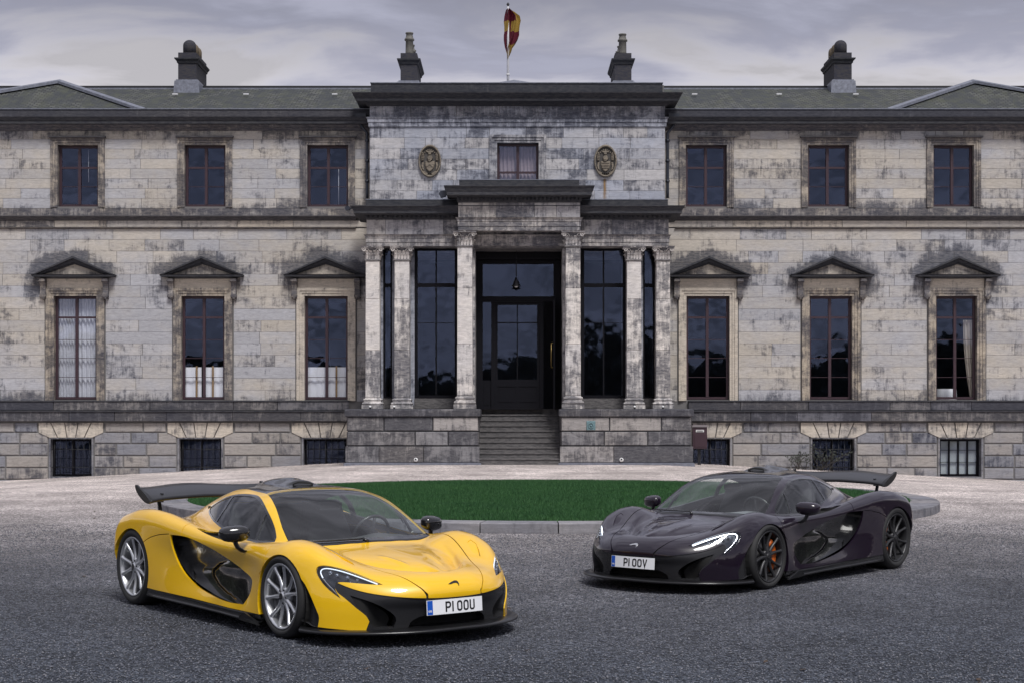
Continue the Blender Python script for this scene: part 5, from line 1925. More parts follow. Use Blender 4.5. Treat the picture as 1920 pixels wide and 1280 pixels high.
def smooth_poly(P, n=4, closed=True):
    """Catmull-Rom through the points; a point given as a 3-tuple (.., .., 0) is a corner"""
    out = []
    m = len(P)
    cor = [len(p) > 2 for p in P]
    for i in range(m if closed else m - 1):
        p1, p2 = P[i], P[(i + 1) % m]
        p0 = P[i - 1] if (closed or i > 0) and not cor[i] else p1
        p3 = P[(i + 2) % m] if (closed or i + 2 < m) and not cor[(i + 1) % m] else p2
        for k in range(n):
            t = k / n
            q = []
            for c in (0, 1):
                a, b, c_, d = p0[c], p1[c], p2[c], p3[c]
                q.append(.5 * ((2 * b) + (-a + c_) * t + (2 * a - 5 * b + 4 * c_ - d) * t * t + (-a + 3 * b - 3 * c_ + d) * t ** 3))
            out.append(tuple(q))
    if not closed: out.append(tuple(P[-1][:2]))
    return out


def in_poly(pts, poly):
    x, y = pts[:, 0], pts[:, 1]
    c = np.zeros(len(pts), bool)
    for (x0, y0), (x1, y1) in zip(poly, poly[1:] + poly[:1]):
        m = (y0 > y) != (y1 > y)
        with np.errstate(divide='ignore', invalid='ignore'):
            c ^= m & (x < (x1 - x0) * (y - y0) / (y1 - y0 + 1e-30) + x0)
    return c


class Skin:
    def __init__(s, V, Q):
        s.bm = bmesh.new()
        vs_ = [s.bm.verts.new(v) for v in V.tolist()]
        for q in Q.tolist():
            try: s.bm.faces.new([vs_[i] for i in q])
            except ValueError: pass
        bmesh.ops.bisect_plane(s.bm, geom=s.bm.verts[:] + s.bm.edges[:] + s.bm.faces[:], plane_co=(0, 0, 0), plane_no=(0, -1, 0), clear_outer=True, dist=1e-5)
        s.lay = s.bm.faces.layers.int.new('part')

    def imprint(s, poly, axis, label, region, closed=True, only=0):
        """cut along the polygon seen along an axis; faces inside get the label"""
        ia, ib = [(1, 2), (0, 2), (0, 1)][axis]
        xs_ = [p[0] for p in poly]; ys_ = [p[1] for p in poly]
        e = .03
        X0, X1, Y0, Y1 = min(xs_) - e, max(xs_) + e, min(ys_) - e, max(ys_) + e
        lay = s.lay
        cand = set()
        for f in s.bm.faces:
            if f[lay] != only: continue
            c = f.calc_center_median()
            if X0 < c[ia] < X1 and Y0 < c[ib] < Y1 and region(c): cand.add(f)
        segs = list(zip(poly, poly[1:] + poly[:1])) if closed else list(zip(poly, poly[1:]))
        for a, b in segs:
            if math.hypot(b[0] - a[0], b[1] - a[1]) < 1e-6: continue
            lx, hx, ly, hy = min(a[0], b[0]), max(a[0], b[0]), min(a[1], b[1]), max(a[1], b[1])
            nrm = Vector((0, 0, 0)); nrm[ia] = -(b[1] - a[1]); nrm[ib] = b[0] - a[0]; nrm.normalize()
            co = Vector((0, 0, 0)); co[ia] = a[0]; co[ib] = a[1]
            sel = []
            for f in cand:
                us = [v.co[ia] for v in f.verts]; ws = [v.co[ib] for v in f.verts]
                if max(us) < lx or min(us) > hx or max(ws) < ly or min(ws) > hy: continue
                sd = [nrm[ia] * (u - a[0]) + nrm[ib] * (w - a[1]) for u, w in zip(us, ws)]
                if max(sd) <= 0 or min(sd) >= 0: continue
                sel.append(f)
            if not sel: continue
            geom = set(sel)
            for f in sel:
                geom.update(f.edges); geom.update(f.verts)
            for f in sel: cand.discard(f)
            r = bmesh.ops.bisect_plane(s.bm, geom=list(geom), plane_co=co, plane_no=nrm, dist=2e-4)
            for g in r['geom']:
                if isinstance(g, bmesh.types.BMFace): cand.add(g)
        if label is None: return
        cf = [f for f in cand if f.is_valid and f[lay] == only]
        if not cf: return
        P = np.array([tuple(f.calc_center_median()) for f in cf])[:, (ia, ib)]
        if closed:
            ins = in_poly(P, poly)
            for f, k in zip(cf, ins):
                if k: f[lay] = label

    def extract(s, label):
        """vertices (n,3) and faces of one panel"""
        idx = {}; V = []; F = []
        for f in s.bm.faces:
            if f[s.lay] != label: continue
            q = []
            for v in f.verts:
                if v.index not in idx: idx[v.index] = len(V); V.append(tuple(v.co))
                q.append(idx[v.index])
            F.append(q)
        return np.array(V).reshape(-1, 3), F


def band(line, w):
    """thin closed polygon round an open line (a shut line)"""
    L = []; Rr = []
    for i, p in enumerate(line):
        a = line[max(i - 1, 0)]; b = line[min(i + 1, len(line) - 1)]
        d = math.hypot(b[0] - a[0], b[1] - a[1]) or 1
        n = (-(b[1] - a[1]) / d * w / 2, (b[0] - a[0]) / d * w / 2)
        L.append((p[0] + n[0], p[1] + n[1])); Rr.append((p[0] - n[0], p[1] - n[1]))
    return L + Rr[::-1]


# outlines in the car's own frame
WHX = (0.0, -2.67)
ARCH_F, ARCH_R = (0.008, .300, .352), (-2.66, .318, .382)


def circ(cx, cz, r, n=44): return [(cx + r * math.cos(2 * math.pi * k / n), cz + r * math.sin(2 * math.pi * k / n)) for k in range(n)]


P_FASCIA = smooth_poly([(-.02, .353, 0), (.12, .354), (.24, .359), (.37, .367), (.52, .384), (.647, .408), (.735, .442), (.790, .478, 0), (.803, .445), (.797, .405), (.772, .37), (.716, .295), (.661, .235), (.640, .192, 0), (.655, .135, 0), (.655, .05, 0), (-.02, .05, 0)], 3)
P_GRILLE = smooth_poly([(-.02, .222, 0), (.22, .220), (.29, .208), (.345, .175), (.36, .128, 0), (-.02, .128, 0)], 3)
P_INTAKE = smooth_poly([(.735, .385, 0), (.62, .335), (.50, .262), (.455, .205), (.470, .140, 0), (.60, .140, 0), (.632, .165), (.634, .195), (.652, .242), (.70, .305)], 3)
P_HL = smooth_poly([(.533, .462, 0), (.60, .512), (.68, .556), (.75, .583), (.81, .596), (.845, .587), (.862, .553), (.862, .510), (.850, .457), (.820, .400), (.786, .358, 0), (.797, .395), (.803, .430), (.797, .458), (.780, .477), (.750, .480), (.69, .474), (.61, .466)], 3)
P_DUCT = smooth_poly([(.20, .50, 0), (.300, .492, 0), (.357, .443), (.424, .357), (.478, .268), (.503, .209), (.492, .135, 0), (.50, .05, 0), (.2, .05, 0)], 3)
P_INS = smooth_poly([(-1.905, .688, 0), (-1.60, .683), (-1.20, .612), (-.90, .530), (-.66, .468), (-.52, .432), (-.475, .395), (-.500, .300), (-.600, .205, 0), (-.90, .200), (-1.20, .234), (-1.46, .285), (-1.68, .370), (-1.82, .475), (-1.89, .590)], 4)
P_WIN = smooth_poly([(-1.875, .895), (-1.80, .948), (-1.63, 1.000), (-1.43, 1.032), (-1.22, 1.040), (-1.04, 1.030), (-.87, .985), (-.69, .900), (-.53, .800), (-.44, .722, 0), (-.62, .712), (-.85, .722), (-1.08, .750), (-1.36, .795), (-1.66, .845)], 4)
P_WS = [(-1.04, -.02), (-1.04, 0), (-1.038, .20), (-1.03, .36), (-1.00, .487), (-.86, .524), (-.774, .550), (-.691, .574), (-.62, .597), (-.541, .623), (-.464, .647), (-.387, .664), (-.30, .680), (-.265, .672), (-.215, .60), (-.175, .50), (-.13, .33), (-.10, .15), (-.092, 0), (-.092, -.02)]
P_ROOF = smooth_poly([(-1.05, -.02, 0), (-1.05, 0, 0), (-1.048, .20), (-1.04, .36), (-1.012, .482, 0), (-1.15, .475), (-1.4, .445), (-1.7, .385), (-2.1, .30), (-2.6, .20), (-3.0, .14, 0), (-3.0, -.02, 0)], 4)
P_SLOT = smooth_poly([(-1.56, .858, 0), (-1.47, .802), (-1.32, .778), (-1.15, .805), (-1.0, .842), (-.79, .874, 0), (-1.0, .876), (-1.34, .874)], 3)
P_BON = smooth_poly([(1.2, -.02, 0), (1.2, .238, 0), (1.04, .243), (1.012, .268), (.945, .325), (.80, .392), (.62, .460), (.35, .560), (.10, .630), (-.12, .668), (-.285, .692, 0), (-.27, .64), (-.215, .56), (-.175, .46), (-.13, .33), (-.09, .15), (-.085, 0, 0), (-.085, -.02, 0)], 3)
P_DOOR = smooth_poly([(-.225, .80, 0), (-.222, .70), (-.232, .60), (-.27, .52), (-.33, .47, 0), (-.40, .40), (-.60, .30), (-1.70, .30, 0), (-1.705, .72), (-1.715, .80, 0), (-1.45, .80), (-1.10, .725), (-.85, .695), (-.60, .690), (-.45, .700)], 3)
P_SIDEGLASS_POSTS = [([(-.735, .92), (-.71, .83), (-.672, .70)], .03), ([(-1.50, 1.04), (-1.47, .93), (-1.50, .80)], .035)]
P_FVENT = [(.555, .60), (.50, .585), (.44, .595), (.30, .655), (.28, .70), (.36, .70), (.46, .655)]
SILLZ = [(1.2, .10), (.30, .15), (-.25, .157), (-.85, .156), (-1.5, .176), (-2.15, .187), (-2.5, .2), (-3.6, .2)]

LAB = dict(body=0, arch=1, fascia=2, duct=3, head=4, screen=5, glass=6, roof=7, insert=8, slot=9, sill=10, bonnet=11, door=12, gap=13, wframe=14, fvent=15, grille=16, intake=17)


def grow(poly, d):
    c = (sum(p[0] for p in poly) / len(poly), sum(p[1] for p in poly) / len(poly))
    n = len(poly); out = []
    area = sum(poly[i][0] * poly[(i + 1) % n][1] - poly[(i + 1) % n][0] * poly[i][1] for i in range(n))
    sg = 1 if area > 0 else -1
    for i in range(n):
        a, b = poly[i - 1], poly[(i + 1) % n]
        L = math.hypot(b[0] - a[0], b[1] - a[1]) or 1
        out.append((poly[i][0] + sg * (b[1] - a[1]) / L * d, poly[i][1] - sg * (b[0] - a[0]) / L * d))
    return out


def make_skin():
    V, Q = surface_nets(body_sdf, (-3.6, -.06, .04), (1.18, 1.06, 1.24), .017)
    V = project(body_sdf, V)
    sk = Skin(V, Q)
    side = lambda c: c.y > .5
    canopy = lambda c: c.y > .42 and c.z > .66
    front = lambda c: c.x > .35
    up = lambda c: c.z > .30
    for a in (ARCH_F, ARCH_R): sk.imprint(circ(*a), 1, LAB['arch'], side)
    sk.imprint(P_FASCIA, 0, LAB['fascia'], front)
    sk.imprint(P_GRILLE, 0, LAB['grille'], front, only=LAB['fascia'])
    sk.imprint(P_INTAKE, 0, LAB['intake'], front, only=LAB['fascia'])
    sk.imprint(P_DUCT, 1, LAB['duct'], lambda c: c.y > .7 and c.x > 0)
    sk.imprint(P_HL, 0, LAB['head'], lambda c: c.x > .3)
    sk.imprint(grow(P_WIN, .016), 1, LAB['wframe'], canopy)
    sk.imprint(P_WIN, 1, LAB['glass'], canopy, only=LAB['wframe'])
    for ln, w in P_SIDEGLASS_POSTS: sk.imprint(band(ln, w), 1, LAB['wframe'], canopy, only=LAB['glass'])
    sk.imprint(P_WS, 2, LAB['screen'], up)
    sk.imprint(P_ROOF, 2, LAB['roof'], lambda c: c.z > .7)
    sk.imprint(P_INS, 1, LAB['insert'], side)
    sk.imprint(P_SLOT, 2, LAB['slot'], lambda c: c.z > .64)
    sk.imprint([(x, z) for x, z in SILLZ] + [(-3.6, 0), (1.2, 0)], 1, LAB['sill'], lambda c: c.z < .3)
    g = .007
    bon = P_BON
    k = next(i for i, p in enumerate(bon) if p[1] > .2)
    k2 = next(i for i, p in enumerate(bon) if p[0] < -.27)
    sk.imprint(band(bon[k:k2], g), 2, LAB['gap'], lambda c: c.z > .34 and c.x > -.4)
    sk.imprint(bon, 2, LAB['bonnet'], lambda c: c.z > .34 and c.x > -.4)
    sk.imprint(P_FVENT, 2, LAB['fvent'], lambda c: c.z > .5)
    sk.imprint(band(smooth_poly([(-.225, .76), (-.222, .70), (-.232, .60), (-.27, .52), (-.33, .47)], 3, False), g), 1, LAB['gap'], side)
    sk.imprint(band([(-1.716, .80), (-1.71, .75), (-1.704, .68)], g), 1, LAB['gap'], side)
    sk.imprint(band(smooth_poly([(-2.42, .575), (-2.37, .605), (-2.26, .645), (-2.095, .677), (-1.93, .692)], 3, False), g), 1, LAB['gap'], side)
    sk.imprint(P_DOOR, 1, LAB['door'], side)
    sk.bm.verts.index_update()
    return sk


def cur(x): return x


def panel_mesh(sk, names, rim=.012, disp=None, dispn=None, normals=True, keep=None, rimfun=None, inner=None):
    """mirrored panel mesh with turned-in edges"""
    if isinstance(names, str): names = [names]
    labs = [LAB[n] for n in names]
    idx = {}; V = []; F = []
    for f in sk.bm.faces:
        if f[sk.lay] not in labs: continue
        if keep and not keep(f.calc_center_median()): continue
        q = []
        for v in f.verts:
            if v.index not in idx: idx[v.index] = len(V); V.append(tuple(v.co))
            q.append(idx[v.index])
        F.append(q)
    V = np.array(V)
    g = grad(body_sdf, V, .006); g /= np.linalg.norm(g, axis=1)[:, None] + 1e-9
    g[np.abs(V[:, 1]) < 1e-4, 1] = 0
    base = V.copy()
    if disp is not None: V = V + disp(V, g)
    # boundary
    ec = {}
    for f in F:
        for a, b in zip(f, f[1:] + f[:1]):
            k = (min(a, b), max(a, b)); ec[k] = (ec[k][0] + 1, a, b) if k in ec else (1, a, b)
    bd = [(a, b) for c, a, b in ec.values() if c == 1 and not (abs(base[a, 1]) < 2e-4 and abs(base[b, 1]) < 2e-4)]
    VV = [V]; FF = [list(f) for f in F]; NN = [g]
    sm = [True] * len(F)
    nb = len(V)
    if rim and bd:
        ext = []; nn = []
        for a, b in bd:
            ra = rim if rimfun is None else rimfun(base[a]); rb = rim if rimfun is None else rimfun(base[b])
            ia = V[a] - g[a] * ra; ib = V[b] - g[b] * rb
            n = np.cross(V[b] - V[a], ib - V[b]); n = n / (np.linalg.norm(n) + 1e-9)
            ext += [V[a], V[b], ib, ia]; nn += [n] * 4
            FF.append([nb + 1, nb, nb + 3, nb + 2]); sm.append(True); nb += 4
        VV.append(np.array(ext)); NN.append(-np.array(nn))
    V = np.concatenate(VV); N = np.concatenate(NN)
    n = len(V)
    V2 = V * (1, -1, 1); N2 = N * (1, -1, 1)
    mp = np.arange(n) + n
    on = np.abs(V[:, 1]) < 1e-4
    on[len(g):] = False
    mp[on] = np.arange(n)[on]
    F2 = [[int(mp[i]) for i in f[::-1]] for f in FF]
    allV = np.concatenate([V, V2]); allN = np.concatenate([N, N2])
    me = bpy.data.meshes.new('panel')
    me.from_pydata(allV.tolist(), [], FF + F2)
    me.polygons.foreach_set('use_smooth', [True] * len(me.polygons))
    me.update()
    if disp is None and normals:
        me.normals_split_custom_set_from_vertices(allN.tolist())
    return me


def split_sides(me):
    """the mirrored pair as two meshes (car's right, car's left)"""
    out = []
    for s in (-1, 1):
        bm = bmesh.new(); bm.from_mesh(me)
        bmesh.ops.delete(bm, geom=[v for v in bm.verts if v.co.y * s < 0], context='VERTS')
        m = bpy.data.meshes.new('half'); bm.to_mesh(m); bm.free()
        for p in m.polygons: p.use_smooth = True
        out.append(m)
    return out


def loose(me):
    bm = bmesh.new(); bm.from_mesh(me); bm.verts.ensure_lookup_table()
    seen = set(); out = []
    for v in bm.verts:
        if v in seen: continue
        st = [v]; grp = {v}
        while st:
            q = st.pop()
            for e in q.link_edges:
                w = e.other_vert(q)
                if w not in grp: grp.add(w); st.append(w)
        seen |= grp
        idx = {w: i for i, w in enumerate(grp)}
        fs = {f for w in grp for f in w.link_faces}
        if not fs: continue
        m = bpy.data.meshes.new('piece'); m.from_pydata([tuple(w.co) for w in grp], [], [[idx[w] for w in f.verts] for f in fs]); out.append(m)
    bm.free()
    return out


def sstep(x, a, b):
    t = np.clip((x - a) / (b - a), 0, 1); return t * t * (3 - 2 * t)


def ins_depth(x, z):
    d = .012 + .075 * sstep(-x, .75, 1.75)
    # the lower door skin bulges out in front of a curved step
    step = np.interp(z, [.18, .23, .27, .32, .37, .42, .48, .53, .70], [-.60, -.72, -.98, -1.17, -1.29, -1.33, -1.19, -1.00, -.55])
    b = sstep(x - step, -.06, .07) * sstep(.56 - z, .0, .10)
    d = d - .014 * b * sstep(-x, .55, .8) + .014 * (1 - b) * sstep(-x, .6, 1.0)
    # fold running up to the mirror
    d = d + .008 * np.exp(-((z - (.47 - .10 * (-x - 1.0))) / .035) ** 2) * sstep(-x, 1.0, 1.3)
    return d


def build_car_meshes():
    sk = make_skin()
    M = {}
    M['body_shell'] = panel_mesh(sk, ['body'], rim=.014, rimfun=lambda p: .020 if (in_poly(np.array([[p[0], p[2]]]), grow(P_INS, .006))[0] and p[1] > .6) else (.055 if ((abs(math.hypot(p[0] - ARCH_F[0], p[2] - ARCH_F[1]) - ARCH_F[2]) < .006 or abs(math.hypot(p[0] - ARCH_R[0], p[2] - ARCH_R[1]) - ARCH_R[2]) < .006) and p[1] > .6) else .016))
    ri = lambda p: .020 if (in_poly(np.array([[p[0], p[2]]]), grow(P_INS, .006))[0] and p[1] > .6) else .016
    M['bonnet'] = panel_mesh(sk, ['bonnet'])
    d = panel_mesh(sk, ['door'], rimfun=ri); M['door'] = split_sides(d)
    M['fascia'] = panel_mesh(sk, ['fascia'], disp=lambda V, g: np.stack([-.012 - .018 * sstep(.35 - V[:, 2], 0, .08) * sstep(.62 - np.abs(V[:, 1]), 0, .1), V[:, 0] * 0, V[:, 0] * 0], 1), rim=.095, rimfun=lambda p: .10 if (p[2] < .36 and p[2] > .12) else .012)
    M['grille'] = panel_mesh(sk, ['grille'], disp=lambda V, g: np.stack([V[:, 0] * 0 - .115, V[:, 0] * 0, V[:, 0] * 0], 1), rim=.01)
    M['intake'] = split_sides(panel_mesh(sk, ['intake'], disp=lambda V, g: np.stack([-.03 - .10 * sstep(np.abs(V[:, 1]), .70, .50), V[:, 0] * 0, V[:, 0] * 0], 1), rim=.0))
    dm = panel_mesh(sk, ['duct'], disp=lambda V, g: -g * (.035 + .03 * sstep(-V[:, 0], -.45, -.32))[:, None]); M['duct'] = split_sides(dm)
    M['head'] = split_sides(panel_mesh(sk, ['head'], disp=lambda V, g: -g * .004, rim=.02))
    M['headback'] = split_sides(panel_mesh(sk, ['head'], disp=lambda V, g: -g * .045, rim=0))
    M['screen'] = panel_mesh(sk, ['screen'], rim=.006)
    M['glass'] = split_sides(panel_mesh(sk, ['glass'], disp=lambda V, g: -g * .004, rim=.0))
    M['wframe'] = split_sides(panel_mesh(sk, ['wframe'], rim=.014))
    M['roof'] = panel_mesh(sk, ['roof'], rim=.01)
    M['insert'] = split_sides(panel_mesh(sk, ['insert'], disp=lambda V, g: np.stack([V[:, 0] * 0, -np.sign(V[:, 1]) * ins_depth(V[:, 0], V[:, 2]), V[:, 0] * 0], 1), rim=.01, rimfun=lambda p: -max(0.0, float(ins_depth(np.array([p[0]]), np.array([p[2]]))[0]) - .016)))
    M['slot'] = split_sides(panel_mesh(sk, ['slot'], disp=lambda V, g: -g * .035, rim=-.03))
    M['fvent'] = split_sides(panel_mesh(sk, ['fvent'], disp=lambda V, g: -g * (.004 + .016 * sstep(V[:, 0], .33, .50))[:, None], rim=.0))
    M['sill'] = panel_mesh(sk, ['sill'], disp=lambda V, g: -g * .01, rim=.0)
    M['gap'] = loose(panel_mesh(sk, ['gap'], disp=lambda V, g: -g * .012, rim=0))
    M['liner'] = panel_mesh(sk, ['body', 'roof', 'wframe', 'door'], disp=lambda V, g: -g * .03, rim=0, keep=lambda c: (c.z > .80 or (c.x < -.75 and c.z > .70)) and -1.95 < c.x < -.3 and abs(c.y) < .80)
    sk.bm.free()
    return M


# ------------------------------------------------------------------ wheels
def wheel_meshes(R_, W, rr, spokes_seed=0):
    """tyre, rim, disc, caliper; axle along y, outer face towards +y at y = 0"""
    T = MB(); n = 64
    prof = [(rr + .004, -.012), (rr + .02, .004), (rr + (R_ - rr) * .45, .010), (R_ - .028, .004), (R_ - .012, -.010), (R_ - .002, -.030),
            (R_, -.06), (R_ + .0005, -W / 2), (R_, -W + .06), (R_ - .01, -W + .012), (R_ - .04, -W), (rr, -W + .01)]

    def lathe_y(b, prof, n, closed=False, smooth=True):
        v = []; f = []
        for r, y in prof:
            for k in range(n):
                a = 2 * math.pi * k / n; v.append((r * math.cos(a), y, r * math.sin(a)))
        for i in range(len(prof) - 1):
            for k in range(n):
                a = i * n + k; c = i * n + (k + 1) % n; f.append((a, a + n, c + n, c))
        b.add(v, f, 0, smooth)
    lathe_y(T, prof, n)
    for kk in (.5,):
        lathe_y(T, [(rr + (R_ - rr) * kk, .0115), (rr + (R_ - rr) * kk + .002, .0125), (rr + (R_ - rr) * kk + .004, .0115)], n)
    Rm = MB()
    lathe_y(Rm, [(rr + .006, -.010), (rr + .007, -.002), (rr + .002, .0), (rr - .008, -.004), (rr - .014, -.016), (rr - .016, -.05), (rr - .03, -.11), (rr - .03, -W + .01)], n)
    dish = -.020
    for s_ in range(10):
        pair = s_ // 2; sd = -1 if s_ % 2 == 0 else 1
        a0 = math.radians(90 + 72 * pair + sd * 13); a1 = math.radians(90 + 72 * pair + sd * 17.5)
        m = 9; v = []; f = []
        for i in range(m):
            t = i / (m - 1)
            r = .040 + (rr - .012 - .040) * t
            a = a0 + (a1 - a0) * t
            w = (.023 + (.0145 - .023) * min(1, t * 1.6)) + (.006 * max(0, t - .85) / .15)
            y = dish - .012 * math.sin(math.pi * min(1, t * 1.1)) + .014 * t
            th = .034 - .012 * t
            c, s2 = math.cos(a), math.sin(a)
            for (u, yy) in ((-w, y - .012), (-w * .62, y), (0, y + .0045), (w * .62, y), (w, y - .012), (w * .8, y - th), (-w * .8, y - th)):
                v.append((r * c - u * s2, yy, r * s2 + u * c))
        for i in range(m - 1):
            for k in range(7):
                a = i * 7 + k; b_ = i * 7 + (k + 1) % 7; f.append((a, b_, b_ + 7, a + 7))
        Rm.add(v, f, 0, True)
    hub = [(.001, dish + .012), (.026, dish + .012), (.029, dish + .006), (.034, dish + .002), (.062, dish - .002), (.072, dish - .012), (.074, dish - .05)]
    lathe_y(Rm, [(p[0], p[1]) for p in hub[::-1]], 32)
    bolts = []
    for k in range(5):
        Nt = MB(); bolts.append(Nt)
        a = math.radians(90 + 36 + 72 * k)
        Nt.tube([(.054 * math.cos(a), dish - .03, .054 * math.sin(a)), (.054 * math.cos(a), dish + .004, .054 * math.sin(a))], .0085, 6, smooth=False)
    Cp = MB(); lathe_y(Cp, [(.027, dish + .010), (.024, dish + .0145), (.016, dish + .0125), (.001, dish + .0135)], 24)
    D = MB(); rd = rr - .045
    lathe_y(D, [(rd, -.115), (rd, -.085), (.10, -.085), (.095, -.075), (.06, -.07), (.001, -.07)], 48)
    Bk = MB(); lathe_y(Bk, [(rr - .02, -.14), (.001, -.14)], 32)
    Ca = MB(); v = []; f = []
    m = 12
    for i in range(m + 1):
        a = math.radians(-52 + 104 * i / m)
        c, s2 = math.cos(a), math.sin(a)
        q = .010 if i in (0, m) else 0
        for (r, y) in ((rd - .075 + q, -.078), (rd - .066 + q, -.058), (rd + .000 - q, -.056), (rd + .016 - q, -.072), (rd + .014 - q, -.125), (rd - .075 + q, -.125)):
            v.append((r * c, y, r * s2))
    for i in range(m):
        for k in range(6):
            a = i * 6 + k; b_ = i * 6 + (k + 1) % 6; f.append((a, a + 6, b_ + 6, b_))
    f.append(tuple(range(6))); f.append(tuple(m * 6 + k for k in range(5, -1, -1)))
    Ca.add(v, f, 0, True)
    return dict(tyre=T.mesh(), rim=Rm.mesh(), bolts=[q.mesh() for q in bolts], centre_cap=Cp.mesh(), brake_disc=D.mesh(), backing_plate=Bk.mesh(), brake_caliper=Ca.mesh())


# ------------------------------------------------------------------ plate lettering
def stroke_poly(b, pts, w, closed, y, th=.0012, mi=0):
    """flat ribbon along pts (x right, z up) at depth y, facing -y"""
    n = len(pts); L = []; Rr = []
    for i in range(n):
        p = pts[i]
        a = pts[(i - 1) % n] if (closed or i > 0) else p
        c = pts[(i + 1) % n] if (closed or i < n - 1) else p
        d1 = Vector((p[0] - a[0], p[1] - a[1])); d2 = Vector((c[0] - p[0], c[1] - p[1]))
        if d1.length < 1e-9: d1 = d2
        if d2.length < 1e-9: d2 = d1
        d1.normalize(); d2.normalize()
        n1 = Vector((-d1.y, d1.x)); n2 = Vector((-d2.y, d2.x)); m = (n1 + n2); m.normalize()
        k = min(1 / max(.3, m.dot(n1)), 3.0)
        L.append((p[0] + m.x * w / 2 * k, p[1] + m.y * w / 2 * k)); Rr.append((p[0] - m.x * w / 2 * k, p[1] - m.y * w / 2 * k))
    v = [(q[0], y, q[1]) for q in L] + [(q[0], y, q[1]) for q in Rr] + [(q[0], y + th, q[1]) for q in L] + [(q[0], y + th, q[1]) for q in Rr]
    f = []
    for i in range(n if closed else n - 1):
        j = (i + 1) % n
        f += [(i, i + n, j + n, j), (i, j, j + 2 * n, i + 2 * n), (i + n, i + 3 * n, j + 3 * n, j + n)]
    b.add(v, f, mi)


def rrect(x0, x1, z0, z1, r, k=4):
    out = []
    for cx, cz, a in ((x1 - r, z1 - r, 0), (x0 + r, z1 - r, 90), (x0 + r, z0 + r, 180), (x1 - r, z0 + r, 270)):
        for i in range(k + 1):
            t = math.radians(a + 90 * i / k); out.append((cx + r * math.cos(t), cz + r * math.sin(t)))
    return out


def glyph(ch, x, z, h, w, s):
    """list of (points, closed) strokes; box x..x+w, z..z+h, stroke s"""
    e = s / 2
    x0, x1, z0, z1 = x + e, x + w - e, z + e, z + h - e
    r = w * .30
    if ch in '0O': return [(rrect(x0, x1, z0, z1, r), True)]
    if ch == '1': return [([(x + s / 2, z), (x + s / 2, z + h)], False)]
    if ch == 'U':
        pts = [(x0, z + h)] + [(x0, z0 + r)] + [(x0 + r + r * math.cos(math.radians(a)), z0 + r + r * math.sin(math.radians(a))) for a in range(195, 271, 15)] + [(x1 - r + r * math.cos(math.radians(a)), z0 + r + r * math.sin(math.radians(a))) for a in range(270, 346, 15)] + [(x1, z0 + r), (x1, z + h)]
        return [(pts, False)]
    if ch == 'V': return [([(x0 - e * .2, z + h), (x + w / 2, z + s * .4), (x1 + e * .2, z + h)], False)]
    if ch == 'P':
        zm = z + h * .44
        pts = [(x0, z), (x0, z1), (x1 - r, z1)] + [(x1 - r + r * math.cos(math.radians(a)), z1 - r + r * math.sin(math.radians(a))) for a in range(75, -1, -15)] + [(x1 - r + r * math.cos(math.radians(a)), zm + r + r * math.sin(math.radians(a))) for a in range(0, -91, -15)] + [(x0 + e, zm)]
        return [(pts, False)]
    if ch == 'G':
        return [([(x1, z1 - h * .15), (x1 - r, z1), (x0 + r, z1), (x0, z1 - r), (x0, z0 + r), (x0 + r, z0), (x1 - r, z0), (x1, z0 + r), (x1, z + h * .48), (x + w * .5, z + h * .48)], False)]
    if ch == 'B':
        return [([(x0, z0), (x0, z1), (x1 - r, z1), (x1, z1 - h * .15), (x1, z + h * .6), (x1 - r * .6, z + h * .52), (x0, z + h * .52)], False), ([(x1 - r * .6, z + h * .52), (x1, z + h * .42), (x1, z0 + h * .12), (x1 - r, z0), (x0 - e, z0)], False)]
    return []


def loft_ribbon(b, rows, closed_section=True, smooth=True):
    """rows: list of equal length point lists"""
    n = len(rows[0]); v = [p for r in rows for p in r]; f = []
    for i in range(len(rows) - 1):
        for k in range(n if closed_section else n - 1):
            a = i * n + k; c = i * n + (k + 1) % n
            f.append((a, c, c + n, a + n))
    if closed_section:
        f.append(tuple(range(n - 1, -1, -1))); f.append(tuple(range((len(rows) - 1) * n, len(rows) * n)))
    b.add(v, f, 0, smooth)


def splitter_mesh():
    b = MB()
    edge = [(1.118, 0), (1.112, .14), (1.088, .28), (1.03, .45), (.945, .605), (.845, .74), (.73, .845), (.60, .92), (.46, .965), (.36, .975)]
    edge = smooth_poly(edge, 4, False)
    full = [(x, -y) for x, y in edge[::-1]] + edge[1:]
    rows = []
    for x, y in full:
        ay = abs(y); t = min(1, ay / .95)
        z = .098 + .014 * (1 - t)
        inx, iny = x - .16 * (1 - .25 * t), y * (1 - .10 * t)
        nx_, ny = x - inx, y - iny
        rows.append([(x, y, z), (x + .004 * .5, y, z + .012), (x - .012, y - .01 * np.sign(y) * t, z + .022), (inx, iny, z + .030), (inx - .1, iny * .98, z - .015), (x - .02, y - .012 * np.sign(y) * t, z - .006)])
    loft_ribbon(b, rows)
    return b.mesh()


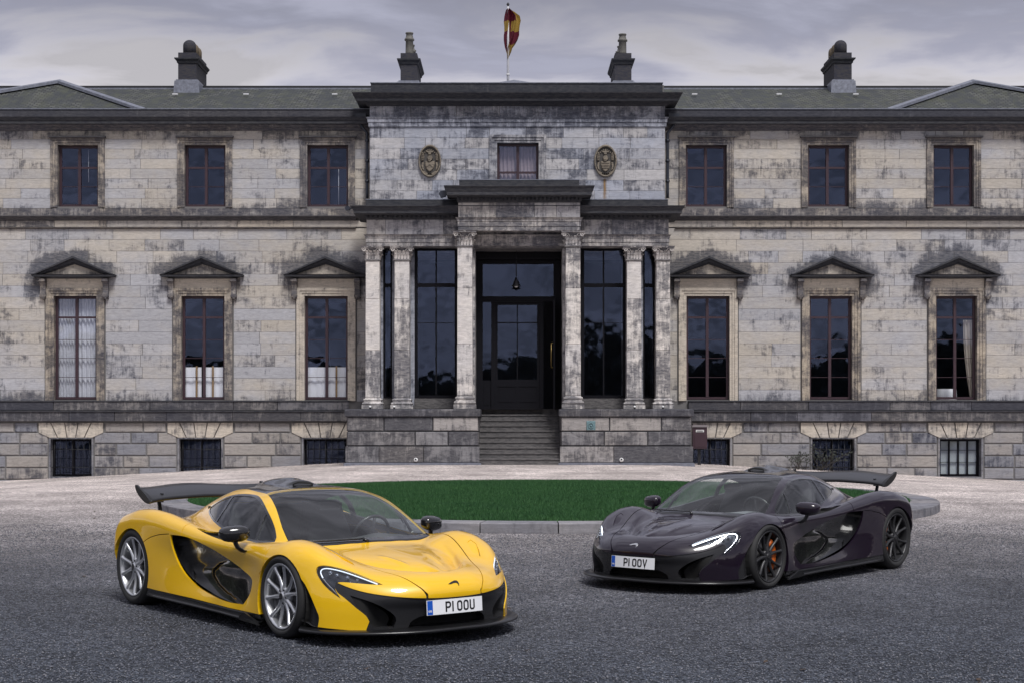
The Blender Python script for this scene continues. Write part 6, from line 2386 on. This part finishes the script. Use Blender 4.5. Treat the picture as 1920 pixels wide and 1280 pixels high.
def skirt_mesh(s):
    b = MB()
    rows = []
    pts = [(-.36, .905, .075, .155), (-.44, .955, .088, .150), (-.62, .962, .094, .146), (-.9, .955, .100, .148), (-1.3, .955, .106, .158), (-1.7, .962, .112, .168), (-2.1, .972, .120, .180), (-2.28, .965, .125, .185)]
    for x, y, z0, z1 in pts:
        rows.append([(x, s * (y - .07), z0), (x, s * (y + .005), z0 - .002), (x, s * (y + .020), z0 + .012), (x, s * (y - .006), z0 + .022), (x, s * (y - .028), z0 + .028), (x, s * (y - .030), z1 - .018), (x, s * (y - .012), z1 - .004), (x, s * (y - .05), z1 + .012)])
    if s < 0: rows = [r[::-1] for r in rows]
    loft_ribbon(b, rows)
    # upright fin at the front end
    v = [(-.30, s * .955, .070), (-.58, s * .985, .092), (-.56, s * .985, .125), (-.50, s * .975, .155), (-.36, s * .955, .105)]
    v2 = [(x, y - s * .015, z) for x, y, z in v]
    n = 5
    f = [(4, 3, 2, 1, 0), (5, 6, 7, 8, 9)] + [(i, (i + 1) % n, (i + 1) % n + n, i + n) for i in range(n)]
    if s < 0: f = [q[::-1] for q in f]
    b.add(v + v2, f)
    return b.mesh()


def wing_mesh():
    b = MB(); rows = []
    N = 24
    for i in range(N + 1):
        u = -1 + 2 * i / N; y = .665 * u; a = abs(u)
        xl = -3.03 + .14 * a ** 2.2; xt = -3.50 + .33 * a ** 2.0
        zl = .948 - .015 * a - .02 * a ** 6; zt = 1.040 + .012 * math.cos(a * math.pi * 1.2) + .012 * a ** 4
        c = xt - xl
        rows.append([(xl, y, zl), (xl + c * .1, y, zl + .020), (xl + c * .4, y, zl + (zt - zl) * .42 + .016), (xl + c * .8, y, zl + (zt - zl) * .80 + .008), (xt, y, zt + .004), (xt, y, zt - .006),
                     (xl + c * .75, y, zl + (zt - zl) * .62 - .012), (xl + c * .35, y, zl + (zt - zl) * .15 - .018), (xl + c * .08, y, zl - .016)])
    loft_ribbon(b, rows)
    return b.mesh()


def endplate_mesh(s):
    b = MB()
    side = [(-2.875, .915), (-2.93, .958), (-3.03, 1.008), (-3.12, 1.045), (-3.175, 1.068), (-3.20, 1.060), (-3.185, 1.020), (-3.12, .968), (-3.02, .922), (-2.93, .900)]
    side = smooth_poly(side, 2)
    n = len(side)
    y0, y1 = s * .655, s * .675
    v = [(x, y0, z) for x, z in side] + [(x, y1, z) for x, z in side]
    f = [tuple(range(n)), tuple(range(2 * n - 1, n - 1, -1))] + [(i, i + n, (i + 1) % n + n, (i + 1) % n) for i in range(n)]
    if s > 0: f = [q[::-1] for q in f]
    b.add(v, f)
    return b.mesh()


def mirror_mesh(s):
    b = MB(); rows = []
    ys_ = [(.862, .30), (.870, .62), (.890, .86), (.93, 1.0), (.98, 1.0), (1.03, .93), (1.062, .80), (1.080, .55), (1.086, .25)]
    for y, k in ys_:
        zc = .783 - .010 * (y - .87) / .2; hz = .062 * k; dx = .075 * k ** .8
        sec = []
        for j in range(16):
            t = 2 * math.pi * j / 16
            cx = math.cos(t); cz = math.sin(t)
            xx = (abs(cx) ** .75) * (1 if cx > 0 else -1); zz = (abs(cz) ** .7) * (1 if cz > 0 else -1)
            xo = dx * 1.25 * xx if xx > 0 else dx * .45 * xx
            sec.append((-.66 - .05 * (y - .87) / .2 + xo, s * y, zc + hz * zz - (.012 if cx > 0 and cz < 0 else 0) * k))
        rows.append(sec if s > 0 else sec[::-1])
    loft_ribbon(b, rows)
    return b.mesh()


def mirror_stalk(s):
    b = MB()
    pts = [(-.67, .965, .75), (-.668, .965, .715), (-.66, .962, .69), (-.64, .952, .66), (-.62, .925, .635), (-.61, .89, .625)]
    rows = []
    for (x, y, z), w in zip(pts, (.036, .030, .028, .028, .030, .034)):
        sec = [(x + w * math.cos(t), s * (y + w * .5 * math.sin(t)), z + w * .35 * math.cos(t)) for t in [2 * math.pi * j / 10 for j in range(10)]]
        rows.append(sec if s < 0 else sec[::-1])
    loft_ribbon(b, rows)
    return b.mesh()


def tub_mesh():
    """wheel wells, floor and bulkheads that keep the inside dark"""
    b = MB()
    b.box(-3.05, .72, -.62, .62, .11, .13)
    b.box(-2.2, -.42, -.86, .86, .112, .15)
    n = 24
    for (cx, cz, r), d in ((ARCH_F, .42), (ARCH_R, .44)):
        for s in (-1, 1):
            v = []; f = []
            for k in range(n + 1):
                t = math.radians(-28 + 236 * k / n)
                for yy in (.915, .50):
                    v.append((cx + (r + .006) * math.cos(t), s * yy, cz + (r + .006) * math.sin(t)))
            for k in range(n): f.append((2 * k, 2 * k + 1, 2 * k + 3, 2 * k + 2))
            nb = len(v)
            v += [(cx + (r + .006) * math.cos(math.radians(-28 + 236 * k / n)), s * .50, cz + (r + .006) * math.sin(math.radians(-28 + 236 * k / n))) for k in range(n + 1)]
            f.append(tuple(range(nb, nb + n + 1)))
            b.add(v, f)
    b.box(-1.95, -1.88, -.55, .55, .15, .92)      # rear bulkhead
    b.box(.02, .06, -.60, .60, .13, .56)
    return b.mesh()


def seat_mesh(yc):
    b = MB()
    prof = [(-.62, .24), (-.66, .34), (-.85, .31), (-1.10, .28), (-1.22, .30), (-1.34, .52), (-1.44, .78), (-1.50, .95), (-1.56, .96), (-1.58, .88), (-1.50, .55), (-1.40, .22), (-1.1, .17)]
    rows = []
    for u, k in ((-.24, .90), (-.21, 1.0), (-.10, .95), (0, .93), (.10, .95), (.21, 1.0), (.24, .90)):
        off = .035 if abs(u) > .15 else 0
        rows.append([(x + (off if i in (5, 6) else 0), yc + u * (1 if z < .7 else .75), z + (off if i in (1, 2, 3) else 0)) for i, (x, z) in enumerate(prof)][::-1])
    loft_ribbon(b, rows)
    return b.mesh()


def dash_mesh():
    b = MB(); rows = []
    for i in range(13):
        u = -1 + i / 6; y = .62 * u; hump = .03 * math.exp(-((y - .33) / .17) ** 2) * (1)
        x0 = -.20 - .10 * u * u
        rows.append([(x0, y, .60), (x0 - .02, y, .655), (x0 - .18, y, .690 + hump), (x0 - .34, y, .695 + hump), (x0 - .42, y, .665 + hump * .5), (x0 - .40, y, .56), (x0 - .3, y, .45), (x0, y, .45)][::-1])
    loft_ribbon(b, rows)
    return b.mesh()


def wheel_rim_mesh():
    b = MB()
    c = Vector((-.70, .36, .70)); ax = Vector((.93, 0, -.36)).normalized(); u = Vector((0, 1, 0)); w = ax.cross(u).normalized()
    pts = [c + (u * math.cos(t) + w * math.sin(t)) * .175 for t in [2 * math.pi * k / 32 for k in range(32)]]
    b.tube(pts, .014, 8, closed=True)
    for a in (200, 340, 90):
        t = math.radians(a); b.tube([c + ax * .02, c + (u * math.cos(t) + w * math.sin(t)) * .17], [.022, .012], 6)
    b.tube([c + ax * .01, c + ax * .25], .035, 8)
    return b.mesh()


def slit_on_surface(b, pts, r, n=5, lift=0.0):
    P = project(body_sdf, np.array(pts, float), 6)
    g = grad(body_sdf, P); g /= np.linalg.norm(g, axis=1)[:, None]
    P = P + g * lift
    b.tube([tuple(p) for p in P], r, n)
    return P


def lift_curve(pts2, fn3, k=3):
    return [fn3(*p) for p in smooth_poly(pts2, k, False)]


def surf_from(axis, a, b, guess):
    """point on the skin: axis 0 -> (y,z) given, solve x from guess; axis 2 -> (x,y) given, solve z; axis 1 -> (x,z) given, solve |y|"""
    lo, hi = guess
    for _ in range(28):
        m = (lo + hi) / 2
        q = {0: (m, a, b), 1: (a, m, b), 2: (a, b, m)}[axis]
        v = body_sdf(*[np.array([float(c)]) for c in q])[0]
        if v < 0: lo = m
        else: hi = m
    return {0: (lo, a, b), 1: (a, lo, b), 2: (a, b, lo)}[axis]


CARM = build_car_meshes()
CARM['wf'] = wheel_meshes(.327, .245, .250)
CARM['wr'] = wheel_meshes(.3515, .325, .263)
CARM['splitter'] = splitter_mesh()
CARM['wing'] = wing_mesh()
CARM['tub'] = tub_mesh()
CARM['dash'] = dash_mesh()
CARM['steer'] = wheel_rim_mesh()

M_tyre = simple('tyre rubber', (.018, .018, .019), .72)
M_carbon = NT('satin carbon fibre')
_w = M_carbon.n('TexWave', Scale=260.0); _w.bands_direction = 'DIAGONAL'
M_carbon.l(M_carbon.n('TexCoord').outputs['Object'], _w.inputs['Vector'])
M_carbon.l(M_carbon.mix(_w.outputs['Fac'], (.006, .006, .007), (.012, .012, .013)), M_carbon.bsdf.inputs['Base Color'])
M_carbon.bsdf.inputs['Roughness'].default_value = .32; M_carbon.bsdf.inputs['Specular IOR Level'].default_value = .3; M_carbon.bsdf.inputs['Coat Weight'].default_value = .3; M_carbon.bsdf.inputs['Coat Roughness'].default_value = .15
M_carbon = M_carbon.mat
M_gloss = simple('gloss black panel', (.007, .007, .008), .16, coat=.8)
M_satin = simple('satin black plastic', (.020, .020, .022), .27)
M_matt = simple('matt black lining', (.006, .006, .006), .8)
M_trim2 = simple('dark alcantara', (.022, .022, .024), .85)
M_lens = glass_mat('clear lamp cover', (.92, .94, .97), .02)
M_scr = glass_mat('windscreen glass', (.92, .97, .95), .03)
M_sgl = glass_mat('tinted side glass', (.86, .91, .89), .03)
M_chrome = simple('bright metal', (.6, .6, .62), .15, metal=1.0)
M_hlb = simple('lamp bowl', (.016, .019, .026), .25)
M_lampu = simple('projector lens', (.22, .24, .28), .12, metal=.6)
M_disc = simple('carbon ceramic disc', (.09, .09, .095), .35, metal=.4)
M_plate = simple('white plate', (.80, .81, .84), .35)
M_pblue = simple('plate blue', (.01, .09, .48), .35)
M_pblack = simple('plate black', (.008, .008, .008), .4)
M_white = simple('plate white print', (.7, .7, .7), .4)


def paint(name, col, rough=.30, metal=0.0, flake=None, coat=1.0):
    m = NT(name)
    lw = m.n('LayerWeight', Blend=.35)
    c = m.mix(lw.outputs['Facing'], col, flake or col)
    m.l(c, m.bsdf.inputs['Base Color'])
    m.bsdf.inputs['Roughness'].default_value = rough; m.bsdf.inputs['Metallic'].default_value = metal
    m.bsdf.inputs['Coat Weight'].default_value = coat; m.bsdf.inputs['Coat Roughness'].default_value = .02
    if col[0] < .1: m.bsdf.inputs['Specular IOR Level'].default_value = .25
    return m.mat


STYLE = {
    'yellow': dict(paint=paint('volcano yellow paint', (.81, .49, .003), .33, 0, (.76, .41, .003)), rim=simple('silver alloy', (.66, .67, .69), .28, metal=.8), cal=simple('dark grey caliper', (.06, .06, .065), .4),
                   mirror=M_gloss, roof=M_gloss, led=(.75, .85, 1.0), leds=.35, dash=simple('charcoal dashboard', (.045, .045, .048), .6), post='U', badge=simple('black badge', (.01, .01, .012), .3)),
    'purple': dict(paint=paint('dark amethyst metallic paint', (.007, .0032, .0095), .30, .0, (.015, .0085, .020)), rim=simple('satin graphite alloy', (.035, .035, .038), .42, metal=.4), cal=simple('orange caliper', (.62, .13, .015), .4),
                   mirror=None, roof=M_gloss, led=(.85, .92, 1.0), leds=2.6, dash=simple('pale grey dashboard', (.17, .175, .19), .55), post='V', badge=simple('silver badge', (.6, .6, .62), .25, metal=.8)),
}


def build_car(style, loc, yaw, label):
    S = STYLE[style]
    car = empty('sports_car', loc, None, yaw)
    tag(car, label, 'car', 'two mid engined supercars parked before the house')

    def part(name, me, mat, parent=None, loc=None, lab=None):
        if len(me.materials) == 0: me.materials.append(M_matt)
        o = bpy.data.objects.new(name, me); C.objects.link(o)
        o.parent = parent or car
        if loc: o.location = loc
        o.material_slots[0].link = 'OBJECT'; o.material_slots[0].material = mat
        if lab: o['label'] = lab
        return o
    P = S['paint']
    body = part('body_shell', CARM['body_shell'], P)
    part('bonnet', CARM['bonnet'], P)
    part('front_fascia', CARM['fascia'], M_satin)
    for q in CARM['gap']: part('panel_gap', q, M_matt, body)
    part('grille', CARM['grille'], M_matt)
    part('underbody', CARM['sill'], M_satin)
    part('wheel_well', CARM['tub'], M_matt)
    part('cabin_lining', CARM['liner'], M_trim2)
    part('windscreen', CARM['screen'], M_scr)
    part('roof_panel', CARM['roof'], S['roof'])
    part('splitter', CARM['splitter'], M_carbon)
    for i, s in enumerate((-1, 1)):
        d = part('door', CARM['door'][i], P)
        part('door_insert', CARM['insert'][i], M_gloss, d)
        wf = part('window_frame', CARM['wframe'][i], M_gloss, d)
        part('side_window', CARM['glass'][i], M_sgl, d)
        part('shoulder_intake', CARM['slot'][i], M_matt, body)
        part('wing_vent', CARM['fvent'][i], P, body)
        part('corner_intake', CARM['intake'][i], M_matt)
        part('corner_duct', CARM['duct'][i], M_satin)
        h = part('headlight', CARM['headback'][i], M_hlb)
        part('lamp_cover', CARM['head'][i], M_lens, h)
        part('side_skirt', CARM.setdefault('skirt%d' % s, skirt_mesh(s)), M_carbon)
        mm = part('door_mirror', CARM.setdefault('mirror%d' % s, mirror_mesh(s)), S['mirror'] or P)
        part('mirror_stalk', CARM.setdefault('stalk%d' % s, mirror_stalk(s)), M_carbon, mm)
        # running light strip along the upper edge of the lamp, and the lamp units
        key = 'led%d' % s
        if key not in CARM:
            b = MB()
            edge = smooth_poly([(.560, .476), (.62, .512), (.69, .547), (.755, .571), (.808, .580), (.836, .570), (.848, .545), (.846, .505), (.835, .465), (.815, .42), (.80, .39)], 4, False)
            pts = [surf_from(0, y, z, (0.2, 1.2)) for y, z in edge]
            P3 = np.array(pts); g = grad(body_sdf, P3); g /= np.linalg.norm(g, axis=1)[:, None]; P3 = P3 - g * .016
            P3[:, 1] *= s
            b.tube([tuple(q) for q in P3[:int(len(P3) * .72)]], .0048, 6)
            CARM[key] = b.mesh()
            b = MB()
            b.tube([tuple(q) for q in P3[int(len(P3) * .70):]], [.0055] * (len(P3) - int(len(P3) * .70)), 6)
            CARM['indicator%d' % s] = b.mesh()
            b = MB()
            for (y, z, r) in ((.805, .548, .017), (.775, .535, .014), (.722, .520, .015), (.668, .505, .010)):
                q = np.array([surf_from(0, y, z, (.2, 1.2))]); gg = grad(body_sdf, q); gg /= np.linalg.norm(gg)
                c = q[0] - gg[0] * .030; c2 = q[0] - gg[0] * .014
                c[1] *= s; c2[1] *= s
                b.tube([tuple(c), tuple(c2), tuple(c2 + (c - c2) * .25)], [r * .7, r, r * .6], 14)
            CARM['lampu%d' % s] = b.mesh()
        lm = simple('running light', (.8, .85, .9), .3, emit=S['led'], estr=S['leds'])
        part('running_light', CARM[key], lm, h)
        part('indicator_strip', CARM['indicator%d' % s], M_chrome, h)
        part('lamp_unit', CARM['lampu%d' % s], M_lampu, h)
    # wheels
    for wx_, key, R_, yo in ((0, 'wf', .327, .932), (-2.67, 'wr', .3515, .945)):
        for s in (-1, 1):
            w = empty('wheel', (wx_, s * yo, R_), car)
            if s < 0: w.rotation_euler = (0, 0, math.pi)
            for q in CARM[key]['bolts']:
                part('wheel_bolt', q, M_iron, w).rotation_euler = (0, R(9 if wx_ == 0 else 21), 0)
            for k, mt in (('tyre', M_tyre), ('rim', S['rim']), ('centre_cap', M_satin), ('brake_disc', M_disc), ('backing_plate', M_matt), ('brake_caliper', S['cal'])):
                o = part(k, CARM[key][k], mt, w)
                if k == 'rim': o.rotation_euler = (0, R(9 if wx_ == 0 else 21), 0)
                if k == 'brake_caliper':
                    # caliper sits behind the axle on the front wheel, ahead of it on the rear
                    back = (wx_ == 0)
                    o.rotation_euler = (0, (math.pi if (s > 0) == back else 0), 0)
    # rear wing
    wg = part('rear_wing', CARM['wing'], M_carbon)
    for s in (-1, 1):
        part('end_plate', CARM.setdefault('endp%d' % s, endplate_mesh(s)), M_carbon, wg)
        k = 'strut%d' % s
        if k not in CARM:
            b = MB()
            b.tube([(-3.05, s * .46, .62), (-3.10, s * .46, .80), (-3.16, s * .46, .965)], [.022, .020, .018], 10)
            b.box(-3.22, -3.06, s * .46 - .012, s * .46 + .012, .90, .985)
            b.tube([(-3.02, s * .46, .70), (-3.04, s * .46, .80)], .036, 12)
            CARM[k] = b.mesh()
        part('wing_strut', CARM[k], M_hlb, wg)
    # airbox mouth on the roof
    if 'mouth' not in CARM:
        b = MB()
        b.add([(-1.232 - .02 * abs(math.sin(t)), .105 * math.cos(t), 1.124 + .024 * math.sin(t)) for t in [2 * math.pi * k / 24 for k in range(24)]], [tuple(range(24))])
        CARM['mouth'] = b.mesh()
    part('roof_intake', CARM['mouth'], M_matt)
    # cabin
    part('dashboard', CARM['dash'], S['dash'])
    for yc in (.36, -.36): part('seat', CARM.setdefault('seat%s' % yc, seat_mesh(yc)), M_trim2)
    part('steering_wheel', CARM['steer'], M_satin)
    if 'rvm' not in CARM:
        b = MB(); b.cbox(-.11, .11, 0, .03, -.03, .03, .008); CARM['rvm'] = b.mesh()
        b = MB()
        for s in (-1, 1):
            pts = []
            for t in np.linspace(0, 1, 10):
                y = (-.10 - .50 * t); x = -.118 - .115 * t ** 1.6
                pts.append(surf_from(2, x, y, (.4, 1.3)))
        b = MB(); P3 = np.array(pts) + (0, 0, .016); b.tube([tuple(p) for p in P3], .008, 6)
        q = surf_from(2, -.085, -.06, (.4, 1.3)); b.tube([(q[0], q[1], q[2] + .004), tuple(P3[0] + (0, .0, .004))], [.016, .011], 8)
        CARM['wiper'] = b.mesh()
        b = MB()
        rows = []
        for t in np.linspace(-1, 1, 25):
            y = .66 * t
            xi = np.interp(abs(y), [0, .15, .33, .50, .60, .67], [-.092, -.10, -.13, -.175, -.215, -.262])
            a = surf_from(2, xi + .012, y, (.4, 1.3)); c = surf_from(2, xi - .045, y, (.4, 1.3))
            rows.append([(a[0], a[1], a[2] + .003), (c[0], c[1], c[2] + .003), (c[0], c[1], c[2] - .004), (a[0], a[1], a[2] - .004)][::-1])
        loft_ribbon(b, rows); CARM['scuttle'] = b.mesh()
    o = part('rear_view_mirror', CARM['rvm'], M_satin, None, (-.80, 0, .955)); o.rotation_euler = (0, 0, -math.pi / 2)
    part('wiper', CARM['wiper'], M_satin)
    part('scuttle_trim', CARM['scuttle'], M_gloss)
    # nose badge
    if 'badge' not in CARM:
        b = MB()
        L = [(-.052, .000), (-.02, .012), (.012, .020), (.034, .020), (.045, .012), (.046, -.004), (.038, -.020), (.036, -.004), (.026, .005), (.0, .004), (-.03, -.002)]
        # u runs to the car's left, v runs up the nose
        pts = [surf_from(0, u, .450 + v, (.5, 1.2)) for u, v in L]
        v_ = [(p[0] + .0035, p[1], p[2] + .002) for p in pts] + [tuple(p) for p in pts]; n = len(L)
        f = [tuple(range(n))[::-1]] + [(i, (i + 1) % n, (i + 1) % n + n, i + n) for i in range(n)]
        b.add(v_, f); CARM['badge'] = b.mesh()
    part('nose_badge', CARM['badge'], S['badge'])
    # number plate, built facing -y then turned to face forward
    pl = empty('number_plate', (1.040, 0, .285), car); pl.rotation_euler = (R(-4), 0, R(90))
    b = MB()
    o_ = rrect(-.26, .26, -.0555, .0555, .008, 3)
    n = len(o_)
    # gentle curve of the plate with the nose
    bend = lambda x: .45 * x * x * .55
    m = 16; v = []; f = []
    for i in range(m + 1):
        x = -.26 + .52 * i / m
        for (y, z) in ((bend(x), -.0555), (bend(x), .0555), (bend(x) + .006, .0555), (bend(x) + .006, -.0555)): v.append((x, y, z))
    for i in range(m):
        for k in range(4): f.append((i * 4 + k, i * 4 + (k + 1) % 4, i * 4 + 4 + (k + 1) % 4, i * 4 + 4 + k))
    f = [q[::-1] for q in f]
    f.append((0, 1, 2, 3)); f.append((m * 4 + 3, m * 4 + 2, m * 4 + 1, m * 4))
    b.add(v, f)
    part('plate_backing', b.mesh(), M_plate, pl)

    def text(name, s_, x, z, h, w, st, gap, space, mat, ypos):
        for ch in s_:
            if ch == ' ': x += space; continue
            ww = st if ch == '1' else w
            b = MB()
            for pts, cl in glyph(ch, x, z, h, ww, st):
                stroke_poly(b, pts, st, cl, 0)
            b.v = [(q[0], q[1] + bend(q[0]) - .0022, q[2]) for q in b.v]
            part(name, b.mesh(), mat, pl)
            x += ww + gap
    text('plate_character', 'P1 00' + S['post'], -.098, -.039, .078, .050, .0125, .011, .022, M_pblack, 0)
    b = MB(); v = []
    for i in range(4):
        x = -.256 + .046 * i / 3
        v += [(x, bend(x) - .0012, -.0525), (x, bend(x) - .0012, .0525)]
    b.add(v, [(0, 2, 3, 1), (2, 4, 5, 3), (4, 6, 7, 5)])
    part('country_band', b.mesh(), M_pblue, pl)
    text('country_letter', 'GB', -.249, -.034, .016, .013, .0032, .003, .004, M_white, 0)
    return car


build_car('yellow', (-1.0678, 12.58, 0), -.904, 'bright yellow supercar with black side panels and silver wheels, plate P1 OOU')
build_car('purple', (1.853, 15.941, 0), -2.2848, 'dark purple supercar with graphite wheels and glowing headlights, plate P1 OOV')
